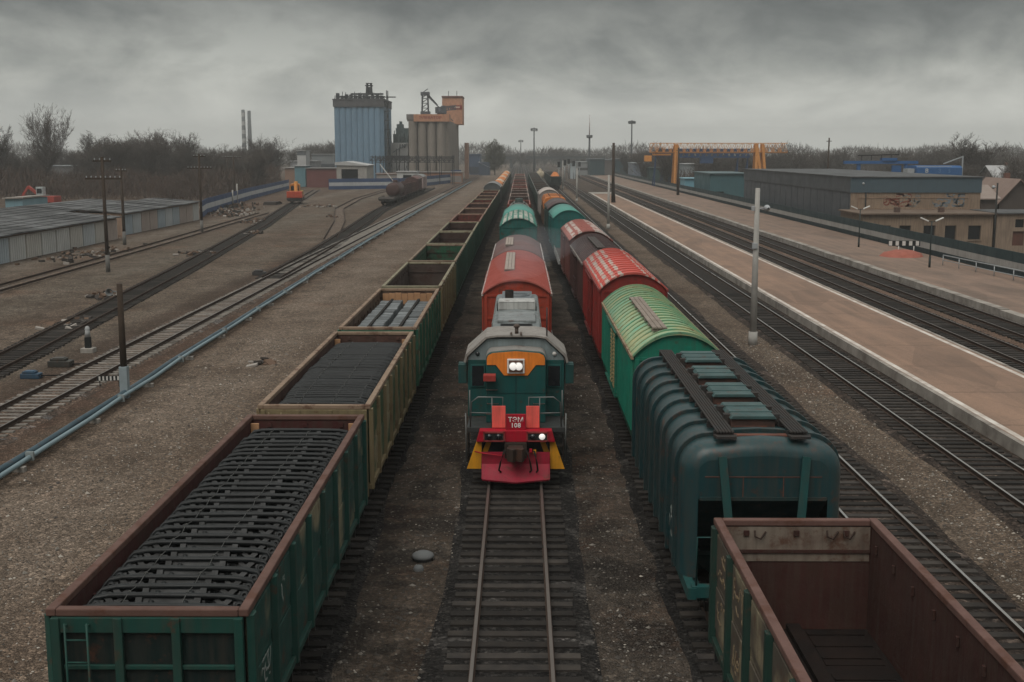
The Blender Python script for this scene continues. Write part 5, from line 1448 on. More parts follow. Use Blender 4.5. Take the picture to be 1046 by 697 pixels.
house(PX(1004,165), PX(1020,165), 165, 174, -2, PZ(203,165), PZ(191,165), (.10,.08,.07), (.27,.215,.185), 'small dark timber house with a pale brown roof right of the warehouse', axis='x', win=2)
house(PX(1023,170), PX(1062,170), 170, 182, -2, PZ(206,170), PZ(184,170), (.085,.07,.062), (.235,.165,.135), 'larger dark house with a brown hipped roof at the right edge', axis='y', win=3)
house(PX(1018,290), PX(1050,290), 290, 302, -2, PZ(183,290), PZ(170,290), (.20,.18,.17), (.42,.42,.42), 'far house with a whitish roof among the trees at the right', axis='x', win=3)
def shed(x0, x1, y0, y1, g, top, wall, roof, label, name='shed', cat='shed', opening=None, band=None, slope=.0, grp=None):
    r = empty(name, (0,0,0), 0, label, cat, grp)
    b = MB()
    if opening:
        wall_holes(b, x0, x1, g, top, y0, .3, [opening]); b.box(x0,x0+.3,y0+.3,y1,g,top); b.box(x1-.3,x1,y0+.3,y1,g,top); b.box(x0+.3,x1-.3,y1-.3,y1,g,top)
    else: b.box(x0,x1,y0,y1,g,top)
    b.build('wall', objmetal, r, color=wall)
    b = MB(); b.add([(x0-.3,y0-.4,top+.01),(x1+.3,y0-.4,top+.01+slope),(x1+.3,y1+.3,top+.01+slope),(x0-.3,y1+.3,top+.01),(x0-.3,y0-.4,top+.22),(x1+.3,y0-.4,top+.22+slope),(x1+.3,y1+.3,top+.22+slope),(x0-.3,y1+.3,top+.22)],
        [(0,1,2,3),(4,5,6,7),(0,1,5,4),(1,2,6,5),(2,3,7,6),(3,0,4,7)])
    b.build('roof', objmetal, r, color=roof)
    if opening:
        p = MB(); p.box(opening[0],opening[1],y0+1.2,y0+1.3,opening[2],opening[3]); p.build('door', shade_sheet, r)  # dark sheet painted as the shade behind the opening, not a door leaf
    if band:
        p = MB(); p.box(x0-.02,x1+.02,y0-.04,y0-.001,band[0],band[1]); p.build('band', objmetal, r, color=band[2])
    return r
def S(px0, px1, yt, D, depth, wall, roof, label, g=-2.0, **k): return shed(PX(px0,D), PX(px1,D), D, D+depth, g, PZ(yt,D), wall, roof, label, **k)
S(726,766,178,262,24,(.055,.125,.14),(.10,.15,.16),'teal sheet metal building at the far end of the warehouse', opening=(PX(729,262),PX(741,262),-2,PZ(196,262)), band=None)
S(700,722,183,292,8,(.17,.36,.44),(.22,.40,.47),'pale blue container cabin behind the fence', name='container_cabin', cat='cabin', band=(1.0,1.3,(.30,.45,.5)))
S(722,731,184,290,6,(.30,.20,.16),(.2,.15,.13),'small brown hut beside the pale blue cabin')
S(603,618,163,520,30,(.035,.065,.075),(.13,.15,.16),'dark teal far hall left half beyond the platforms', name='hall', cat='hall')
S(618,628,164,519,30,(.12,.11,.105),(.13,.14,.15),'grey brown middle section of the far hall', name='hall', cat='hall')
S(628,647,163,520,30,(.035,.07,.085),(.13,.15,.16),'dark teal far hall right half beyond the platforms', name='hall', cat='hall')
S(590,603,166,540,20,(.30,.31,.31),(.40,.41,.41),'whitish low building left of the far teal hall', name='building', cat='building', band=(2.0,3.2,(.06,.06,.06)))
S(647,664,167,430,20,(.17,.20,.24),(.33,.36,.39),'grey blue shed with a pale roof right of the far hall')
S(664,688,172,400,18,(.035,.065,.06),(.05,.075,.07),'long dark green shed beyond the crane')
S(700,723,168,420,18,(.30,.33,.34),(.42,.43,.43),'pale roofed shed behind the crane legs')
for (a, b_, yt, D, c, lab) in ((645,656,157,640,(.25,.17,.14),'far brownish block of flats left of the crane'),(656,666,156,650,(.22,.16,.135),'second far brownish block of flats left of the crane'),(745,771,160,520,(.30,.20,.155),'pinkish apartment block seen under the crane truss'),(724,735,170,480,(.32,.19,.15),'small pinkish house seen under the crane')):
    x0, x1 = PX(a,D), PX(b_,D); r = empty('apartment_block', (0,0,0), 0, lab, 'apartment block')
    b = MB(); b.box(x0,x1,D,D+12,-2,PZ(yt,D)); b.build('wall', objconc, r, color=c)
    b = MB(); b.prism([(D-.5,PZ(yt,D)),(D+6,PZ(yt,D)+1.6),(D+12.5,PZ(yt,D))], x0-.4, x1+.4, 'x'); b.build('roof', objmetal, r, color=(.16,.15,.15))
    n = max(2, int((x1-x0)/2.6)); fl = max(1, int((PZ(yt,D)+2)/3))
    for i in range(n):
        for k in range(fl):
            xx = x0+(i+.5)*(x1-x0)/n; z = -2+1.0+k*3; p = MB(); p.box(xx-.55,xx+.55,D-.06,D-.002,z,z+1.5); p.build('window', glass_dk, r)
# ------------------------------------------------------------------ cranes, masts
def lattice(mb, p, q, h, wd, n, t=.12, mi=0):
    """box truss between two points"""
    p = Vector(p); q = Vector(q); d = (q-p).normalized(); s = d.cross(Vector((0,0,1))).normalized()*wd/2; u = Vector((0,0,h))
    for o in (s, -s, s+u, -s+u): mb.bar(p+o, q+o, t, t, mi)
    for i in range(n):
        a = p+(q-p)*i/n; b = p+(q-p)*(i+1)/n; m = (a+b)/2
        for o in (s, -s): mb.bar(a+o, m+o+u, t*.6, t*.6, mi); mb.bar(m+o+u, b+o, t*.6, t*.6, mi); mb.bar(a+o, a+o+u, t*.5, t*.5, mi)
        mb.bar(a-s, a+s, t*.5, t*.5, mi); mb.bar(a-s+u, a+s+u, t*.5, t*.5, mi); mb.bar(a-s+u, b+s+u, t*.4, t*.4, mi)
def gantry():
    D = 333; OR = (.62,.27,.075)
    r = empty('gantry_crane', (0,0,0), 0, 'orange lattice gantry crane spanning the yard behind the fence', 'gantry crane')
    zt, zb = PZ(146.5,D), PZ(155.5,D)
    b = MB(); lattice(b, (PX(664,D),D,zb), (PX(803,D),D,zb), zt-zb, 2.6, 20, .17); b.build('bridge', M('crane_orange', OR, rough=.6, var=.4, rust=.15), r)
    b = MB(); b.box(PX(664,D),PX(803,D),D-1.25,D-.95,zb-.32,zb-.12); b.box(PX(664,D),PX(803,D),D+.95,D+1.25,zb-.32,zb-.12); b.build('trolley_beam', M('crane_beam', (.30,.145,.06), rough=.7, var=.5), r)
    for px, spread in ((690.5, .35),):
        b = MB()
        for s in (-1, 1): b.bar((PX(px,D)+s*.55,D-1.4,-2),(PX(px,D)+s*.25,D-1.0,zt-.3),.5,.6); b.bar((PX(px,D)+s*.55,D+4.5,-2),(PX(px,D)+s*.25,D+1.0,zt-.3),.5,.5)
        b.build('leg', M('crane_orange'), r)
    for x0, x1 in ((772.3,771.5),(779.8,771.8),(783,778)):
        b = MB(); b.bar((PX(x0,D),D-1.3,-2),(PX(x1,D),D-1.0,zt-.2),.7,.6); b.build('leg', M('crane_orange'), r)
        b = MB(); b.bar((PX(x0,D),D+4.5,-2),(PX(x1,D),D+1,zt-.2),.5,.5); b.build('leg', M('crane_orange'), r)
    b = MB(); x = PX(663,D); b.box(x-1.3,x+.6,D-1.5,D+1,PZ(165,D),PZ(159,D)); b.box(x+1,x+6,D-1,D+1,zb-.9,zb-.46); b.build('cabin', M('crane_orange'), r)
    D2 = 352; r = empty('gantry_crane', (0,0,0), 0, 'dark blue lattice gantry crane right behind the orange one', 'gantry crane')
    b = MB(); lattice(b, (PX(672,D2),D2,PZ(160.5,D2)), (PX(765,D2),D2,PZ(160.5,D2)), 2.2, 2.2, 16, .42); b.build('bridge', M('crane_blue', (.035,.07,.15), rough=.6, var=.4), r)
    for px in (668,676,684,752,762):
        for y in (D2-1, D2+5): b = MB(); b.bar((PX(px,D2),y,-2),(PX(px+2,D2),D2,PZ(158,D2)),.28,.28); b.build('leg', M('crane_blue'), r)
    b = MB(); b.box(PX(715,D2),PX(728,D2),D2-1.2,D2+1.2,PZ(167,D2),PZ(160.6,D2)); b.build('trolley', M('crane_blue'), r)
    D3 = 262; r = empty('overhead_crane', (0,0,0), 0, 'blue overhead crane beam and cabin above the warehouse roof', 'crane')
    BL = M('crane_bright_blue', (.030,.105,.26), rough=.55, var=.4)
    b = MB(); b.box(PX(862,D3),PX(937,D3),D3-.6,D3+.6,PZ(167.5,D3),PZ(164.5,D3)); b.box(PX(900,D3),PX(915,D3),D3-.9,D3+.9,PZ(164.4,D3),PZ(161.5,D3)); b.build('beam', BL, r)
    for px in (877,925): b = MB(); b.box(PX(px,D3)-.35,PX(px,D3)+.35,D3-.4,D3+.4,-2,PZ(167.6,D3)); b.build('leg', BL, r)
    b = MB(); b.box(PX(911,D3),PX(924,D3)-.8,D3-.3,D3+.3,-1,PZ(169,D3)); b.build('panel', BL, r)
    b = MB(); b.tube([(PX(876,D3),D3,PZ(159,D3)),(PX(918,D3),D3,PZ(158,D3))], .12, 6)
    for px in (880,890,900,910): b.tube([(PX(px,D3),D3,PZ(164,D3)),(PX(px,D3),D3,PZ(158.5,D3))], .08, 6)
    b.build('railing', under, r)
    D4 = 250; r = empty('blue_tank', (0,0,0), 0, 'bright blue sheet clad hall with white letter marks above the warehouse roof', 'hall')
    b = MB(); b.box(PX(937,D4),PX(983,D4),D4,D4+7,-2,PZ(171.5,D4)); b.prism([(D4,PZ(171.5,D4)),(D4+1.2,PZ(169.4,D4)),(D4+5.8,PZ(169.4,D4)),(D4+7,PZ(171.5,D4))], PX(937,D4), PX(983,D4), 'x'); hb = b.build('wall', BL, r)
    b = MB(); b.box(PX(937,D4),PX(972,D4),D4-.06,D4-.001,PZ(170.6,D4),PZ(169.9,D4)); b.build('roof_edge', galv, r)
    for s_, px in (('В',947),('З',960),('5',970)):
        me = text_mesh(s_, 1.1, .01); me.materials.append(white_p if px == 947 else M('pale_blue_mark', (.10,.20,.36)))
        o = link('lettering', me, hb, loc=(PX(px,D4),D4-.02,PZ(174.8,D4))); o.rotation_euler = (R(90),0,0)
    b = MB(); b.box(PX(929,D4),PX(936,D4),D4+1,D4+4,-2,PZ(172.5,D4)); b.box(PX(931,D4),PX(934,D4),D4+.98,D4+.999,PZ(178,D4),PZ(174,D4)); b.build('side_cabin', galv, r)
    b = MB(); b.bar((PX(967,D4),D4+2,PZ(167.5,D4)),(PX(987,D4),D4+2,PZ(160,D4)),.22,.22); b.bar((PX(986.5,D4),D4+2,-2),(PX(986.5,D4),D4+2,PZ(159.5,D4)),.24,.24); b.build('jib', galv, r)
gantry()
def light_mast(px, D, yt, label, heads=True, w0=.5):
    z = PZ(yt,D); r = empty('light_mast', (PX(px,D), D, -.3), 0, label, 'light mast')
    b = MB(); b.tube([(0,0,0),(0,0,z)], [w0, w0*.55], 8)
    b.build('mast', M('mast_grey', (.085,.09,.095), rough=.7), r)
    if heads:
        b = MB()
        for k in range(8):
            a = k*math.pi/4; b.box(math.cos(a)*1.5-.4,math.cos(a)*1.5+.4,math.sin(a)*1.5-.4,math.sin(a)*1.5+.4,z-1.6,z-.5)
        b.lathe([(1.8,z-1.7),(1.8,z-1.85),(0,z-1.85)], 12); b.lathe([(1.3,z-.3),(1.3,z-.45),(0,z-.45)], 12); b.build('floodlights', M('mast_grey'), r)
light_mast(645,600,122.5,'tall floodlight mast left of the orange crane')
light_mast(545.5,640,130,'floodlight mast above the far end of the trains')
light_mast(532,900,142.5,'smallest and farthest floodlight mast', w0=.45)
r = empty('radio_mast', (PX(602,700), 700, -.3), 0, 'thin red and white radio mast with a round gallery', 'radio mast')
z = PZ(117,700); b = MB(); b.tube([(0,0,0),(0,0,PZ(139,700))], [.7,.5], 8); b.build('mast', M('mast_grey'), r)
b = MB(); lattice(b, (0,0,PZ(139,700)),(0.001,0,z),.01,.7,2,.15) if False else b.tube([(0,0,PZ(139,700)),(0,0,z)], [.32,.12], 6); b.build('antenna', M('mast_red', (.25,.10,.09), rough=.7, var=.9, scale=.15, base2=(.5,.5,.5)), r)
b = MB(); b.lathe([(0,PZ(141,700)),(1.7,PZ(140.5,700)),(1.9,PZ(138,700)),(1.6,PZ(137.5,700)),(0,PZ(137.5,700))], 12); b.build('gallery', M('mast_grey'), r)
for i, (px, yt) in enumerate(((250,112),(256,113))):
    D = 900; z = PZ(yt,D); r = empty('chimney_stack', (PX(px,D)-.6, D, -.3), 0, ('pale banded','dark')[i]+' tall factory chimney behind the bare trees', 'chimney')
    b = MB(); b.tube([(0,0,0),(0,0,z)], [1.9,1.25], 12); st_ = b.build('shaft', M('stack_dark%d' % i if False else 'stack_grey', (.11,.12,.125), rough=.8), r)
    if i == 0:
        b = MB()
        for k in range(6): za = z-2.2-k*6.4; b.lathe([(1.45+k*.06,za),(1.45+k*.06,za-3)], 12, mi=0)
        b.build('pale_band', M('stack_pale', (.42,.42,.41), rough=.8), r)
# far footbridge over all tracks
def footbridge():
    D = 800; r = empty('footbridge', (0,0,0), 0, 'far dark bridge crossing above all tracks', 'bridge'); m_ = M('bridge_dark', (.055,.06,.062), rough=.8)
    b = MB(); b.box(PX(492,D),PX(618,D),D-2,D+2,PZ(162.5,D),PZ(160,D)); b.build('deck', m_, r)
    b = MB(); lattice(b, (PX(492,D),D-2,PZ(160,D)), (PX(618,D),D-2,PZ(160,D)), 1.4, .3, 30, .16); b.build('railing', m_, r)
    for px in (500,522,546,573,590,608): b = MB(); b.box(PX(px,D)-.9,PX(px,D)+.9,D-1.2,D+1.2,-.3,PZ(162.6,D)); b.build('pier', m_, r)
footbridge()
# whitish signal cabins near the far platform end
S(583,588,168,470,6,(.38,.43,.45),(.36,.42,.45),'small whitish cabin between the far tracks', g=-.3, name='cabin', cat='cabin')
for i,(px,D,yt) in enumerate(((577,420,163),(571,430,165),(586,440,164),(581,470,162),(592,480,165))):
    r = empty('colour_light_signal', (PX(px,D), D, -.2), 0, 'grey colour light signal at the far platform throat, %s' % ('left of the cabin','leftmost of the five','right of the cabin','tallest of the five','rightmost of the five')[i], 'signal')
    z = PZ(yt,D); b = MB(); b.tube([(0,0,0),(0,0,z)], .16, 6); b.build('post', galv, r)
    b = MB(); b.box(-.5,.5,-.3,.1,z-1.9,z); b.build('lamp_head', M('signal_black'), r); b = MB(); b.box(-.7,.7,-.08,.08,z-2.3,z-2.1); b.build('bracket', galv, r)

# ------------------------------------------------------------------ the left side: garages, fence, rail crane, elevators
roof_strip = M('garage_roof_sheet', (.125,.128,.13), rough=.85, var=.9, scale=.5, base2=(.045,.045,.045), streak=.2, randv=.5)
def garages(y0, y1, x0, depth, label, n, top=2.35):
    r = empty('garage_row', (0,0,0), 0, label, 'garages', 'garage rows on the left')
    b = MB(); b.box(x0-depth,x0-.12,y0,y1,G,top); b.build('wall', objconc, r, color=(.30,.21,.155))
    w = (y1-y0)/n; r2 = random.Random(n)
    cols = [(.47,.50,.51),(.38,.43,.46),(.52,.52,.50),(.42,.35,.31),(.36,.42,.46),(.50,.48,.44)]
    for i in range(n):
        b = MB(); a = y0+i*w; b.box(x0-.119,x0,a+.12,a+w-.12,G+.02,top-.25)
        for k in range(7): b.box(x0,x0+.03,a+.2+k*(w-.4)/7,a+.26+k*(w-.4)/7,G+.1,top-.3)
        b.build('gate', objmetal, r, color=r2.choice(cols))
    nn = n
    for i in range(nn):
        b = MB(); a = y0-.2+i*(y1-y0+.4)/nn; bb = a+(y1-y0+.4)/nn-.03; dz = r2.uniform(-.03,.05)
        b.add([(x0+.45,a,top+dz-.05),(x0+.45,bb,top+dz-.05),(x0-depth-.3,bb,top+.5+dz),(x0-depth-.3,a,top+.5+dz),(x0+.45,a,top+dz+.08),(x0+.45,bb,top+dz+.08),(x0-depth-.3,bb,top+.62+dz),(x0-depth-.3,a,top+.62+dz)],
              [(0,1,2,3),(4,5,6,7),(0,1,5,4),(1,2,6,5),(2,3,7,6),(3,0,4,7)])
        for k in range(1,5): xx = x0+.45-(depth+.75)*k/5; b.box(xx-.04,xx+.04,a,bb,top+dz+.08+.55*k/5-.02,top+dz+.13+.55*k/5)
        b.build('roof_sheet', roof_strip, r)
    return r
garages(88, 141, -48.3, 6.0, 'nearest row of low pale garages with grey sheet roofs', 14)
garages(147, 182, -49.6, 6.5, 'farther row of low white garages with grey sheet roofs', 10, 2.5)
garages(112, 186, -60.5, 7.0, 'second row of low garages behind, only its grey roofs showing', 18, 2.2)
S(0,18,204,188,10,(.20,.33,.38),(.30,.27,.24),'light blue hut with a pale lean to roof at the left edge', g=G, name='hut', cat='hut', slope=.12)
b = MB(); 
def low_wall():
    b = MB(); b.box(-49.4,-48.9,84,99,G-.1,.9); o = b.build('low_wall', M('wall_grey', (.22,.23,.235), rough=.9, var=.5)); tag(o, 'low grey wall with a flat top at the left edge before the garages', 'wall')
low_wall()
def fence_left(pts, label, h=2.6, z0=G):
    r = empty('striped_fence', (0,0,0), 0, label, 'fence', 'blue and white fences')
    BL, WH = M('fence_blue', (.040,.075,.165), rough=.65, var=.4, scale=.5, streak=.25), M('fence_white', (.46,.47,.475), rough=.7, var=.4, scale=.5, streak=.25)
    for (p, q) in zip(pts, pts[1:]):
        L = math.dist(p, q); n = max(1, int(L/6)); a = math.atan2(q[1]-p[1], q[0]-p[0])
        for i in range(n):
            f = (i+.5)/n; x = p[0]+(q[0]-p[0])*f; y = p[1]+(q[1]-p[1])*f; w2 = L/n/2-.02
            Mx = Matrix.Translation((x, y, z0)) @ Matrix.Rotation(a, 4, 'Z'); b = MB()
            b.box(-w2,w2,-.04,.04,0,h*.33,0,Mx); b.box(-w2,w2,-.035,.035,h*.33,h*.66,1,Mx); b.box(-w2,w2,-.04,.04,h*.66,h,0,Mx)
            for k in range(8): xx = -w2+(k+.5)*2*w2/8; b.box(xx-.05,xx+.05,-.06,.06,.05,h-.05,0,Mx) if False else None
            b.build('panel', [BL, WH], r)
            b = MB(); b.box(-w2-.08,-w2+.08,.045,.2,-.2,h-.05,0,Mx); b.build('post', [BL], r)
fence_left([(-50.8,188),(-53.2,200),(-60,262),(-66.5,340)], 'blue and white striped fence running back along the bare trees')
fence_left([(-53.5,331),(-34.5,341)], 'blue and white striped fence in front of the gate building', 3.0)
fence_left([(-34.3,341),(-24.5,400),(-21,409)], 'blue and white striped fence behind the brown tank wagon', 3.0)
fence_left([(PX(451,420),420),(PX(471,420),420)], 'short blue and white fence at the foot of the concrete silo', 4.2)
def rail_crane():
    r = empty('rail_crane', (-45.6, 240, 0), R(7), 'red and orange rail crane trolley standing on the side track', 'rail crane')
    RE, OR = (.50,.075,.035), (.62,.25,.05)
    b = MB(); b.box(-1.5,1.5,-4.5,4.5,.55,1.05); b.box(-1.3,1.3,-4.9,-4.5,.4,1.0); b.build('frame', paint, r, color=(.02,.02,.02))
    for y in (-2.9,2.9): link('wheelset', WHEEL, r, loc=(0,y,.475))
    b = MB(); b.box(-1.5,1.5,-4.4,-1.6,1.05,2.3); b.box(-1.5,-.1,-4.45,-4.4,1.2,2.2); b.box(.1,1.5,-4.45,-4.4,1.2,2.2); b.build('engine_hood', paint, r, bevel=.06, color=RE)
    b = MB(); b.box(-1.5,1.5,-1.5,3.9,1.05,1.45); b.build('deck', paint, r, color=(.35,.08,.04))
    b = MB(); b.box(-1.2,.8,.2,2.6,1.45,3.5); b.prism([(-1.25,3.5),(-.9,3.75),(.5,3.75),(.85,3.5)], .1, 2.7, 'y'); cb = b.build('cab', paint, r, bevel=.05, color=OR)
    b = MB(); b.box(-1.0,.6,.16,.199,2.4,3.3); b.build('window', glass_dk, cb)
    b = MB(); b.lathe([(.6,1.45),(.6,2.1),(.35,2.3),(.35,4.2),(0,4.25)], 12, (.1,-.9,0)); b.build('crane_column', paint, r, color=OR)
    b = MB(); b.bar((.1,-.9,4.0),(.1,3.8,3.95),.35,.4); b.bar((.1,-.9,3.2),(.1,1.4,3.85),.16,.16); b.build('boom', paint, r, color=(.60,.33,.06))
    b = MB(); b.box(1.0,1.45,-1.2,1.5,1.45,2.4); b.build('tool_box', paint, r, color=(.5,.36,.08))
rail_crane()
b = MB(); b.box(-1.3,1.3,-3,3,.0,.35); b.box(-1.2,1.2,-2.8,2.0,.35,.6); o = b.build('sleeper_stack', M('old_timber', (.06,.05,.045), rough=.9, var=.6), loc=(-49.5,236,G)); tag(o, 'low stack of dark old timbers left of the red rail crane', 'timber')
def excavator():
    x, y = PX(45,222), 222
    r = empty('excavator', (x, y, G), R(80), 'small red excavator with a white cab behind the garages', 'excavator')
    b = MB()
    for s in (-1, 1): b.prism([(-2,.25),(-1.7,0),(1.7,0),(2,.25),(2,.65),(1.7,.9),(-1.7,.9),(-2,.65)], s*1.1-.28, s*1.1+.28, 'x')
    b.build('track', under, r)
    b = MB(); b.box(-1.3,1.3,-1.9,1.5,1.0,2.2); b.build('body', paint, r, bevel=.08, color=(.36,.06,.045))
    b = MB(); b.box(-1.3,-.2,.3,1.7,2.2,3.9); c = b.build('cab', paint, r, bevel=.06, color=(.42,.46,.46)); b = MB(); b.box(-1.33,-1.301,.5,1.5,2.7,3.6); b.build('window', glass_dk, c)
    b = MB(); b.bar((.3,1.3,1.8),(.3,4.2,3.9),.4,.5); b.bar((.3,4.2,3.9),(.3,5.4,2.3),.3,.4); b.prism([(5.0,2.4),(5.9,2.1),(5.7,1.1),(4.9,1.4)], -.2, .8, 'x'); b.build('arm', paint, r, color=(.36,.06,.045))
excavator()
def red_canopy():
    D = 352; r = empty('red_canopy', (0,0,0), 0, 'faded red steel canopy frame in front of the bare trees', 'canopy'); c = (.33,.055,.045)
    x0, x1 = PX(128,D), PX(167,D); b = MB(); b.box(x0,x1,D,D+6,PZ(183.5,D),PZ(180,D)); b.build('roof', paint, r, color=c)
    b = MB()
    for f in (0,.25,.5,.75,1): xx = x0+(x1-x0)*f; b.bar((xx-.5 if f == 0 else xx,D+.4,G),(xx,D+.4,PZ(183.6,D)),.45,.35); b.bar((xx,D+5.6,G),(xx,D+5.6,PZ(183.6,D)),.35,.35)
    b.build('leg', paint, r, color=c)
    b = MB(); b.box(x0+8,x1,D+5.4,D+5.55,.5,PZ(183.6,D)); b.build('back_sheet', paint, r, color=tuple(q*.6 for q in c))
red_canopy()
S(186,202,191,300,8,(.20,.19,.18),(.40,.39,.38),'small dark shed with a pale roof behind the fence', g=G)
S(40,74,170,380,14,(.16,.16,.16),(.27,.29,.30),'grey roofed low building half hidden in the bare trees', g=G, name='building', cat='building')
S(312,344,172.5,352,12,(.155,.055,.05),(.20,.19,.18),'red brown shed with two pairs of doors left of the gate building', g=G, opening=None)
S(300,311,170,358,9,(.13,.25,.29),(.36,.37,.37),'small teal hut left of the red brown shed', g=G, name='hut', cat='hut')
S(290,300,172,362,9,(.30,.19,.14),(.34,.32,.30),'small brick hut left of the teal one', g=G, name='hut', cat='hut')
def gate_building():
    D = 343; x0, x1 = PX(343,D), PX(374,D); r = empty('gate_building', (0,0,0), 0, 'pale concrete shed with a wide dark gateway below the blue silo', 'shed')
    b = MB(); o_ = (PX(348,D),PX(365,D),G,PZ(173,D)); wall_holes(b, x0, x1, G, PZ(169,D), D, .4, [o_]); b.box(x0,x0+.4,D+.4,D+16,G,PZ(169,D)); b.box(x1-.4,x1,D+.4,D+16,G,PZ(169,D)); b.box(x0+.4,x1-.4,D+15.6,D+16,G,PZ(169,D)); b.build('wall', objconc, r, color=(.38,.36,.33))
    b = MB(); b.prism([(x0-.4,PZ(166,D)),(PX(352,D),PZ(165,D)),(x1+.4,PZ(168.9,D)),(x1+.4,PZ(169.6,D)),(x0-.4,PZ(168.9,D))], D-.4, D+16.2, 'y'); b.build('roof', objmetal, r, color=(.46,.46,.45))
    p = MB(); p.box(o_[0],o_[1],D+2.0,D+2.2,G,PZ(173,D)); p.build('door', shade_sheet, r)  # dark sheet standing for the shade inside the open gateway
gate_building()
S(405,425,176,372,10,(.52,.52,.51),(.40,.40,.40),'low white building with a dark window in front of the concrete silo', g=G, name='building', cat='building', opening=(PX(411,372),PX(420,372),PZ(184,372),PZ(179,372)))
S(384,405,178,378,8,(.30,.27,.25),(.33,.33,.33),'low grey brick building left of the white one', g=G, name='building', cat='building', band=(3.0,3.6,(.38,.19,.12)))
S(425,471,176.5,402,10,(.40,.19,.115),(.24,.22,.21),'low orange and grey wall building at the foot of the concrete silo', g=G, name='building', cat='building', band=(.0,2.2,(.27,.24,.22)))
S(303,312,154,440,8,(.50,.50,.49),(.42,.42,.42),'small white tower building left of the blue silo', g=G, name='building', cat='building', band=(9,10.4,(.12,.13,.14)))
S(318,341,158,470,14,(.20,.215,.22),(.33,.34,.34),'grey industrial block left of the blue silo', g=G, name='building', cat='building', band=(4,5.6,(.06,.07,.08)))
S(296,322,165,450,12,(.27,.28,.29),(.44,.44,.44),'long low grey building behind the red brown shed', g=G, name='building', cat='building')
S(477,490,158,560,25,(.055,.085,.14),(.10,.15,.22),'dark blue industrial hall right of the concrete silo', g=G, name='hall', cat='hall', band=(0.2,3.4,(.03,.04,.06)))
S(489,500,166,540,16,(.045,.065,.10),(.28,.30,.32),'low dark blue loading shed near the round tree', g=G, name='hall', cat='hall', slope=-2.5)
def blue_silo():
    D = 420; x0, x1 = PX(342,D), PX(389,D); x2 = x1+.6; dep = 24.0; r = empty('blue_silo', (0,0,0), 0, 'big pale blue grain silo with a dark grey top', 'silo')
    zb, zt = PZ(109.5,D), PZ(101.5,D); n = 8; w = (x1-x0)/n; BLU = (.175,.275,.37)
    prof = []
    for i in range(n):
        for k in range(5):
            a = math.pi*(k/5); prof.append((x0+i*w+w/2-math.cos(a)*w/2, D-math.sin(a)*.38))
    prof.append((x1, D))
    nb = 8; wb = dep/nb
    for i in range(nb):
        for k in range(1,5):
            a = math.pi*(k/5); prof.append((x2+.3+math.sin(a)*.45, D+.3+i*wb+wb/2-math.cos(a)*wb/2))
        prof.append((x2+.3, D+.3+(i+1)*wb))
    prof += [(x0, D+dep+.3)]
    b = MB(); b.prism(prof, G, zb, 'z'); b.build('silo_wall', M('silo_blue', BLU, rough=.55, var=.35, scale=.12, streak=.25, bump=.0), r)
    b = MB(); b.box(x0-.3,x2+.8,D-.7,D+dep+.6,zb+.002,zt-.4); b.box(x0-.45,x2+.95,D-.85,D+dep+.7,zt-.399,zt); b.build('top_band', objconc, r, color=(.105,.105,.11))
    b = MB(); r2 = random.Random(2)
    lattice(b, (x0+.3,D-.2,zt), (x2+.3,D-.2,zt), 1.0, .4, 14, .14); lattice(b, (x0+.3,D+8,zt), (x2+.3,D+8,zt), 1.2, 1.2, 12, .18)
    for i in range(11):
        xx = x0+.8+i*(x2-x0-1.2)/10; b.box(xx-.5,xx+.5,D+3,D+5,zt,zt+r2.uniform(.8,2.2)); b.tube([(xx,D+3,zt),(xx+r2.uniform(-.5,.5),D+3,zt+r2.uniform(1.6,3.0))], .13, 5)
    xx = PX(366,D); b.box(xx-3,x2,D+4.5,D+5.6,zt+1.6,zt+2.2); b.build('roof_gear', M('silo_gear', (.055,.058,.062), rough=.8, var=.4), r)
    b = MB(); xa, xb = PX(373.5,D), PX(379.5,D)
    for xx in (xa,xb):
        for y in (D+3,D+6): b.bar((xx,y,zt),(xx+(.4 if xx == xa else -.4),y,PZ(85,D)),.35,.35)
    b.box(xa+.4,xb-.4,D+3.4,D+5.6,PZ(95,D),PZ(89,D)); b.box(xa-.2,xb+.2,D+2.9,D+6,PZ(88,D),PZ(87,D)); b.box(xa,xb,D+3,D+6,PZ(85.4,D),PZ(84.9,D)); b.build('elevator_head', M('silo_gear'), r)
    b = MB(); xx = x2+1.6
    for y in (D+1,D+5): b.bar((xx,y,G),(xx,y,zt+3),.3,.3)
    for k in range(9): z = 2+k*3.2; b.box(xx-.8,xx+.6,D+.8,D+5.4,z,z+.14); b.bar((xx,D+1,z),(xx,D+5,z+3.1),.14,.14)
    b.box(xx-2,xx+3.0,D+2,D+4,zt+.6,zt+.9); b.build('stair_tower', M('silo_gear'), r)
blue_silo()
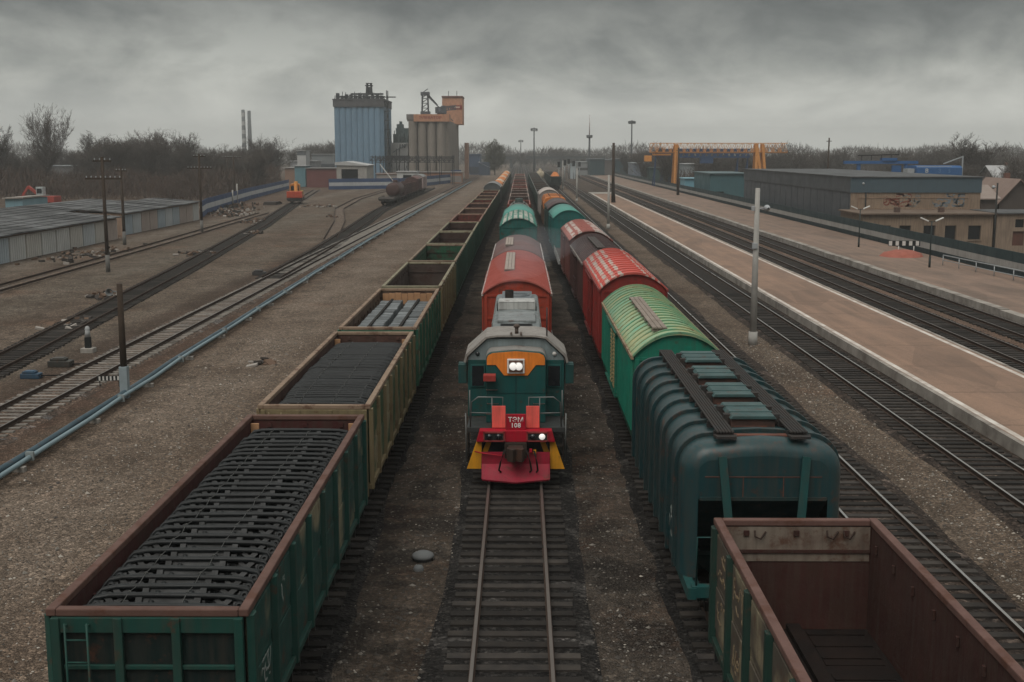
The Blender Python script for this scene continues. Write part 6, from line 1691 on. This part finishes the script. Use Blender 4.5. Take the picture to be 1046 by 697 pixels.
def conc_silo():
    D = 415; x0, x1 = PX(417,D), PX(455,D); r = empty('concrete_silo', (0,0,0), 0, 'grey concrete grain elevator with an orange band and tower', 'grain elevator')
    zt = PZ(124,D); n = 4; w = (x1-x0)/n; prof = []
    for i in range(n):
        for k in range(7): a = math.pi*(k/7); prof.append((x0+i*w+w/2-math.cos(a)*w/2, D+1.9-math.sin(a)*1.9))
    dep = 60; nb = 9; wb = dep/nb
    for i in range(nb):
        for k in range(7): a = math.pi*(k/7); prof.append((x1+math.sin(a)*1.6, D+1.9+i*wb+wb/2-math.cos(a)*wb/2))
    prof += [(x1, D+1.9+dep), (x0, D+1.9+dep)]
    b = MB(); b.prism(prof, G, zt, 'z', 0, False); b.build('silo_wall', M('silo_concrete', (.245,.215,.185), rough=.9, var=.4, scale=.10, streak=.35), r)
    b = MB(); b.box(x0-.4,x1+.4,D+1.2,D+dep+2,zt+.002,zt+.6); b.box(x0-.6,x0+2.2,D+1,D+8,zt+.6,zt+2.4); b.build('parapet', objconc, r, color=(.19,.175,.165))
    ORB = (.55,.275,.165)
    b = MB(); xa, xb = PX(423,D), PX(459,D); b.box(xa,xb,D-.4,D+10,PZ(124.4,D),PZ(117,D)); bd = b.build('orange_band', objconc, r, color=ORB)
    me = text_mesh('ЭЛЕВАТОР', 1.25, .02); me.materials.append(M('sign_red', (.22,.025,.022), rough=.6)); o = link('lettering', me, bd, loc=(PX(440,D),D-.43,PZ(120.6,D))); o.rotation_euler = (R(90),0,0); o.scale = (1.15,1,1)
    D2 = 462; b = MB(); b.box(PX(452,D2),PX(472.5,D2),D2,D2+14,zt,PZ(100,D2)); tw = b.build('tower', objconc, r, color=ORB)
    b = MB(); b.box(PX(451.6,D2),PX(473,D2),D2-.4,D2+14.4,PZ(99.9,D2),PZ(98.6,D2)); b.build('tower_cap', objconc, tw, color=(.20,.09,.07))
    b = MB(); za, zb = PZ(112,D2), PZ(108,D2); b.box(PX(462,D2),PX(472,D2),D2-.15,D2-.002,za,zb); lg = b.build('sign_board', M('sign_red'), tw); b = MB(); b.box(PX(464.6,D2),PX(470,D2),D2-.2,D2-.151,za+.45,zb-.45); b.build('sign_field', M('sign_cream', (.55,.42,.33), rough=.7), lg)
    for px in (458,466.5): b = MB(); b.tube([(PX(px,D2),D2+4,PZ(98.6,D2)),(PX(px,D2),D2+4,PZ(93,D2))], .12, 5); b.build('aerial', M('silo_gear'), tw)
    b = MB(); za = zt+.6; D3 = D+14; xx = PX(434.5,D3)
    for s in (-1.2,1.2):
        for y in (D3,D3+2.4): b.bar((xx+s,y,za),(xx+s*.8,y,PZ(97,D3)),.4,.4)
    for k in range(6): z = za+1+k*1.7; b.bar((xx-1.2,D3,z),(xx+1.1,D3,z+1.6),.25,.25); b.box(xx-1.2,xx+1.2,D3,D3+2.4,z-.08,z+.08)
    b.box(xx-1.5,xx+1.6,D3-.3,D3+2.7,PZ(98,D3),PZ(94.5,D3)); b.box(xx-1.6,xx+1.8,D3-.4,D3+2.8,za,za+3.2); b.bar((xx+1,D3+1,PZ(97,D3)),(PX(447,D3),D3+1,PZ(108,D3)),.5,.6); b.bar((xx+1,D3+1,PZ(99,D3)),(PX(463,D3),D3+1,PZ(124,D3)),.3,.35)
    xa, xb = PX(445,D3), PX(456,D3); lattice(b, (xa,D3+1,PZ(114,D3)), (xb+3.5,D3+1,PZ(112,D3)), 1.3, 1.6, 8, .3); b.box(xa,xb,D3,D3+3,PZ(116,D3),PZ(112.5,D3)); b.lathe([(0,PZ(110,D3)),(1.1,PZ(110.5,D3)),(1.1,PZ(116,D3)),(.3,PZ(120,D3))], 10, (xa+1.5,D3+1,0)); b.lathe([(0,PZ(108,D3)),(.9,PZ(108.5,D3)),(.9,PZ(114,D3)),(.3,PZ(119,D3))], 10, (xb-1,D3+1,0)); b.build('conveyor', M('silo_gear2', (.085,.09,.10), rough=.7, var=.4), r)
    b = MB(); b.box(PX(474.5,470),PX(478,470),470,480,G,PZ(146,470)); b.build('side_tower', objconc, r, color=(.40,.24,.17))
conc_silo()
def process_tower():
    D = 432; r = empty('process_tower', (0,0,0), 0, 'white block with grey green machinery on top between the two silos', 'building')
    b = MB(); b.box(PX(399,D),PX(416.5,D),D,D+10,G,PZ(146,D)); w_ = b.build('wall', objconc, r, color=(.50,.50,.49))
    b = MB()
    for i in range(3): b.box(PX(408.6+i*2.4,D)-.25,PX(408.6+i*2.4,D)+.25,D-.06,D-.002,PZ(151,D),PZ(147.5,D))
    b.build('window', glass_dk, w_)
    b = MB(); r2 = random.Random(9)
    for (pa, pb, za, zb) in ((401,406,146,137),(405,411,146,127),(410,417,146,131),(403,416,139,137),(407.5,409.5,127,124)): b.box(PX(pa,D)+.01,PX(pb,D)-.01,D+1+r2.uniform(0,2),D+6+r2.uniform(0,1),PZ(za,D),PZ(zb,D))
    for k in range(9): xx = PX(400+k*2,D); b.tube([(xx,D+.6,PZ(146,D)),(xx+r2.uniform(-1,1),D+.6,PZ(r2.uniform(130,138),D))], .16, 5)
    b.bar((PX(401,D),D-.3,PZ(156,D)),(PX(416,D),D-.3,PZ(147,D)),.25,.25); b.build('machinery', M('machine_green', (.11,.145,.145), rough=.7, var=.5), r)
process_tower()
def pipe_rack():
    D = 386; r = empty('pipe_rack', (0,0,0), 0, 'dark steel pipe rack with crossing lattice beams in front of the silos', 'pipe rack'); m_ = M('rack_dark', (.03,.03,.032), rough=.8, var=.4)
    b = MB(); zt = PZ(160,D)
    for (pa, pb, y, dz) in ((378,464,D,0),(380,462,D+9,-.6),(395,420,D-5,.3)): lattice(b, (PX(pa,D),y,zt-1.4+dz), (PX(pb,D),y,zt-1.4+dz), 1.3, 1.0, 16, .16)
    b.build('beam', m_, r)
    b = MB()
    for px in (380,388,397,405,413,425,437,449,462):
        for y in (D-.4,D+8.6): b.bar((PX(px,D),y,G),(PX(px,D),y,zt+(.3 if px != 405 else 2.5)),.24,.24)
    b.build('column', m_, r)
    b = MB()
    for k in range(5): b.tube([(PX(379,D),D+1+k*1.4,zt-.2),(PX(463,D),D+1+k*1.4,zt-.2)], .14, 6)
    for px in (397,405,413): b.bar((PX(px-4,D),D-.5,G),(PX(px+4,D),D-.5,zt-1.4),.14,.14)
    b.build('pipe', m_, r)
pipe_rack()
r = empty('barrier_pole', (PX(396.5,335), 335, G), 0, 'raised white barrier arm leaning in front of the pipe rack', 'barrier')
b = MB(); b.bar((2.4,0,.8),(-2.4,0,PZ(167,335)),.22,.22); b.build('arm', white_p, r); b = MB(); b.box(2.0,2.8,-.3,.3,-.1,1.2); b.build('stand', M('barrier_stand', (.30,.07,.05), rough=.6), r)

# wagons behind the tank wagon on the side track
def plain_wagon(y, x, L, c, label, z1=3.6):
    o = copy_tree(gon0); o.location = (x, y+GL/2, 0); paint_gondola(o, c, tuple(q*.8 for q in c), RUSD, tuple(q*1.2 for q in c)); tag(o, label, 'open wagon', 'wagons on the side track'); return o
plain_wagon(250.0, -25.65, 12, (.085,.045,.042), 'first brown open wagon behind the brown tank wagon')
plain_wagon(264.2, -25.7, 12, (.11,.048,.042), 'second brown open wagon behind the brown tank wagon')
make_boxcar(12.5, 1.4, 3.8, 4.3, (.10,.05,.045), r_brown, 'brown boxcar on the side track in front of the pinkish white one', 'wagons on the side track', 279.0, [(0,-25.7),(999,-25.7)], rib=.9, ribbed=False)
make_boxcar(12.8, 1.45, 4.0, 4.6, (.44,.34,.325), r_grey, 'pinkish white boxcar at the far end of the side track', 'wagons on the side track', 294.0, [(0,-25.7),(999,-25.7)], rib=.9, ribbed=False)
make_flat(10.5, 224.5, [(0,-25.5),(999,-25.5)], (.03,.03,.03), 'low dark flat wagon in front of the brown tank wagon')

# ------------------------------------------------------------------ rubbish lying about on the left
def rubble():
    r2 = random.Random(77); mb = MB()
    for (cx, cy, rx, ry, n, hz_) in ((-52,208,4,10,160,.5),(-47,196,3,6,90,.4),(-40,176,2.5,5,60,.35),(-33,120,1.5,3,40,.3),(-30,84,1.5,3,40,.25),(-44,118,3,9,90,.3),(-38,228,3,6,60,.3),(-56,226,4,12,140,.7),(-34,150,1,2,26,.5),(-30.5,190,.8,1.5,20,.4),(-27,70,1,2.5,30,.2),(-12.6,57,.7,.8,14,.12)):
        for _ in range(n):
            x = r2.gauss(cx, rx*.5); y = r2.gauss(cy, ry*.5); w_, d, h = r2.uniform(.08,.55), r2.uniform(.08,.7), r2.uniform(.04,hz_)
            Mx = Matrix.Translation((x, y, G+h*.3)) @ Matrix.Rotation(r2.uniform(0,6.28), 4, 'Z') @ Matrix.Rotation(r2.uniform(-.5,.5), 4, 'X')
            mb.box(-w_/2,w_/2,-d/2,d/2,-h*.4,h*.6, r2.choice((0,0,1,1,2)), Mx)
    o = mb.build('rubble', [M('rubble_brown', (.13,.085,.06), rough=.95), M('rubble_dark', (.05,.043,.038), rough=.95), M('rubble_pale', (.32,.29,.26), rough=.9)]); tag(o, 'scattered rubble and scrap in low heaps over the left side of the yard', 'rubble', kind='stuff')
rubble()
# ------------------------------------------------------------------ trees
def tree_proto(seed, h, wide, ntw, base=.22, droop=.0, tw=(.7,1.5), tww=.035, cm=None):
    """bare tree: leading stem with limbs all the way up, branchlets, and a crown of thin twigs along them"""
    r2 = random.Random(seed); tr = MB(); segs = []
    def limb(p, d, L, rad, n, lift):
        pts = [p]; rs = [rad]
        for i in range(n):
            d = (d+Vector((r2.uniform(-.2,.2), r2.uniform(-.2,.2), lift+r2.uniform(-.08,.08)))).normalized()
            pts.append(pts[-1]+d*L/n); rs.append(max(.012, rad*(1-.75*(i+1)/n)))
        return pts, rs, d
    stems = []
    sp, srs, _ = limb(Vector((0,0,-.3)), Vector((r2.uniform(-.08,.08), r2.uniform(-.08,.08), 1)), h*.93, h*.017, 9, .02)
    stems.append((sp, srs))
    for k in range(r2.randint(1, 3)):                         # competing leaders
        i = r2.randint(2, 4); a = r2.uniform(0, 6.28)
        p2, r2s, _ = limb(sp[i], Vector((math.cos(a)*.5, math.sin(a)*.5, .9)), h*.55, srs[i]*.7, 6, .05); stems.append((p2, r2s))
    for pts, rs in stems: tr.tube(pts, rs, 6, 0, False)
    for pts, rs in stems:
        for i in range(len(pts)-1):
            for k in range(5):
                f = r2.random(); p = pts[i].lerp(pts[i+1], f); t = p.z/h
                if t < base: continue
                a = r2.uniform(0, 6.28); u = (t-base)/(1-base)
                L = h*wide*(.16+.30*math.sin(math.pi*min(1, .18+u*.78)))*r2.uniform(.6,1.1)
                el = r2.uniform(.25,.8)+u*.5
                b, brs, bd = limb(p, Vector((math.cos(a)*math.cos(el), math.sin(a)*math.cos(el), math.sin(el))), L, max(.02, rs[i]*.40), 4, .08-droop)
                tr.tube(b, brs, 4, 0, False); segs.append((b, 1))
                for q in range(4):
                    j = r2.randint(1, 3); a2 = r2.uniform(0, 6.28)
                    c, crs, cd = limb(b[j], (bd+Vector((math.cos(a2), math.sin(a2), r2.uniform(.0,.9)))*.8).normalized(), L*r2.uniform(.35,.6), brs[j]*.6, 3, .08-droop)
                    tr.tube(c, crs, 3, 0, False); segs.append((c, 2))
    cr = MB()
    for _ in range(ntw):
        pp, lev = r2.choice(segs); i = r2.randint(0, len(pp)-2); p = pp[i].lerp(pp[i+1], r2.random())
        d = (pp[-1]-pp[0]).normalized()*.8+Vector((r2.gauss(0,.6), r2.gauss(0,.6), r2.gauss(.25,.5))); d.normalize(); L = r2.uniform(*tw)
        m = p+d*L*.5; e = p+d*L+Vector((0,0,.08)); s = d.cross(Vector((r2.uniform(-1,1), r2.uniform(-1,1), r2.uniform(-1,1)))).normalized()*tww
        cr.add([p-s, p+s, m+s*.7, m-s*.7, e], [(0,1,2,3),(3,2,4)])
        for q in range(2):
            f = m+(d+Vector((r2.uniform(-.9,.9), r2.uniform(-.9,.9), r2.uniform(-.2,.6)))).normalized()*L*.55; cr.add([m-s*.6, m+s*.6, f], [(0,1,2)])
    k = h/max(v[2] for v in cr.v); tr.v = [(x*k, y*k, z*k) for x, y, z in tr.v]; cr.v = [(x*k, y*k, z*k) for x, y, z in cr.v]
    return tr.mesh('trunk', bark), cr.mesh('crown', cm or twig)
PT = [tree_proto(11, 15, .95, 3600), tree_proto(12, 15, .75, 3400, .18), tree_proto(13, 15, 1.1, 3800, .25), tree_proto(19, 15, .85, 3200, .2), tree_proto(15, 15, 1.2, 4200, .15)]
def oval_tree(seed, h, n):
    """dense oval tree: many rising limbs inside an egg shaped crown of short twigs"""
    r2 = random.Random(seed); tr = MB(); cr = MB(); c = h*.56; a = h*.30; bz = h*.45
    tr.tube([(0,0,-.3),(.1,.05,h*.3),(-.05,.1,h*.65),(0,0,h*.9)], [h*.02,h*.016,h*.010,.03], 6, 0, False)
    for k in range(46):
        z = h*r2.uniform(.12,.72); an = r2.uniform(0,6.28); u = min(1, max(-1, (z+h*.16-c)/bz)); rr = a*math.sqrt(max(.05, 1-u*u))*r2.uniform(.6,.95)
        tr.tube([(0,0,z),(math.cos(an)*rr*.5,math.sin(an)*rr*.5,z+h*.06),(math.cos(an)*rr,math.sin(an)*rr,z+h*.17)], [.09,.06,.02], 4, 0, False)
    for _ in range(n):
        while True:
            p = Vector((r2.uniform(-1,1), r2.uniform(-1,1), r2.uniform(-1,1)))
            if p.length < 1+r2.gauss(0,.05) and (p.length > .45 or r2.random() < .4): break
        lump = 1+.13*math.sin(p.x*7+1)*math.cos(p.y*6)+.10*math.sin(p.z*9+p.x*5)
        q = Vector((p.x*a*lump, p.y*a*lump, c+p.z*bz*lump)); d = (Vector((p.x, p.y, p.z*.4+.7))+Vector((r2.gauss(0,.35), r2.gauss(0,.35), r2.gauss(0,.3)))).normalized(); L = r2.uniform(.5,1.2)
        s_ = d.cross(Vector((r2.uniform(-1,1), r2.uniform(-1,1), r2.uniform(-1,1)))).normalized()*.06
        cr.add([q-s_, q+s_, q+d*L*.6+s_*.6, q+d*L*.6-s_*.6, q+d*L], [(0,1,2,3),(3,2,4)])
    return tr.mesh('trunk', bark), cr.mesh('crown', twig_ev)
EV = oval_tree(31, 15, 7500)
NTREE = [0]
def tree(x, y, h, label, group, k=None, g=G, wide=1.0, proto=None, crown_mat=None):
    k = NTREE[0] % len(PT) if k is None else k; NTREE[0] += 1
    p = proto or PT[k]; r = empty('bare_tree' if proto is None else 'tree', (x, y, g), rnd.uniform(0, 6.28), label, 'tree', group)
    s = h/15.0; 
    for nm, me in zip(('trunk','crown'), p): o = link(nm, me, r)
    r.scale = (s*wide, s*wide, s)
    return r
LAB = ['bare brown tree in the belt on the left beyond the garages', 'bare tree in the belt right of the long warehouse roof', 'bare tree in the far belt at the head of the tracks']
# left belt
tree(PX(44,300), 300, 23.0, 'tallest bare tree, rising at the left above the belt', None, 2, wide=.85)
tree(PX(2,290), 290, 18.0, 'bare tree cut by the left edge of the picture', None, 0)
tree(PX(190,330), 330, 17.0, 'slim bare tree with an open crown left of the twin chimneys', None, 3)
tree(PX(272,372), 372, 16.5, 'dense rounded bare tree right beside the twin chimneys', None, 4, wide=1.5)
tree(PX(258,365), 365, 14.0, 'dense bare tree just left of the rounded one by the chimneys', None, 2, wide=1.3)
r3 = random.Random(17)
for i in range(44):
    px = -14+i*6.6+r3.uniform(-3,3); D = r3.uniform(285,430)
    if px > 285: continue
    top = interp([(-20,150),(20,156),(60,158),(92,152),(100,138),(130,135),(160,134),(172,146),(185,150),(240,152),(252,146),(290,146)], px)+r3.uniform(-7,4)
    tree(PX(px,D), D, max(8, PZ(top,D)), LAB[0], 'bare trees in the left belt', wide=r3.uniform(1.0,1.4))
for i, (px, D, yt) in enumerate(((312,520,143),(322,540,146),(331,530,141),(338,560,146),(408,560,150),(300,500,150),(346,600,150))):
    tree(PX(px,D), D, PZ(yt,D), 'bare tree between the far buildings left of the blue silo', 'bare trees behind the industrial buildings', wide=1.1)
# round tree at the head of the left train and the far belt
tree(PX(505.5,545), 545, 15.0, 'single dense olive brown tree standing beside the far left train', None, proto=EV, wide=.95)
for i in range(34):
    px = 480+i*6.4+r3.uniform(-3,3); D = r3.uniform(760,980)
    top = 155.5+r3.uniform(-3,2) if px < 560 else (151.5+r3.uniform(-3.5,3))
    if 570 < px < 600: top -= 1.5
    tree(PX(px,D), D, max(9, PZ(top,D)), LAB[2], 'bare trees in the far belt', wide=r3.uniform(1.3,1.8), g=-2 if px > 570 else G)
for i in range(58):
    px = 640+i*7.3+r3.uniform(-4,4); D = r3.uniform(380,620)
    top = 152+r3.uniform(-4,5)
    tree(PX(px,D), D, max(9, PZ(top,D)+2), LAB[1], 'bare trees in the right belt', wide=r3.uniform(1.1,1.6), g=-2)
tree(PX(1000,300), 300, 17.5, 'big round crowned bare tree rising behind the roofs at the right', None, 1, g=-2, wide=1.3)
tree(PX(683,345), 350, 15.5, 'bare tree seen through the left end of the orange crane', None, 3, g=-2)
for i, (px, D, yt) in enumerate(((1030,240,158),(1010,235,172),(1046,250,155),(985,280,163),(960,300,160),(940,310,158))): tree(PX(px,D), D, PZ(yt,D)+2, 'bare tree close behind the small houses at the right', 'bare trees behind the small houses', g=-2, wide=1.2)

def mass(name, label, cat, mat, gen, n, ln, wd, seed):
    """a thicket that reads as one mass: thousands of upright twigs"""
    r2 = random.Random(seed); mb = MB()
    for _ in range(n):
        x, y, z = gen(r2); L = r2.uniform(*ln); d = Vector((r2.gauss(0,.45), r2.gauss(0,.45), 1)).normalized(); s = d.cross(Vector((r2.uniform(-1,1), r2.uniform(-1,1), .2))).normalized()*r2.uniform(*wd)
        p = Vector((x, y, z)); mb.add([p-s, p+s, p+d*L*.6+s*.6, p+d*L*.6-s*.6, p+d*L+Vector((r2.uniform(-.3,.3),0,0))], [(0,1,2,3),(3,2,4)])
    o = mb.build(name, mat); tag(o, label, cat, kind='stuff'); return o
def gl(r2):
    D = r2.uniform(255,400); px = r2.uniform(-30,285); x = PX(px,D)
    if x > -62-(D-255)*.06: x -= 18
    hmax = 3.2+2.6*abs(math.sin(x*.13+D*.05)); return x, D, G+r2.random()**1.5*hmax
mass('undergrowth', 'tangled reddish brown undergrowth below the bare trees on the left', 'undergrowth', scrub_m, gl, 26000, (1.2,3.0), (.04,.10), 41)
def gr(r2):
    D = r2.uniform(270,560); px = r2.uniform(650,1075); hmax = 2.6+3.0*abs(math.sin(D*.07+px*.05)); return max(PX(px,D), 46+r2.random()*8), D, -2+r2.random()**1.4*hmax
mass('undergrowth', 'brown undergrowth between the houses and trees on the right', 'undergrowth', scrub_m, gr, 22000, (1.2,3.2), (.05,.12), 42)
def gw(r2):
    D = r2.uniform(880,1250); px = r2.uniform(-60,1110); hm = 9+5*abs(math.sin(px*.021+1)+.5*math.sin(px*.06))+3*r2.random(); return PX(px,D), D, -2+r2.random()**.8*hm
mass('distant_woods', 'far grey brown woods along the horizon', 'woods', twig, gw, 42000, (2.0,5.5), (.12,.34), 43)
